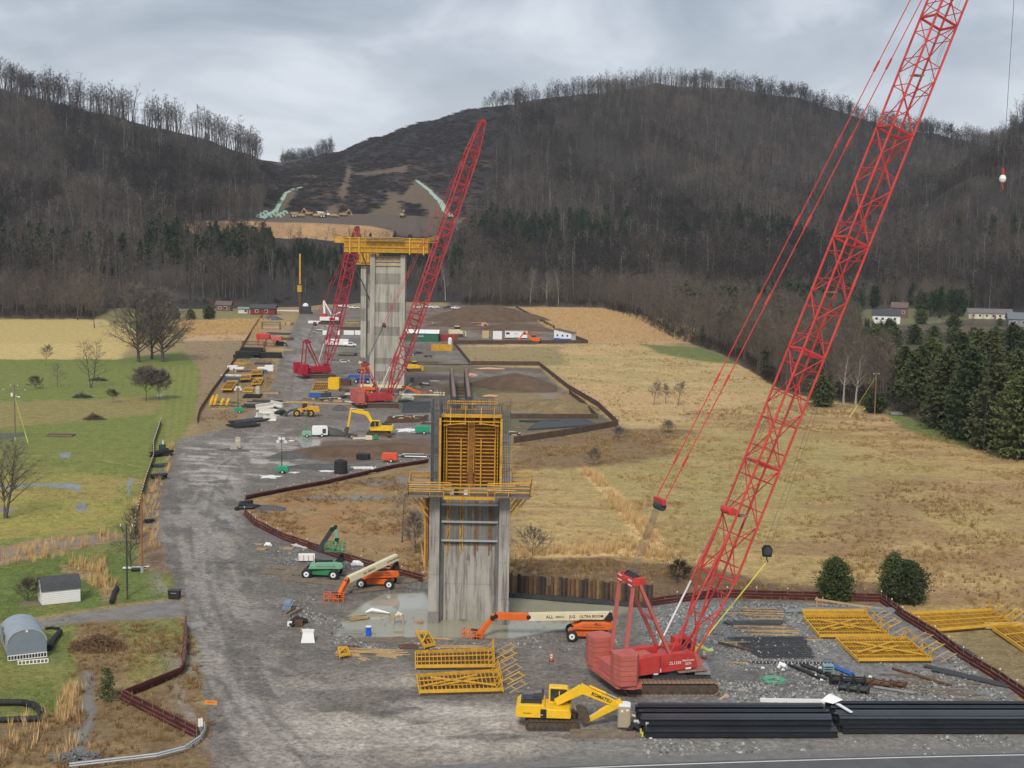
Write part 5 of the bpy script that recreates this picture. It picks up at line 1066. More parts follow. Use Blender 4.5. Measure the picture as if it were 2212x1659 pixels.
def crane(loc, head, trk, L, elev, label, red=M_RED, fade=M_REDF, detail=True, ball=None, tie=None, mast=True, name='crawler_crane', eq=.37, bw=2.7):
    t = thing(name, label, 'crane', loc, 0)
    RT = Matrix.Rotation(head, 3, 'Z'); TK = Matrix.Rotation(trk, 3, 'Z')
    def part(nm, mb, m, par=None, rot=RT, bv=0):
        mb.v = [tuple(rot @ Vector(v)) for v in mb.v]; return mb.build(nm, m, par or t, bevel=bv)
    # undercarriage
    und = bpy.data.objects.new('undercarriage', None)
    k0 = len(bpy.data.objects)
    for s in (-1, 1):
        fr = crawler(t, -4.65, 4.65, s * 3.6, 1.22, 1.35, M_SHOE, M_TRACK, 44 if detail else 22); fr.rotation_euler = (0, 0, trk)
    bpy.data.objects.remove(und)
    mb = MB(); mb.box((0, 0, 1.0), (3.4, 6.6, .75)); mb.box((2.9, 0, .95), (2.8, 3.2, .5)); mb.box((-2.9, 0, .95), (2.8, 3.2, .5)); part('carbody', mb, M_DARK, rot=TK)
    mb = MB(); mb.box((3.3, 1.2, 1.35), (2.4, 2.5, .10)); mb.box((3.5, -.9, 1.38), (1.6, 1.4, .12)); part('deck_plate', mb, M_GREY, rot=TK)
    mb = MB(); mb.tube((0, 0, 1.35), (0, 0, 1.72), 1.5, 24); part('slewing_ring', mb, M_DARK)
    # superstructure
    mb = MB(); mb.box((-1.3, 0, 1.95), (8.4, 2.5, .42)); part('main_frame', mb, fade)
    for s in (-1, 1):
        mb = MB(); mb.prism([(-4.9, 1.9), (-4.2, 1.55), (2.4, 1.85), (2.55, 2.3), (2.2, 3.45), (-2.6, 3.5), (-4.9, 3.1)], s * 1.05, s * 1.85); part('machinery_house', mb, red, bv=.03)
        mb = MB(); mb.box((-1.55, s * 1.88, 2.55), (.05, .04, 1.6)); part('panel_seam', mb, M_DARK)
        mb = MB(); mb.prism([(1.6, 1.7), (3.2, 1.6), (3.5, 2.2), (2.8, 3.1), (2.2, 3.3)], s * .95, s * 1.3); part('boom_foot_bracket', mb, fade)
    mb = MB(); mb.box((-3.2, 0, 3.15), (2.6, 2.1, .12)); part('roof_grille', mb, M_REDF)
    for k in range(3): mb = MB(); mb.tube((-3.9 + k * 1.9, -.95, 2.75), (-3.9 + k * 1.9, .95, 2.75), .52, 16); part('winch_drum', mb, M_FORMD if k == 0 else fade)
    mb = MB(); mb.box((2.0, 0, 1.62), (3.2, 4.4, .1)); part('side_walkway', mb, M_RUST2)
    # operator cab on the left front
    mb = MB(); mb.prism([(1.9, 1.9), (3.9, 1.9), (4.1, 2.7), (3.6, 3.9), (1.9, 3.9)], 1.75, 2.9); cab = part('cab', mb, red, bv=.03)
    mb = MB(); mb.box((3.0, 1.735, 3.2), (1.3, .04, .9)); mb.prism([(4.03, 2.55), (4.12, 2.7), (3.66, 3.8), (3.6, 3.7)], 1.85, 2.8); part('cab_window', mb, M_GLASS, cab)
    # counterweights: tray plus two stacks of slabs
    mb = MB(); mb.prism([(-4.6, -4.2), (-4.6, 4.2), (-5.6, 4.3), (-7.0, 3.6), (-7.0, -3.6), (-5.6, -4.3)], 1.15, 1.55, 'Z'); part('counterweight_tray', mb, fade)
    mb = MB(); mb.box((-5.9, 0, 2.2), (1.6, 3.4, 1.2)); part('counterweight_block', mb, fade, bv=.04)
    for s in (-1, 1):
        for k in range(6):
            mb = MB(); mb.prism([(-7.0, s * 2.0), (-4.8, s * 2.0), (-4.7, s * 3.6), (-5.3, s * 4.5), (-6.9, s * 4.3), (-7.15, s * 3.2)], 1.58 + k * .5, 1.58 + k * .5 + .465, 'Z'); part('counterweight_slab', mb, M_SLAB if fade is M_REDF else fade)
    # gantry
    GT = Vector((-3.6, 0, 11.0)); gw = 1.6
    for s in (-1, 1):
        mb = MB(); mb.bar((-5.3, s * gw, 3.2), (-4.6, s * gw, 10.6), .30); part('gantry_leg', mb, fade)
        mb = MB(); mb.bar((-.3, s * gw * .9, 3.3), (-3.9, s * gw, 10.7), .38, .3); part('gantry_leg', mb, fade)
    mb = MB(); mb.bar((-2.1, -1.5, 7.0), (-2.1, 1.5, 7.0), .25); part('gantry_crossbar', mb, fade)
    mb = MB(); mb.bar((-4.4, -1.9, 10.9), (-4.4, 1.9, 10.9), .8, .55); mb.box((-3.9, 1.5, 11.0), (1.1, .35, .75)); mb.box((-3.9, -1.5, 11.0), (1.1, .35, .75)); gh = part('gantry_head', mb, red, bv=.03)
    for s in (-.9, -.3, .3, .9): mb = MB(); mb.tube((-4.0, s - .05, 11.2), (-4.0, s + .05, 11.2), .42, 14); part('sheave', mb, M_DARK, gh)
    if detail:
        mb = MB()
        for i in range(2):
            for z in (10.66, 11.14): mb.box((-4.82, -1.3 + i * 2.4, z), (.02, .8, .12))
        part('white_markings', mb, M_WHITE)
    # boom
    fwd = RT @ Vector((1, 0, 0)); side = RT @ Vector((0, 1, 0)); d = (fwd * math.cos(elev) + Vector((0, 0, math.sin(elev)))).normalized(); o = RT @ Vector((2.1, 0, 2.3))
    FAT[0] = 1.0 if detail else 1.45
    lattice(t, o, d, side, .3, 9, bw, red, w0=(2.3, .5), w1=(bw, bw), r=.11)
    s0 = 9
    while s0 < L - 9: s1 = min(s0 + 12.2, L - 8); lattice(t, o, d, side, s0, s1 - .12, bw, red, r=.125, lace=.06); s0 = s1
    lattice(t, o, d, side, s0, L, bw, red, w0=(bw, bw), w1=(1.7, 1.2), r=.09)
    n3 = side.cross(d).normalized(); top = -n3 if n3.z < 0 else n3
    top = n3 if n3.dot(fwd) < 0 else -n3
    mb = MB(); tip = o + d * L; mb.bar(tip - side * .9, tip + side * .9, .9, .9); hd = mb.build('boom_head', red, t)
    for s in (-.6, -.2, .2, .6):
        mb = MB(); mb.tube(tip + side * (s - .06) + d * .3, tip + side * (s + .06) + d * .3, .6, 16); mb.build('sheave', M_DARK, hd)
    # auxiliary boom drum and ladder clutter
    dr_ = o + d * 15.5 + top * (bw * .5 + .35)
    mb = MB(); mb.tube(dr_ - side * .9, dr_ + side * .9, .42, 16); mb.box(dr_ - top * .4, (1.0, 1.6, .5), head); mb.build('boom_winch', red, t)
    mb = MB()
    for k in (15.5, 40, 64):
        if k < L - 10: c = o + d * k; mb.box(c, (1.0, 1.0, .15), head)
    mb.build('boom_platform', M_RUST2, t)
    # suspension
    gth = RT @ Vector((-4.0, 0, 11.2)); tp = tip + top * .4; eqp = gth.lerp(tp, eq) ; eqp = RT @ Vector((-1.2, 0, 0)) + Vector((0, 0, 18.6)) if detail else gth.lerp(tp, .16)
    mb = MB()
    for i in range(10): s = -.9 + 1.8 * i / 9; mb.tube(gth + side * s, eqp + side * s * .7, .016, 3, cap=False)
    mb.build('luffing_ropes', M_ROPE, t)
    mb = MB(); mb.bar(eqp - side * 1.0, eqp + side * 1.0, .4, .55); eqo = mb.build('equalizer', red, t)
    mb = MB(); mb.tube(eqp - side * .7 - Vector((0, 0, .5)), eqp + side * .7 - Vector((0, 0, .5)), .42, 12); mb.build('sheave', M_DARK, eqo)
    for s in (-1, 1):
        mb = MB(); a = eqp + side * s * .95; b = tp + side * s * 1.15; mb.tube(a, b, .055, 5)
        k = a.copy(); ln = (b - a).length
        for j in range(int(ln / 9)): p = a.lerp(b, (j * 9 + 4) / ln); mb.tube(p, a.lerp(b, (j * 9 + 5.2) / ln), .12, 5)
        mb.build('pendant', red, t)
    for s in (-1, 1):
        b = o + d * 13.5 + side * s * bw * .5 + top * bw * .5; a = RT @ Vector((-.2, s * 1.3, 3.4)); m_ = a.lerp(b, .55)
        mb = MB(); mb.tube(a, m_, .10, 6); mb.build('boom_backstop', M_WHITE if s > 0 else red, t); mb = MB(); mb.tube(m_, b, .14, 6); mb.build('backstop_sleeve', red, t)
    mb = MB()
    for s in (-.25, .25): mb.tube(RT @ Vector((-2.0, s, 3.2)), o + d * 15 + top * 1.7 + side * s, .018, 3, cap=False); mb.tube(o + d * 15 + top * 1.7 + side * s, tip + side * s, .018, 3, cap=False)
    mb.build('hoist_rope', M_ROPE, t)
    t['label'] = label
    return t, tip + Vector(loc), o + Vector(loc), d, side
CL = G(1437, 1474)
cr, TIP, FOOT, BD_, BS = crane(CL, R(20), R(3), 100.0, R(67.5), 'nearest red lattice boom crawler crane, its boom running out of the top of the picture')
for s, body, size, x, z in ((-1, 'ZL1250', .42, .1, 2.55), (-1, 'Manitowoc', .30, 1.55, 2.72), (-1, '2250', .34, 1.55, 2.38)):
    RT = Matrix.Rotation(R(20), 3, 'Z'); text_part(body, size, M_WHITE, cr, RT @ Vector((x, -1.875, z)), (R(90), 0, R(20)), .01)
mb = MB(); RT = Matrix.Rotation(R(20), 3, 'Z')
for x, z, w, h in ((-4.45, 3.25, .35, .25), (-1.5, 1.95, .12, .35), (-2.0, 1.62, .5, .14), (1.55, 1.9, .6, .18), (-5.1, 1.7, .3, .2)): mb.box(RT @ Vector((x, -1.89, z)), (w, .02, h), R(20))
mb.build('white_stickers', M_WHITE, cr)
# hook block held back by a yellow sling, and the single-line ball
HB = A(1657, 1192, 143.0)
t = thing('hook_block', 'black hook block drawn back to the nearest crane by a yellow sling', 'hook block', HB)
mb = MB(); mb.prism([(-.45, -.5), (.45, -.5), (.55, .3), (.3, .7), (-.3, .7), (-.55, .3)], -.28, .28); mb.build('block_body', M_BLK, t, bevel=.04)
mb = MB(); mb.tube((0, -.36, .15), (0, .36, .15), .42, 16); mb.build('sheave', M_DARK, t)
mb = MB(); mb.path([(0, 0, -.5), (0, 0, -.8), (.14, 0, -1.0), (0, 0, -1.18), (-.16, 0, -1.05)], .07, 6); mb.build('hook', M_DARK, t)
mb = MB()
for s in (-.3, .3): mb.tube((s, 0, .5), TIP - HB + BS * s * 2, .02, 3, cap=False)
mb.build('hoist_rope', M_ROPE, t)
SL = A(1492, 1418, 139.5); mb = MB(); mb.tube(HB + Vector((0, 0, -1.1)), SL, .075, 6); tag(mb.build('tie_back_sling', M_STRAWY), 'long yellow sling stretched from the black hook block down to the nearest crane', 'sling')
BL = A(2166, 386, TIP.y); BL.x = TIP.x + 1.2; BL.z = A(2166, 386, TIP.y).z; BL = A(2166, 386, TIP.y)
t = thing('headache_ball', 'white and red ball hanging high on a single line at the right', 'crane ball', BL)
mb = MB(); mb.path([(0, 0, -.42), (0, 0, -.3), (0, 0, 0), (0, 0, .3), (0, 0, .42)], [.1, .28, .38, .28, .1], 12); mb.build('ball', M_WHITE, t)
mb = MB(); mb.tube((0, 0, .4), (0, 0, 1.1), .13, 8); mb.build('swivel', M_RED, t); mb = MB(); mb.path([(0, 0, -.4), (0, 0, -.8), (.15, 0, -1.0), (0, 0, -1.2)], .06, 6); mb.build('hook', M_RED, t)
mb = MB(); mb.tube((0, 0, 1.0), (.4, 0, TIP.z - BL.z + 3), .028, 4, cap=False); mb.build('hoist_rope', M_ROPE, t); mb = MB(); mb.tube((0, 0, -1.1), (-.9, -.5, -BL.z + 8), .012, 3, cap=False); mb.build('tag_line', M_ROPE, t)
crane(G(822, 878), R(20), R(8), 75.0, R(71), 'middle red lattice boom crawler crane at the foot of the pale pier', red=mat('weathered crane red', (0.42, 0.035, 0.045), .55, .2, .6, dirt=.35, dirtcol=(.28, .11, .09)), detail=False, bw=2.9)
C3 = G(690, 815)
tt, T3, F3, d3, s3 = crane(C3, R(28), R(15), 44.0, R(77), 'crimson crawler crane farthest left beside the haul road', red=M_CRIM, fade=M_CRIM, detail=False, bw=2.9)
HB2 = A(890, 822, 352.0)
t = thing('hook_block', 'small dark hook block tied back at the middle crane', 'hook block', HB2)
mb = MB(); mb.prism([(-.45, -.5), (.45, -.5), (.6, .3), (.3, .8), (-.3, .8), (-.6, .3)], -.3, .3); mb.build('block_body', M_BLK, t); mb = MB(); mb.tube((0, 0, .5), A(1042, 268, 363.0) - HB2, .03, 3, cap=False); mb.build('hoist_rope', M_ROPE, t)
mb = MB(); mb.tube(HB2 + Vector((0, 0, -.5)), A(852, 868, 350.0), .09, 5); tag(mb.build('tie_back_sling', M_WOOD), 'pale yellow sling running from the dark block to the middle crane', 'sling')
# ================================================================ MACHINES
def wheel(parent, c, r, w, tyre=M_BLK, rim=M_WHITE, yaw=0.0):
    ax = Matrix.Rotation(yaw, 3, 'Z') @ Vector((0, 1, 0)); c = Vector(c)
    mb = MB(); mb.path([c - ax * w / 2, c - ax * w * .38, c + ax * w * .38, c + ax * w / 2], [r * .86, r, r, r * .86], 20); tw = mb.build('wheel', tyre, parent)
    for k in range(16):
        a = k * math.pi / 8
    mb = MB(); mb.tube(c - ax * (w / 2 + .02), c + ax * (w / 2 + .02), r * .52, 16); mb.build('rim', rim, tw); mb = MB(); mb.tube(c - ax * (w / 2 + .05), c + ax * (w / 2 + .05), r * .17, 10); mb.build('hub', M_DARK, tw)
    return tw
def basket(parent, c, rz, m, w=2.4, d=1.0):
    mb = MB(); rt = Matrix.Rotation(rz, 3, 'Z')
    def P(x, y, z): return Vector(c) + rt @ Vector((x, y, z))
    for z in (0, .55, 1.1):
        for a, b in (((-w / 2, -d / 2), (w / 2, -d / 2)), ((w / 2, -d / 2), (w / 2, d / 2)), ((w / 2, d / 2), (-w / 2, d / 2)), ((-w / 2, d / 2), (-w / 2, -d / 2))): mb.bar(P(*a, z), P(*b, z), .08)
    for x in (-1, -.5, 0, .5, 1):
        for y in (-1, 1): mb.bar(P(x * w / 2, y * d / 2, 0), P(x * w / 2, y * d / 2, 1.1), .07)
    bk = mb.build('basket', m, parent); mb = MB(); mb.box(P(0, 0, .02), (w, d, .05), rz); mb.build('basket_floor', m, bk); mb = MB(); mb.box(P(0, d * .35, .95), (.7, .3, .35), rz); mb.build('control_box', M_DARK, bk)
    return bk
def boom_lift(label, loc, rz, m, arm, cream_n=1, text=None, m2=None, wheels=.6, mesh_scale=1.0, arm_cols=None, arm_w=.55, turret=0.0, bask_rz=0.0, hydr=True, bw=2.4, textside=-1):
    """arm: polyline in local metres starting on the turret; last point is the basket mount"""
    t = thing('boom_lift', label, 'boom lift', loc, rz); m2 = m2 or m
    mb = MB(); mb.prism([(-2.1, .55), (-1.7, .42), (1.7, .42), (2.1, .55), (2.0, .95), (1.2, 1.12), (-1.2, 1.12), (-2.0, .95)], -.75, .75); mb.box((0, 0, 1.15), (1.5, 1.4, .14)); mb.build('chassis', m, t, bevel=.04)
    for x in (-1.75, 1.75): mb = MB(); mb.box((x, 0, .62), (.32, 2.4, .32)); mb.build('axle', m if x < 0 else M_DARK, t)
    for x in (-1.75, 1.75):
        for y in (-1.35, 1.35): wheel(t, (x, y, wheels), wheels, .46)
    RTm = Matrix.Rotation(turret, 3, 'Z')
    def rp(mb): mb.v = [tuple(RTm @ Vector(v)) for v in mb.v]; return mb
    for s in (-1, 1):
        mb = MB(); mb.prism([(-1.7, 1.28), (2.5, 1.28), (2.75, 1.6), (2.6, 2.0), (1.9, 2.1), (-.6, 2.05), (-1.5, 1.65)], s * .42, s * 1.12); hood = rp(mb).build('turret_hood', m2, t, bevel=.05)
        if hydr: mb = MB(); mb.box((.6, s * 1.125, 1.6), (2.6, .02, .05)); rp(mb).build('hood_seam', M_DARK, hood)
    mb = MB(); mb.box((.2, 0, 1.7), (2.2, .8, 1.0)); mb.prism([(1.7, 2.1), (2.9, 2.1), (2.7, 3.05), (2.4, 3.05)], -.32, .32); rp(mb).build('boom_upright', M_BLK, t)
    k = len(arm); cols = arm_cols or ([M_CREAM] * cream_n + [m] * 9)
    pts = [Vector(p) for p in arm]
    for i, (a, b) in enumerate(zip(pts[:-1], pts[1:])):
        w = arm_w * (1 - .13 * i); mb = MB(); mb.bar(a, b, w * .8, w); mb.build('boom_arm', cols[i], t, bevel=.02)
        if i: mb = MB(); mb.tube(a - Vector((0, .34, 0)), a + Vector((0, .34, 0)), .26, 12); mb.build('arm_joint', M_BLK, t)
    if text:
        a, b = pts[0], pts[1]; dv = (b - a); ang = math.atan2(dv.z, math.hypot(dv.x, dv.y)); 
        for frac, s, sz in text:
            p = a.lerp(b, frac); e = dv.normalized(); flip = -1 if e.x < 0 else 1
            xax = e * flip; yz = Vector((0, -1, 0)); yax = yz.cross(xax) * 1; zax = xax.cross(Vector((0, 0, 1))).normalized(); yax = zax.cross(xax)
            mtx = Matrix((xax, yax, zax)).transposed(); o = text_part(s, sz, M_BLK, t, p + zax * (arm_w * .4 + .02), mtx.to_euler(), .008, .004)
    basket(t, pts[-1] + Vector((0, 0, -.25)), bask_rz, m if m is not M_BLUE else M_BLUE, bw)
    mb = MB(); mb.bar(pts[-1], pts[-1] + Vector((0, .3, -.3)), .3); mb.build('basket_mount', m, t)
    return t
def L_(loc, rz, P):  # world -> local
    return Matrix.Rotation(-rz, 3, 'Z') @ (Vector(P) - Vector(loc))
def chain(loc, rz, spec):
    return [tuple(L_(loc, rz, A(x, y, loc.y + dyy))) for x, y, dyy in spec]
# JLG beside the pond, boom lowered to the left
lc = G(1268, 1379); rz = R(0)
bl = boom_lift('orange boom lift with long cream boom lowered leftward beside the muddy pond', lc, rz, M_ORG, chain(lc, rz, [(1322, 1329, .2), (1142, 1332, .1), (1071, 1330, .1), (1064, 1334, 0), (1030, 1376, -.6), (1022, 1377, -.6)]), 1, [(.75, 'ALL', .50), (.63, 'AERIALS', .27), (.48, 'JLG', .44), (.25, 'ULTRA BOOM', .42)], arm_w=.85, wheels=.62, bask_rz=R(-18))
o = text_part('ALL', .45, M_BLK, bl, (1.1, -1.15, 1.95), (R(90), 0, 0), .008)
for ch in bl.children:
    if ch.name.startswith('lettering'): pass
lc = G(814, 1266); rz = R(-3)
bl = boom_lift('orange boom lift with cream boom sloping down left, standing on timber mats', lc, rz, M_ORG, chain(lc, rz, [(857, 1203, 0), (752, 1252, -5.0), (748, 1256, -5.2), (731, 1288, -7.2), (722, 1296, -7.6)]), 1, [(.12, 'ULTRA BOOM', .30), (.60, 'ALL AERIALS', .34)], arm_w=.8, turret=R(16), wheels=.62)
text_part('ALL', .4, M_BLK, bl, (1.5, -.86, 1.95), (R(90), 0, R(16)), .008)
lc = G(696, 1246); rz = R(-4)
boom_lift('green boom lift with folded arm and raised basket, standing on timber mats', lc, rz, M_GRN, chain(lc, rz, [(686, 1192, 0), (718, 1142, 0), (724, 1139, 0), (728, 1165, -.3), (724, 1186, -.6)]), 0, None, m2=M_MINT, arm_cols=[M_DARK, M_MINT, M_MINT, M_MINT, M_GRN], arm_w=.6, turret=R(8), wheels=.66)
# far lifts around the middle crane
lc = G(790, 852); rz = R(0)
boom_lift('far orange boom lift behind the middle crane with its boom stretched right', lc, rz, M_ORG, chain(lc, rz, [(775, 833, 0), (870, 835, 0), (875, 835, 0), (912, 850, 0), (925, 854, 0)]), 1, None, arm_w=.8, wheels=.65)
lc = G(790, 806); rz = R(20)
boom_lift('far orange boom lift with raised engine hood, upper one left of the middle crane', lc, rz, M_ORG, chain(lc, rz, [(775, 782, 0), (800, 791, 0), (812, 795, 0)]), 1, None, arm_w=.8, wheels=.65)
lc = G(783, 827); rz = R(0)
boom_lift('blue boom lift reaching down to the left behind the middle crane', lc, rz, M_BLUE, chain(lc, rz, [(795, 815, 0), (757, 812, 0), (745, 822, 0), (738, 824, 0)]), 0, None, arm_w=.9, wheels=.55)
# ---------------------------------------------------------------- excavators
def excavator(label, loc, rz, pts, body_rz, texts=True, sc=1.0):
    """pts local metres: boom foot, boom knee, stick pivot, stick end, bucket end"""
    t = thing('excavator', label, 'excavator', loc, rz)
    for s in (-1, 1): crawler(t, -2.45, 2.45, s * 1.3, .62, .98, M_TRACK, M_TRACK, 24)
    mb = MB(); mb.box((0, 0, .75), (2.0, 2.1, .5)); mb.tube((0, 0, .9), (0, 0, 1.2), .7, 16); mb.build('carbody', M_DARK, t)
    B = Matrix.Rotation(body_rz, 3, 'Z')
    def bp(nm, mb, m, par=None, bv=0): mb.v = [tuple(B @ Vector(v)) for v in mb.v]; return mb.build(nm, m, par or t, bevel=bv)
    body = MB(); body.prism([(-3.3, 1.35), (-3.1, 1.15), (1.7, 1.15), (1.75, 1.5), (1.6, 1.95), (-.6, 2.0), (-.7, 2.35), (-2.9, 2.35), (-3.25, 2.1)], -1.45, 1.45); body = bp('body', body, M_YEL, bv=.06)
    mb = MB(); mb.box((-1.9, 0, 2.42), (1.9, 2.0, .18)); mb.box((-1.3, .4, 2.6), (.9, .9, .28)); mb.tube((-.9, .9, 2.4), (-.9, .9, 3.1), .09, 8); bp('engine_deck', mb, M_DARK)
    mb = MB(); rail(mb, [tuple((-2.6, -1.2, 2.4)), (-1.0, -1.2, 2.4)], .35, .03, (.35,)); bp('handrail', mb, M_BLK)
    cy_ = 0.95
    mb = MB(); mb.prism([(-.35, 1.9), (1.75, 1.45), (1.8, 2.6), (1.35, 3.4), (-.35, 3.45)], cy_ - .5, cy_ + .5); cab = bp('cab', mb, M_YEL, bv=.05)
    mb = MB(); mb.prism([(-.2, 2.15), (1.66, 2.0), (1.70, 2.6), (1.27, 3.27), (-.2, 3.3)], cy_ - .53, cy_ + .53); mb.box((1.74, cy_, 2.2), (.1, .8, .9)); bp('cab_window', mb, M_GLASS, cab)
    mb = MB(); mb.box((.62, cy_, 2.5), (.09, 1.08, 1.2)); bp('cab_pillar', mb, M_YEL, cab)
    mb = MB(); mb.box((-.75, -1.46, 1.6), (.55, .03, .8)); bp('black_panel', mb, M_BLK, body)
    p = [Vector(q) for q in pts]
    def slab(a, b, h0, h1, w, nm, m=M_YEL):
        mb = MB(); mb.bar(a, b, w, h0, w, h1); return mb.build(nm, m, t, bevel=.03)
    bo = slab(p[0], p[1], .55, .85, .5, 'boom'); slab(p[1] - (p[2] - p[1]).normalized() * .25, p[2], .85, .5, .49, 'boom'); st = slab(p[2] + (p[2] - p[3]).normalized() * .5, p[3], .75, .38, .42, 'stick')
    for a, b in ((p[0].lerp(p[1], 0) + Vector((0, 0, -.4)), p[0].lerp(p[1], .85) + Vector((0, 0, -.2))), (p[1] + (p[2] - p[1]) * .2 + Vector((0, 0, .55)), p[2] + Vector((0, 0, .55))), (p[2].lerp(p[3], .1) + Vector((0, 0, .35)), p[3].lerp(p[2], .12) + Vector((0, 0, .25)))):
        mb = MB(); mb.tube(a, a.lerp(b, .6), .11, 8); cyl = mb.build('hydraulic_cylinder', M_YEL, t); mb = MB(); mb.tube(a.lerp(b, .6), b, .06, 8); mb.build('piston_rod', M_GALV, cyl)
    a, b = p[3], p[4]; dv = (b - a).normalized(); up = Vector((dv.z, 0, -dv.x)); ln = (b - a).length; w = .62
    prof = [a - up * .15, a + up * .55 + dv * .05, a + up * .75 + dv * ln * .55, b + up * .35, b, a + dv * ln * .55 - up * .05]
    n = len(prof); mb = MB(); P = [q + Vector((0, -w, 0)) for q in prof] + [q + Vector((0, w, 0)) for q in prof]
    mb.add(P, [(i, (i + 1) % n, n + (i + 1) % n, n + i) for i in range(n)] + [tuple(range(n))[::-1], tuple(range(n, 2 * n))]); bk = mb.build('bucket', M_TRACK, t, bevel=.03)
    for i in range(5): mb = MB(); q = b + Vector((0, -w + .12 + i * (2 * w - .24) / 4, 0)); mb.bar(q, q + dv * .28, .12, .1, .04, .04); mb.build('bucket_tooth', M_GREY, bk)
    return t, B
lc = G(1192, 1567); rz = R(1); W_ = lambda x, y, d=0: tuple(L_(lc, rz, A(x, y, lc.y + d)))
ex, B = excavator('yellow excavator with its arm folded back, standing left of the black pipe stack', lc, rz, [W_(1200, 1517, -.2), W_(1258, 1488, -.2), W_(1333, 1521, -.2), W_(1264, 1558, -.2), W_(1244, 1530, -.2)], R(-4))
a, b = Vector(W_(1262, 1489, -.2)), Vector(W_(1330, 1519, -.2)); an = math.atan2((b - a).z, (b - a).x)
mt = Matrix.Rotation(-an, 3, 'Y') @ Matrix.Rotation(R(90), 3, 'X'); text_part('KOMATSU', .42, M_BLK, ex, a.lerp(b, .54) + Vector((0, -.27, 0)), mt.to_euler(), .01, .01)
text_part('Komatsu', .2, M_BLK, ex, B @ Vector((-2.2, -1.47, 1.6)), (R(90), 0, R(-4)), .01); text_part('E37', .2, M_WHITE, ex, B @ Vector((-.95, -1.49, 1.45)), (R(90), 0, R(-4)), .01)
lc = G(818, 940); rz = R(-2); W_ = lambda x, y, d=0: tuple(L_(lc, rz, A(x, y, lc.y + d)))
excavator('yellow excavator with its arm reaching down left, in the yard behind the near pier', lc, rz, [W_(806, 916), W_(793, 893), W_(758, 887), W_(752, 922), W_(751, 938)], R(180))
# ---------------------------------------------------------------- wheel loader
lc = G(657, 899); t = thing('wheel_loader', 'yellow wheel loader carrying a dark load on the haul road', 'loader', lc, R(6))
for x in (-1.7, 1.6):
    for y in (-1.1, 1.1): wheel(t, (x, y, .85), .85, .6, M_LOAD if False else M_BLK, M_LOAD)
mb = MB(); mb.prism([(.1, .9), (3.6, 1.0), (3.8, 1.5), (3.5, 2.35), (1.2, 2.5), (.2, 2.2)], -.95, .95); mb.build('engine_hood', M_LOAD, t, bevel=.08)
mb = MB(); mb.prism([(-2.6, .7), (-.2, .6), (.2, 1.4), (-.9, 1.9), (-2.4, 1.6)], -.6, .6); mb.build('front_frame', M_LOAD, t, bevel=.05)
mb = MB(); mb.prism([(-.6, 1.6), (.9, 1.6), (.95, 3.5), (-.4, 3.5)], -.75, .75); cab = mb.build('cab', M_LOAD, t, bevel=.05)
mb = MB(); mb.prism([(-.5, 2.1), (.75, 2.1), (.8, 3.25), (-.35, 3.25)], -.79, .79); mb.box((-.48, 0, 2.7), (.16, 1.2, 1.1)); mb.build('cab_window', M_GLASS, cab)
mb = MB(); mb.tube((2.2, .4, 2.4), (2.3, .4, 3.1), .09, 8); mb.build('exhaust', M_DARK, t)
for s in (-1, 1): mb = MB(); mb.bar((-1.6, s * .45, 1.7), (-3.4, s * .45, 1.3), .28, .4); mb.bar((-3.4, s * .45, 1.3), (-4.3, s * .45, .6), .25, .35); mb.build('lift_arm', M_DARK, t)
mb = MB(); mb.bar((-4.3, -1.3, .5), (-4.3, 1.3, .5), .5, .8); mb.box((-4.9, .8, .25), (1.6, .2, .1)); mb.box((-4.9, -.8, .25), (1.6, .2, .1)); mb.build('fork', M_DARK, t)
tag(MB().path([(0, 0, 0), (-.6, .2, .2), (-1.4, -.2, .15), (-2.2, .1, .1), (-3.0, 0, 0)], [.3, .5, .6, .5, .2], 7).build('hose_bundle', M_BLK), 'dark bundle of hose lying on the wheel loader fork', 'hose bundle').location = lc + Vector((-4.2, -.3, .75))
# ---------------------------------------------------------------- light towers, generators
def light_tower(label, x, y, h, m, lamps=True):
    t = thing('light_tower', label, 'light tower', G(x, y), R(random.uniform(-15, 15)))
    mb = MB(); mb.prism([(-1.1, .35), (1.0, .35), (1.1, .8), (.9, 1.35), (-.9, 1.35), (-1.1, .9)], -.55, .55); mb.build('generator_box', m, t, bevel=.08)
    for y_ in (-.7, .7): wheel(t, (.1, y_, .33), .33, .2)
    mb = MB(); mb.bar((1.0, 0, .4), (2.1, 0, .35), .1); mb.build('drawbar', M_DARK, t)
    mb = MB(); mb.tube((-.2, 0, 1.3), (-.2, 0, h * .55), .10, 8); mb.tube((-.2, 0, h * .5), (-.2, 0, h), .06, 8); mb.bar((-1.0, 0, h - .35), (.6, 0, h - .35), .08); mb.bar((-.9, 0, h), (.5, 0, h), .07); mb.build('mast', M_DARK if lamps else M_GRN, t)
    for dx_ in (-.9, -.55, .15, .5):
        mb = MB(); z = h + .15 if abs(dx_) < .6 and dx_ in (-.55, .15) else h - .4; mb.tube((dx_, -.16, z), (dx_, -.02, z + .03), .32, 12, .2); mb.build('lamp_head', M_WHITE if lamps else M_DARK, t)
    return t
light_tower('green light tower with four white lamps, lowest beside the haul road', 611, 1022, 6.3, M_TEAL)
light_tower('green light tower with dark mast beside the white generator trailer', 663, 944, 5.6, M_MINT, False)
light_tower('small green light tower with white lamps in the left storage strip', 516, 892, 6.2, M_TEAL)
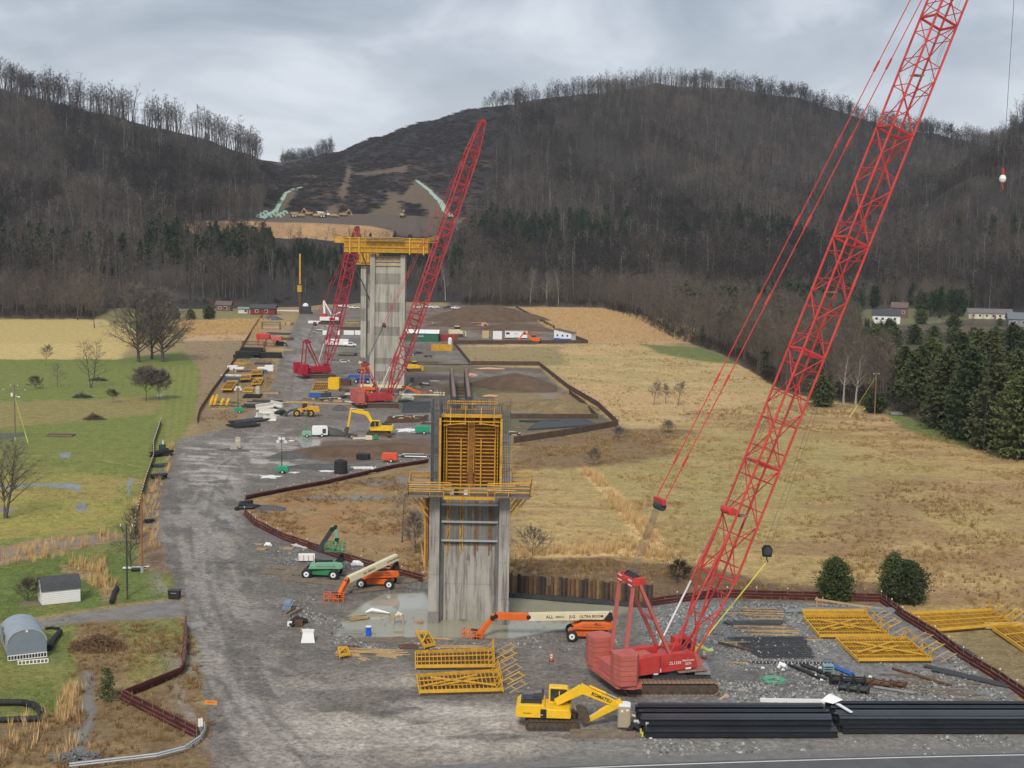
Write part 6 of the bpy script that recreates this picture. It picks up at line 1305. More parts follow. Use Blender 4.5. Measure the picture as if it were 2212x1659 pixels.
def gen(name, label, x, y, dim, m, rz=0, open_end=False, wheels=True):
    t = thing(name, label, 'generator', G(x, y), rz); l, w, h = dim; b = .45 if wheels else .1
    mb = MB(); mb.prism([(-l / 2, b), (l / 2, b), (l / 2, b + h * .8), (l / 2 - .25, b + h), (-l / 2 + .2, b + h), (-l / 2, b + h * .85)], -w / 2, w / 2); bx = mb.build('housing', m, t, bevel=.05)
    for i in range(3): mb = MB(); mb.box((-l / 2 + l * (i + .8) / 3.6, -w / 2 - .012, b + h * .45), (l / 4.4, .02, h * .55)); mb.build('louvre_panel', M_DARK if open_end and i == 2 else m, bx)
    if wheels:
        for s in (-1, 1): wheel(t, (l * .12, s * (w / 2 + .05), .36), .36, .22)
        mb = MB(); mb.bar((-l / 2, 0, .5), (-l / 2 - 1.1, 0, .4), .12); mb.build('drawbar', M_DARK, t)
    return t
gen('generator_trailer', 'white generator trailer with one dark open side in the yard', 691, 943, (3.4, 1.6, 1.9), M_WHITE, R(8), True)
gen('air_compressor', 'orange red compressor beside the row of dark bundles', 842, 998, (3.0, 1.5, 1.35), mat('red orange paint', (0.72, .10, .04), .5, .1), R(-3))
gen('air_compressor', 'green compressor trailer at the left of the near pier rebar', 912, 937, (3.2, 1.6, 1.3), M_TEAL, R(5))
gen('generator_box', 'small cream generator box in front of the far excavator', 797, 951, (1.5, 1.0, .9), M_CREAM, 0, False, False)
gen('generator_box', 'small dark green box beside the cream generator', 812, 950, (.9, .8, 1.0), M_GRN, 0, False, False)
# ---------------------------------------------------------------- toilets and tanks
def toilet(label, x, y, m, rz):
    t = thing('portable_toilet', label, 'portable toilet', G(x, y), rz)
    mb = MB(); mb.box((0, 0, .08), (1.18, 1.18, .16)); mb.build('base', M_DARK, t)
    mb = MB(); mb.prism([(-.56, .16), (.56, .16), (.54, 2.12), (-.54, 2.12)], -.56, .56); b = mb.build('cabin', m, t, bevel=.04)
    mb = MB(); mb.box((.0, -.575, 1.1), (.78, .03, 1.75)); mb.build('door', m, b, bevel=.01); mb = MB(); mb.box((-.2, -.6, 1.75), (.2, .02, .2)); mb.box((.28, -.6, 1.85), (.22, .02, .16)); mb.build('notice', M_WHITE, b)
    for s in (-1, 1): mb = MB(); mb.box((s * .585, 0, 1.1), (.03, .8, 1.7)); mb.build('side_panel', m, b)
    mb = MB(); mb.prism([(-.58, 2.12), (.58, 2.12), (.5, 2.24), (.2, 2.32), (-.2, 2.32), (-.5, 2.24)], -.58, .58); mb.build('roof', M_WHITE if m is M_TAN else m, t, bevel=.03)
    return t
toilet('tan portable toilet with white roof between the excavator and the pipe stack', 1348, 1572, M_TAN, R(-6))
toilet('cream portable toilet in the left storage strip', 557, 852, M_CREAMT, R(4))
toilet('cream portable toilet standing in the middle of the haul road junction', 514, 969, M_CREAMT, R(10))
t = thing('water_tank', 'black round plastic water tank in the yard behind the wet meadow', 'water tank', G(736, 1022)); mb = MB(); mb.tube((0, 0, 0), (0, 0, 2.2), 1.22, 28); mb.build('tank_wall', M_BLK, t)
mb = MB(); mb.path([(0, 0, 2.2), (0, 0, 2.45), (0, 0, 2.55)], [1.24, .8, .3], 28); mb.build('tank_dome', M_BLK, t); mb = MB(); mb.tube((0, 0, 2.5), (0, 0, 2.65), .25, 14); mb.build('lid', M_DARK, t)
for z in (.5, 1.0, 1.5, 2.0): mb = MB(); mb.tube((0, 0, z), (0, 0, z + .07), 1.245, 28); mb.build('tank_rib', M_DARK, t)
t = thing('storage_tank', 'small white upright tank at the end of the red container', 'tank', G(972, 746)); mb = MB(); mb.path([(0, 0, 0), (0, 0, 2.6), (0, 0, 3.0), (0, 0, 3.2)], [.8, .8, .55, .1], 16); mb.build('tank_wall', M_WHITE, t); mb = MB(); mb.tube((0, 0, 3.1), (0, 0, 3.6), .15, 8); mb.build('vent', M_DARK, t)
# ---------------------------------------------------------------- far drill rig and small cranes
t = thing('drill_rig', 'far drilling rig with tall yellow mast at the end of the haul road', 'drill rig', G(652, 678))
mb = MB(); mb.bar((-1.0, 0, 1), (-1.0, 0, 16), 1.0, 1.2); mb.build('leader', M_RUST, t); mb = MB(); mb.bar((-1.0, 0, 12), (-1.0, 0, 32), .8, .9); mb.build('mast', M_FORM, t); mb = MB(); mb.box((-1.2, 0, 13.5), (2.2, 1.6, 3.4)); mb.build('rotary_head', M_FORM, t)
for s in (-1, 1): crawler(t, -1, 5.5, s * 2, .9, 1.2, M_TRACK, M_TRACK, 16)
mb = MB(); mb.box((2.3, 0, 2.8), (5, 3.4, 2.6)); mb.build('body', M_DARK, t, bevel=.1); mb = MB(); mb.path([(2.0, 0, 4.2), (2.0, 0, 5.2), (2.0, 0, 5.8)], [1.6, 1.4, .5], 10); mb.build('white_cover', M_WHITE, t)
t = thing('small_crane', 'white and red crawler crane with white A frame far beyond the left crane', 'crane', G(712, 700))
for s in (-1, 1): crawler(t, -5, 5, s * 2.6, 1.0, 1.3, M_TRACK, M_TRACK, 16)
mb = MB(); mb.box((0, 0, 2.6), (9, 3.4, 1.8)); mb.build('body', M_WHITE, t, bevel=.1); mb = MB(); mb.box((-2.6, 0, 3.4), (2.6, 3.2, 3.4)); mb.build('counterweight', M_RED, t, bevel=.1); mb = MB(); mb.box((-7, -1, .8), (6, 3, 1.3)); mb.build('skid', M_WHITE, t, bevel=.2)
mb = MB(); mb.bar((-2.4, 0, 4), (-2.8, 0, 11.2), .9); mb.bar((-2.8, 0, 11.2), (1.2, 0, 4), .5); mb.bar((1.2, 0, 4), (5.5, 0, 6), .4); mb.build('a_frame', M_WHITE, t)
mb = MB(); mb.bar((3.5, 0, 3.0), (9.5, 0, 5.5), .5); mb.build('jib', M_RED, t)
def small_machine(label, p, rz, m, kind, cat, s=1.0):
    t = thing(kind, label, cat, p, rz)
    for y in (-1, 1): mb = MB(); mb.prism([(-1.8 * s, .2), (-1.4 * s, 0), (1.4 * s, 0), (1.8 * s, .2), (1.8 * s, .7 * s), (1.4 * s, .95 * s), (-1.4 * s, .95 * s), (-1.8 * s, .7 * s)], y * 1.0 * s - .3 * s, y * 1.0 * s + .3 * s); mb.build('track', M_TRACK, t)
    mb = MB(); mb.prism([(-2.0 * s, .9 * s), (1.7 * s, .9 * s), (1.7 * s, 1.7 * s), (0, 1.9 * s), (-2.0 * s, 2.0 * s)], -1.1 * s, 1.1 * s); mb.build('body', m, t, bevel=.05)
    mb = MB(); mb.prism([(-.4 * s, 1.9 * s), (1.0 * s, 1.8 * s), (.9 * s, 3.0 * s), (-.4 * s, 3.0 * s)], -.7 * s, .5 * s); cb_ = mb.build('cab', m, t, bevel=.04); mb = MB(); mb.box((.3 * s, -.11 * s, 2.5 * s), (1.44 * s, 1.26 * s, .7 * s)); mb.build('cab_window', M_GLASS, cb_)
    if kind == 'excavator': mb = MB(); mb.bar((1.2 * s, .5, 1.8 * s), (3.6 * s, .5, 4.0 * s), .5 * s); mb.bar((3.6 * s, .5, 4.0 * s), (5.2 * s, .5, 1.6 * s), .4 * s); mb.box((5.1 * s, .5, 1.2 * s), (.9 * s, 1.0 * s, .9 * s)); mb.build('digging_arm', m, t)
    elif kind == 'dump_truck': mb = MB(); mb.prism([(-5.2 * s, 1.6 * s), (-2.2 * s, 1.2 * s), (-1.6 * s, 2.6 * s), (-5.4 * s, 2.8 * s)], -1.3 * s, 1.3 * s); mb.build('tipper_body', m, t); [wheel(t, (xx * s, yy * s, .8 * s), .8 * s, .5 * s) for xx in (-4.4, -3.0) for yy in (-1.2, 1.2)]
    else: mb = MB(); mb.box((2.4 * s, 0, .9 * s), (.25 * s, 3.0 * s, 1.3 * s)); mb.build('blade', m, t)
    return t
M_OCH = mat('ochre machine paint', (0.46, 0.33, 0.14), .6, .2)
for i, (x, y, kd, rz_, lb) in enumerate([(650, 470, 'dump_truck', .3, 'ochre dump truck leftmost on the hill bench'), (668, 466, 'excavator', 2.6, 'ochre excavator left of centre on the hill bench'), (684, 470, 'dump_truck', 3.0, 'dump truck beside the left excavator on the hill bench'), (706, 468, 'dump_truck', .1, 'pale dump truck in the middle of the hill bench'), (722, 470, 'bulldozer', .2, 'bulldozer in the middle of the hill bench'), (742, 468, 'excavator', .6, 'ochre excavator rightmost on the hill bench'), (870, 470, 'excavator', 1.4, 'lone excavator with raised arm right of the hill bench')]):
    small_machine(lb, on_hill(x, y, 1068, 1300), rz_, M_WHITE if i == 3 else M_OCH, kd, {'dump_truck': 'dump truck', 'excavator': 'excavator', 'bulldozer': 'bulldozer'}[kd], 1.6)
small_machine('red drilling machine on the far right hill track', on_hill(1008, 478, 1000, 1300), .2, M_RED, 'bulldozer', 'bulldozer', 1.5)
small_machine('small red excavator beside the white cabin', G(1155, 742), 2.9, M_ORG, 'excavator', 'excavator', 1.2)
small_machine('dark and cream loader parked right of the red container', G(985, 728), .2, M_CREAM, 'bulldozer', 'loader', 1.6)
small_machine('yellow compact excavator beside the far green fringe', G(893, 802), 0.4, M_YEL, 'bulldozer', 'dozer', 1.1)
# ================================================================ FENCES
def fence(label, pts, h=.9, m=M_FENCE, cord=M_FENCEH, step=2.4, name='silt_fence', caps=True, thick=.16, bands=3, zoff=0.0, post_h=None):
    t = thing(name, label, 'fence', G(*pts[0])); o = t.location.copy(); P = [G(x, y) - o for x, y in pts]
    n = 0
    mb = MB(); pos = []
    for a, b in zip(P[:-1], P[1:]):
        L = (b - a).length; k = max(1, round(L / step)); nr = (b - a).normalized(); nr = Vector((-nr.y, nr.x, 0))
        for i in range(k):
            p, q = a.lerp(b, i / k), a.lerp(b, (i + 1) / k); pos.append(p)
            for j in range(bands):
                z = h * (j + .5) / bands; off = nr * (thick * (j - 1) * .9 + random.uniform(-.05, .05)); hh = h / bands * .92
                mb.bar(p + off + Vector((0, 0, z + random.uniform(-.04, .04))), q + off + Vector((0, 0, z)), thick if bands > 1 else .05, hh)
    pos.append(P[-1]); mb.build('fabric', m, t)
    mb = MB()
    for a, b in zip(P[:-1], P[1:]):
        L = (b - a).length; k = max(1, round(L / step)); nr = (b - a).normalized(); nr = Vector((-nr.y, nr.x, 0))
        for j in range(bands):
            z = h * (j + 1) / bands - .02; off = nr * (thick * (j - 1) * .9 - thick * .2)
            mb.bar(a + off + Vector((0, 0, z)), b + off + Vector((0, 0, z)), .06, .045)
    mb.build('top_cord', cord, t)
    ph = post_h or h + .35
    pm = MB().bar((0, 0, -.1), (0, 0, ph), .07).mesh('post', M_WOODG if bands > 1 else M_RUST)
    for p in pos[:290]: link_mesh('post', pm, t, p)
    if caps:
        mb = MB()
        for p in pos[::2]: mb.box(p + Vector((0, 0, ph)), (.12, .12, .14))
        c = mb.build('post_caps', M_WHITE, t); c['kind'] = 'stuff'
    return t
fence('dark red barrier fence making a zigzag beside the drainage ditch at lower left', [(400, 1351), (400, 1402), (396, 1449), (389, 1461), (264, 1512), (425, 1594)], 1.0, step=2.0, caps=False)
fence('narrow red brown fence with white caps between the left lawn and the road', [(348, 914), (332, 964), (332, 994), (317, 1037), (306, 1075), (294, 1128), (290, 1165)], .8, step=1.3, bands=2)
fence('brown fence between the straw strip and the left storage yard', [(567, 683), (547, 713), (524, 752), (496, 799), (460, 848), (432, 893), (427, 914)], 1.1, M_FBRN, M_FBRN, 4, caps=False, bands=1)
fence('dark red barrier fence looping round the wet meadow beside the haul road', [(925, 1000), (850, 1012), (700, 1047), (600, 1066), (530, 1080)], .8, step=2.0)
fence('dark red barrier fence running from the road bend down to the near pier', [(528, 1112), (552, 1135), (612, 1165), (700, 1195), (780, 1220), (914, 1257)], .9, step=2.0)
fence('dark red barrier fence behind the crane pad turning down the right side', [(1409, 1309), (1540, 1291), (1600, 1291), (1903, 1300), (1949, 1335), (2019, 1378), (2080, 1424), (2141, 1461), (2215, 1510), (2330, 1580)], 1.0, step=2.0)
fence('brown fence down the right side of the far dirt heap to the white cabin', [(1115, 665), (1160, 690), (1199, 710)], 1.3, M_FBRN, M_FBRN, 6, caps=False, bands=1)
fence('dark fence along the far gravel lot and around the square straw field', [(1240, 731), (1270, 742), (980, 743), (1017, 789), (1165, 790), (1227, 840), (1294, 880), (1336, 921), (1245, 938), (1133, 955), (1111, 958)], 1.5, M_FBRN, M_FENCEH, 5, caps=False, bands=1)
fence('inner brown fence behind the dark rebar pile', [(1230, 851), (1263, 876), (1291, 905), (1102, 904)], 1.2, M_FBRN, M_FBRN, 5, caps=False, bands=1)
# steel sheet pile wall
a, b = G(1098, 1287), G(1409, 1311); t = thing('sheet_pile_wall', 'rusty steel sheet pile wall holding back the marsh at the pond edge', 'retaining wall', a)
v = b - a; L = v.length; nrm = Vector((-v.y, v.x, 0)).normalized(); e = v.normalized(); n = 34; w = L / n
SPM = [mat('rust brown sheet', (0.17, 0.095, 0.055), .85, .25, 1.5, dirt=.4, dirtcol=(.06, .04, .03)), mat('dark sheet', (0.075, 0.055, 0.045), .85, .25, 1.5), mat('ochre sheet', (0.25, 0.155, 0.075), .85, .25, 1.5, dirt=.4, dirtcol=(.08, .05, .03))]
for i in range(n):
    mb = MB(); s = i % 2; o_ = e * (i * w); q0 = nrm * (0 if s else .42); h = 2.7 + random.uniform(-.12, .12) - (.9 if i in (9,) else 0)
    a0 = o_ + q0; a1 = o_ + e * (w * .55) + q0; a2 = o_ + e * w + nrm * (.42 if s else 0); th = nrm * .05
    for p, q in ((a0, a1), (a1, a2)):
        mb.add([p - th, q - th, q + th, p + th] + [x + Vector((0, 0, h)) for x in (p - th, q - th, q + th, p + th)], [(0, 3, 2, 1), (4, 5, 6, 7), (0, 1, 5, 4), (1, 2, 6, 5), (2, 3, 7, 6), (3, 0, 4, 7)])
    mb.build('sheet_pile', SPM[(i * 7) % 5 % 3], t)
mb = MB(); mb.bar(Vector((0, 0, .3)) - nrm * .5, v + Vector((0, 0, .3)) - nrm * .5, .5, .5); mb.build('waler_beam', M_DARK, t)

# ================================================================ FORMWORK PANELS
M_PLYD = mat('dark form plywood', (0.15, 0.07, 0.02), .85, .35, 1.2, dirt=.4, dirtcol=(.03, .02, .012))  # face sheet darkened so the gaps between ribs read dark
def form_panel(label, NL, NR, FR_, FL, nr=18, nl=3, diag=2, frame=True, ladders=False, z=.0, m=M_FORM):
    o = G(*NL); t = thing('formwork_panel', label, 'formwork', o)
    q = [G(*c) - o for c in (NL, NR, FR_, FL)]
    def P(u, w, zz): a = q[0].lerp(q[1], u); b = q[3].lerp(q[2], u); r = a.lerp(b, w); r.z = zz + z; return r
    mb = MB(); mb.add([P(0, 0, .08), P(1, 0, .08), P(1, 1, .08), P(0, 1, .08), P(0, 0, .14), P(1, 0, .14), P(1, 1, .14), P(0, 1, .14)], [(0, 3, 2, 1), (4, 5, 6, 7), (0, 1, 5, 4), (1, 2, 6, 5), (2, 3, 7, 6), (3, 0, 4, 7)]); mb.build('face_sheet', M_PLYD, t)
    for i in range(nr): u = (i + .5) / nr; mb = MB(); mb.bar(P(u, .02, .26), P(u, .98, .26), .075, .2); mb.build('rib', m if i % 3 else MF2, t)
    for i in range(nl + 2): w = i / (nl + 1); mb = MB(); mb.bar(P(0, w, .42), P(1, w, .42), .07, .10 if 0 < i < nl + 1 else .34); mb.build('waler', m if i % 2 else MF2, t)
    for u in (0, 1): mb = MB(); mb.bar(P(u, 0, .3), P(u, 1, .3), .1, .4); mb.build('end_rail', MF2, t)
    for k in range(diag): mb = MB(); mb.bar(P(.06 + .1 * k, .25 + .5 * (k % 2), .58), P(.72 + .2 * (k % 2), .75 - .5 * (k % 2) - .1 * k, .58), .16, .12); mb.build('loose_brace', MF2, t)
    if ladders:
        for k in range(3):
            w = k / 2.3; a = P(1.0, w, .4); ex = (q[1] - q[0]).normalized(); ey = (q[3] - q[0]).normalized()
            mb = MB(); c = [a + ex * .1, a + ex * 1.9 + ey * .2 + Vector((0, 0, .9)), a + ex * 2.3 - ey * .9 + Vector((0, 0, .9)), a + ex * .5 - ey * 1.0]
            mb.bar(c[0], c[1], .08); mb.bar(c[3], c[2], .08)
            for f in (.35, .9): mb.bar(c[0].lerp(c[1], f), c[3].lerp(c[2], f), .08)
            mb.build('access_bracket', MF2 if k % 2 else M_WOOD, t)
        mb = MB()
        for w in (0, .33, .66, 1): mb.bar(P(.97, w, .3), P(.99, w, 1.6), .1); mb.bar(P(.9, w, .4), P(.99, w, 1.5), .07)
        mb.bar(P(.99, 0, 1.5), P(.99, 1, 1.5), .08); mb.build('end_frame', m, t)
    return t
form_panel('upper yellow formwork panel lying on the gravel below the near pier', (898, 1448), (1069, 1446), (1067, 1411), (897, 1417), 20, 2, 0, ladders=True)
form_panel('lower yellow formwork panel with crossed loose braces lying on the gravel', (906, 1503), (1087, 1498), (1077, 1457), (900, 1468), 20, 2, 3, ladders=True)
form_panel('thin yellow formwork strip at the back of the crane pad', (1738, 1335), (1876, 1336), (1868, 1326), (1733, 1326), 24, 1, 0)
form_panel('yellow formwork panel with end brackets, upper one on the crane pad', (1771, 1381), (1921, 1380), (1873, 1337), (1735, 1338), 24, 4, 3, ladders=True)
form_panel('yellow formwork panel with end brackets, lower one on the crane pad', (1855, 1433), (2013, 1432), (1958, 1385), (1806, 1386), 24, 4, 3, ladders=True)
form_panel('long yellow formwork panel lying outside the corner of the fence', (2016, 1369), (2190, 1354), (2141, 1324), (1949, 1333), 34, 3, 0, ladders=True)
form_panel('yellow formwork panel running off the right edge of the picture', (2214, 1412), (2290, 1404), (2198, 1357), (2144, 1363), 8, 2, 0)
# ================================================================ PILES OF TIMBER, STEEL AND PIPE
def pile(name, label, cat, x, y, n, L, w, h, m, rz=0.0, spread=.6, part='plank', jit=8, layers=1, round_=False, group=None, z=0):
    t = thing(name, label, cat, G(x, y) + Vector((0, 0, z)), rz, group)
    for i in range(n):
        ly = i * layers // n; mb = MB(); l = L * random.uniform(.7, 1.05)
        if round_: mb.tube((-l / 2, 0, 0), (l / 2, 0, 0), w / 2, 8)
        else: mb.box((0, 0, 0), (l, w, h))
        o = mb.build(part, m[i % len(m)] if isinstance(m, (list, tuple)) else m, t); per = -(-n // layers); k = i % per
        o.location = (random.uniform(-.1, .1) * L, (k - per / 2 + .5) * spread, h * .5 + ly * (h + .02) + (w * .5 if round_ else 0) + random.uniform(0, .04)); o.rotation_euler = (0, random.uniform(-.02, .02), R(random.uniform(-jit, jit)))
    return t
T_ = [M_WOOD, M_WOODG, M_WOOD]
# black steel pile stacks in front
def beams(label, grp, x0, x1, ynear, rows, name='steel_pile'):
    A0 = G(x0, ynear); A1 = G(x1, ynear - .0); L = (A1 - A0).length; ang = math.atan2((A1 - A0).y, (A1 - A0).x)
    S = .56; mb = MB(); mb.box((L / 2, 0, S - .03), (L, S, .06)); mb.box((L / 2, 0, .03), (L, S, .06)); mb.box((L / 2, 0, S / 2), (L, .05, S - .12)); me = mb.mesh(name, M_PIPE)
    for r, ly in enumerate(rows):
        for k in range(ly):
            o = bpy.data.objects.new(name, me); scene.collection.objects.link(o); dx = random.uniform(-.25, .25)
            o.location = A0 + Matrix.Rotation(ang, 3, 'Z') @ Vector((dx, r * (S + .035 + (.10 if r in (2, 5, 7) else 0)), .15 + k * (S + .05))); o.rotation_euler = (0, 0, ang); tag(o, label, 'steel pile', grp)
beams('long black steel pile lying in the left one of two stacks by the road', 'black steel piles in the left stack by the road', 1392, 1808, 1594, [1, 1, 2, 2, 2, 2, 2, 2, 2, 2])
beams('long black steel pile lying in the right one of two stacks by the road', 'black steel piles in the right stack by the road', 1815, 2420, 1585, [1, 2, 2, 2, 2, 2, 2, 2, 2])
for i in range(4): pile('bearer', 'timber bearer under the black steel pile stacks', 'timber', 1450 + i * 260, 1560, 1, 6.2, .25, .14, M_WOODG, R(90), part='plank', jit=0, group='timber bearers under the pile stacks')
mb = MB()
for i in range(7): mb.box((random.uniform(-1.0, .9), random.uniform(-1.5, 1.8), .3 + random.uniform(0, .8)), (random.uniform(.2, .7), .06, random.uniform(.15, .5)), random.uniform(0, 3))
tag(mb.build('plastic_wrap', M_WHITE), 'torn white plastic at the left end of the pile stacks', 'plastic wrap').location = G(1382, 1575)
for k in range(6): mb = MB(); mb.box((0, 0, .2), (.14, .14, .42)); o = tag(mb.build('marker_peg', M_STRAWY), 'small yellow capped peg at the left end of the pile stack', 'peg', 'yellow pegs by the pile stack'); o.location = G(1384 + k * 3.6, 1584 + (k % 2) * 7)
mb = MB(); mb.path([(-.6, -.3, .1), (-.2, .2, .5), (.3, -.1, .3), (.7, .3, .5), (.2, .6, .2), (-.4, .7, .4)], .28, 6); tag(mb.build('hose_heap', M_BLK), 'heap of black hose beside the tan toilet', 'hose heap').location = G(1372, 1580)
v8 = [(-1.0, 0, 1.45), (.2, -1.0, 1.45), (1.0, -.6, 1.5), (.3, .5, 1.6), (.6, -1.6, 1.2), (1.3, -2.6, 1.3)]
mb = MB(); mb.add([(-1.3, -.3, 1.5), (-.2, -.9, 1.42), (.9, -.2, 1.6), (.1, 1.1, 1.75), (-.3, .4, 1.95)], [(0, 1, 4), (1, 2, 4), (2, 3, 4), (3, 0, 4), (0, 3, 2, 1)]); mb.add([(0, -1, 1.42), (.4, -1, 1.42), (1.1, -3.2, 1.42), (.8, -3.3, 1.42), (0, -1, 1.5), (.4, -1, 1.5), (1.1, -3.2, 1.5), (.8, -3.3, 1.5)], [(0, 3, 2, 1), (4, 5, 6, 7), (0, 1, 5, 4), (1, 2, 6, 5), (2, 3, 7, 6), (3, 0, 4, 7)])
tag(mb.build('white_tarpaulin', M_WHITE), 'crumpled white tarpaulin lying across the join of the two pile stacks', 'tarpaulin').location = G(1798, 1545)
mb = MB(); mb.box((0, 0, .2), (7.2, .25, .35)); tag(mb.build('white_board', M_WHITE), 'long white board lying behind the left pile stack', 'board').location = G(1722, 1518)
pile('crane_mat', 'brown timber mats under the tan toilet', 'timber mat', 1300, 1588, 3, 5.8, .5, .28, M_WOODG, R(2), .55, 'beam', 2)
# crane pad: dunnage lines, rebar, tubes
for k, (x, y, n_, L) in enumerate([(1640, 1318, 3, 5.5), (1655, 1329, 3, 5.5), (1660, 1341, 3, 5.5), (1625, 1325, 2, 7), (1655, 1353, 3, 7.5), (1662, 1362, 2, 7.5), (1660, 1369, 3, 7), (1585, 1388, 2, 3.5), (1760, 1382, 2, 2.6), (1600, 1432, 2, 2.6)]):
    pile('timber_dunnage', ['backmost thin timbers on the crane pad stone, left end', 'second row of thin timbers from the back of the crane pad', 'third row of thin timbers from the back of the crane pad', 'thin timbers nearest the lattice boom at the back of the pad', 'longer thin timbers in the fourth row on the crane pad', 'longer thin timbers in the fifth row on the crane pad', 'thin timbers just behind the dark rebar sheet', 'short thin timbers at the left of the dark rebar sheet', 'short reddish timbers at the right of the dark rebar sheet', 'short thin timbers in front of the dark rebar sheet'][k], 'timber', x, y, n_, L, .16, .12, T_, R(random.uniform(-1, 1)), .5, jit=1)
for k, (x, y, n_, L) in enumerate([(1990, 1462, 2, 8), (2030, 1475, 2, 8), (2000, 1490, 2, 7.5), (2060, 1500, 2, 7), (2100, 1512, 2, 5), (1960, 1478, 1, 5), (2090, 1485, 1, 6)]):
    pile('timber_dunnage', 'thin weathered timbers lying on the stone at the lower right of the pad', 'timber', x, y, n_, L, .12, .10, M_WOODG, R(random.uniform(-2, 2)), .45, jit=1, group='thin timbers at the lower right of the pad')
def rods(name, label, corners, n, m, r=.03, layers=3):
    o = G(*corners[0]); q = [G(*c) - o for c in corners]; mb = MB()
    for i in range(n):
        for l in range(layers):
            w = (i + random.random()) / n; a = q[0].lerp(q[3], w); b = q[1].lerp(q[2], w); s = random.uniform(-.02, .06); a2 = a.lerp(b, s); b2 = b.lerp(a, random.uniform(-.02, .06)); z = .12 + l * .07
            mb.bar(a2 + Vector((0, 0, z)), b2 + Vector((0, 0, z + random.uniform(-.02, .05))), r * 2)
    ob = mb.build(name, m); ob.location = o; tag(ob, label, 'rebar', kind='stuff'); return ob
rods('rebar_bundle', 'dark rebar laid out in a wide sheet on the crane pad', [(1640, 1424), (1762, 1424), (1740, 1376), (1568, 1378)], 46, M_DARK, .026, 1)
rods('rebar_bundle', 'dark rebar at the back of the pad beyond the thin timbers', [(1575, 1352), (1690, 1352), (1690, 1345), (1560, 1346)], 14, M_REBAR)
rods('rebar_bundle', 'grey rods on the ground outside the corner fence', [(2076, 1427), (2113, 1421), (2033, 1373), (2022, 1376)], 18, M_REBAR, .04)
t = thing('studded_channel', 'long dark channel with white studs in front of the rebar sheet', 'steel channel', G(1627, 1433), R(1)); mb = MB(); mb.box((4.2, 0, .12), (8.6, .3, .2)); mb.build('channel', M_DARK, t)
for i in range(22): mb = MB(); mb.box((.2 + i * .38, -.17, .18), (.06, .05, .16)); mb.build('stud', M_WHITE, t)
for k, (x, y, L, ang, c, lb) in enumerate([(1740, 1455, 5.5, -63, M_BLKP, 'black corrugated pipe leftmost of four on the pad'), (1748, 1455, 5.0, -60, M_DARK, 'dark pipe second of four slanting on the pad'), (1762, 1452, 4.4, -58, M_BLKP, 'thick dark pipe third of four slanting on the pad'), (1768, 1452, 4.2, -56, M_DARK, 'dark pipe rightmost of four slanting on the pad'), (1811, 1449, 3.6, -62, M_BLUE, 'bright blue pipe bundle on the pad'), (1590, 1400, 4.6, -42, M_RUST, 'long rusty beam behind the front crawler track'), (2105, 1468, 11, -42, M_DARK, 'dark pipes lying beside the right hand fence, inner one'), (2135, 1478, 12, -40, M_DARK, 'dark pipes lying beside the right hand fence, outer one'), (1990, 1465, 7, -50, M_RUST, 'thin dark beam slanting across the right of the pad')]):
    t = thing('pipe_bundle' if k != 5 and k != 8 else 'steel_beam', lb, 'pipe' if k != 5 and k != 8 else 'beam', G(x, y), R(ang))
    for j in range(3 if k in (4, 6, 7, 2) else 1): mb = MB(); mb.tube((-L / 2, j * .22, .16), (L / 2, j * .22, .16), .13, 8); mb.build('pipe', c, t)
def frame_box(label, x, y, s, m, rz, n=3):
    t = thing('bracket_pile', label, 'steel brackets', G(x, y), rz)
    for j in range(n):
        mb = MB(); xo = j * s * .9; mb.box((xo, 0, s * .3), (s, s * .8, s * .12)); mb.box((xo - s * .4, 0, s * .35), (s * .12, s * .9, s * .7)); mb.box((xo + s * .4, 0, s * .35), (s * .12, s * .9, s * .7)); mb.box((xo, s * .4, s * .5), (s, s * .1, s * .12)); mb.tube((xo - s * .3, -s * .5, s * .5), (xo + s * .3, -s * .5, s * .5), s * .18, 8); mb.build('bracket', m, t)
    return t
frame_box('jumble of black steel brackets in the middle of the pad', 1805, 1477, 1.3, M_BLK, R(-10)); frame_box('black bracket pile below the blue pipe bundle', 1822, 1492, 1.1, M_DARK, R(-20)); frame_box('dark rusty brackets beside a pale batten', 1874, 1480, 1.1, M_RUST, R(-25)); frame_box('rusty clamp at the right end of the bracket row', 1930, 1483, .9, M_RUST, R(-30), 2)
t = thing('pale_batten', 'pale batten leaning over the rusty brackets', 'batten', G(1890, 1483), R(-28)); mb = MB(); mb.bar((-1.6, 0, .5), (1.8, 0, .2), .1); mb.build('batten', M_WOOD, t); mb = MB(); mb.tube((0, -.6, .15), (4.0, -.5, .15), .15, 8); mb.build('grey_tube', M_GREY, t)
mb = MB(); pts_ = []
for i in range(90): a = i * .42; r = .9 + .35 * math.sin(i * .9) + .1 * math.cos(i * 2.1); pts_.append((math.cos(a) * r + .25 * math.sin(i * .2), math.sin(a) * r * 1.0, .06 + .01 * (i % 5)))
mb.path(pts_, .035, 4); tag(mb.build('rope_coil', M_GREENP), 'pale green rope coiled on the dark ground of the pad', 'rope').location = G(1671, 1470)
mb = MB()
for i in range(4): mb.box((0, 0, .2 + i * .25), (1.1, .9, .05)); 
for s in (-.5, .5): mb.box((s, .4, .5), (.07, .07, 1.0)); mb.box((s, -.4, .5), (.07, .07, 1.0))
tag(mb.build('wire_basket', mat('pale blue grey steel', (.25, .38, .38), .6)), 'pale blue wire basket beside the blue pipes', 'basket').location = G(1788, 1456)
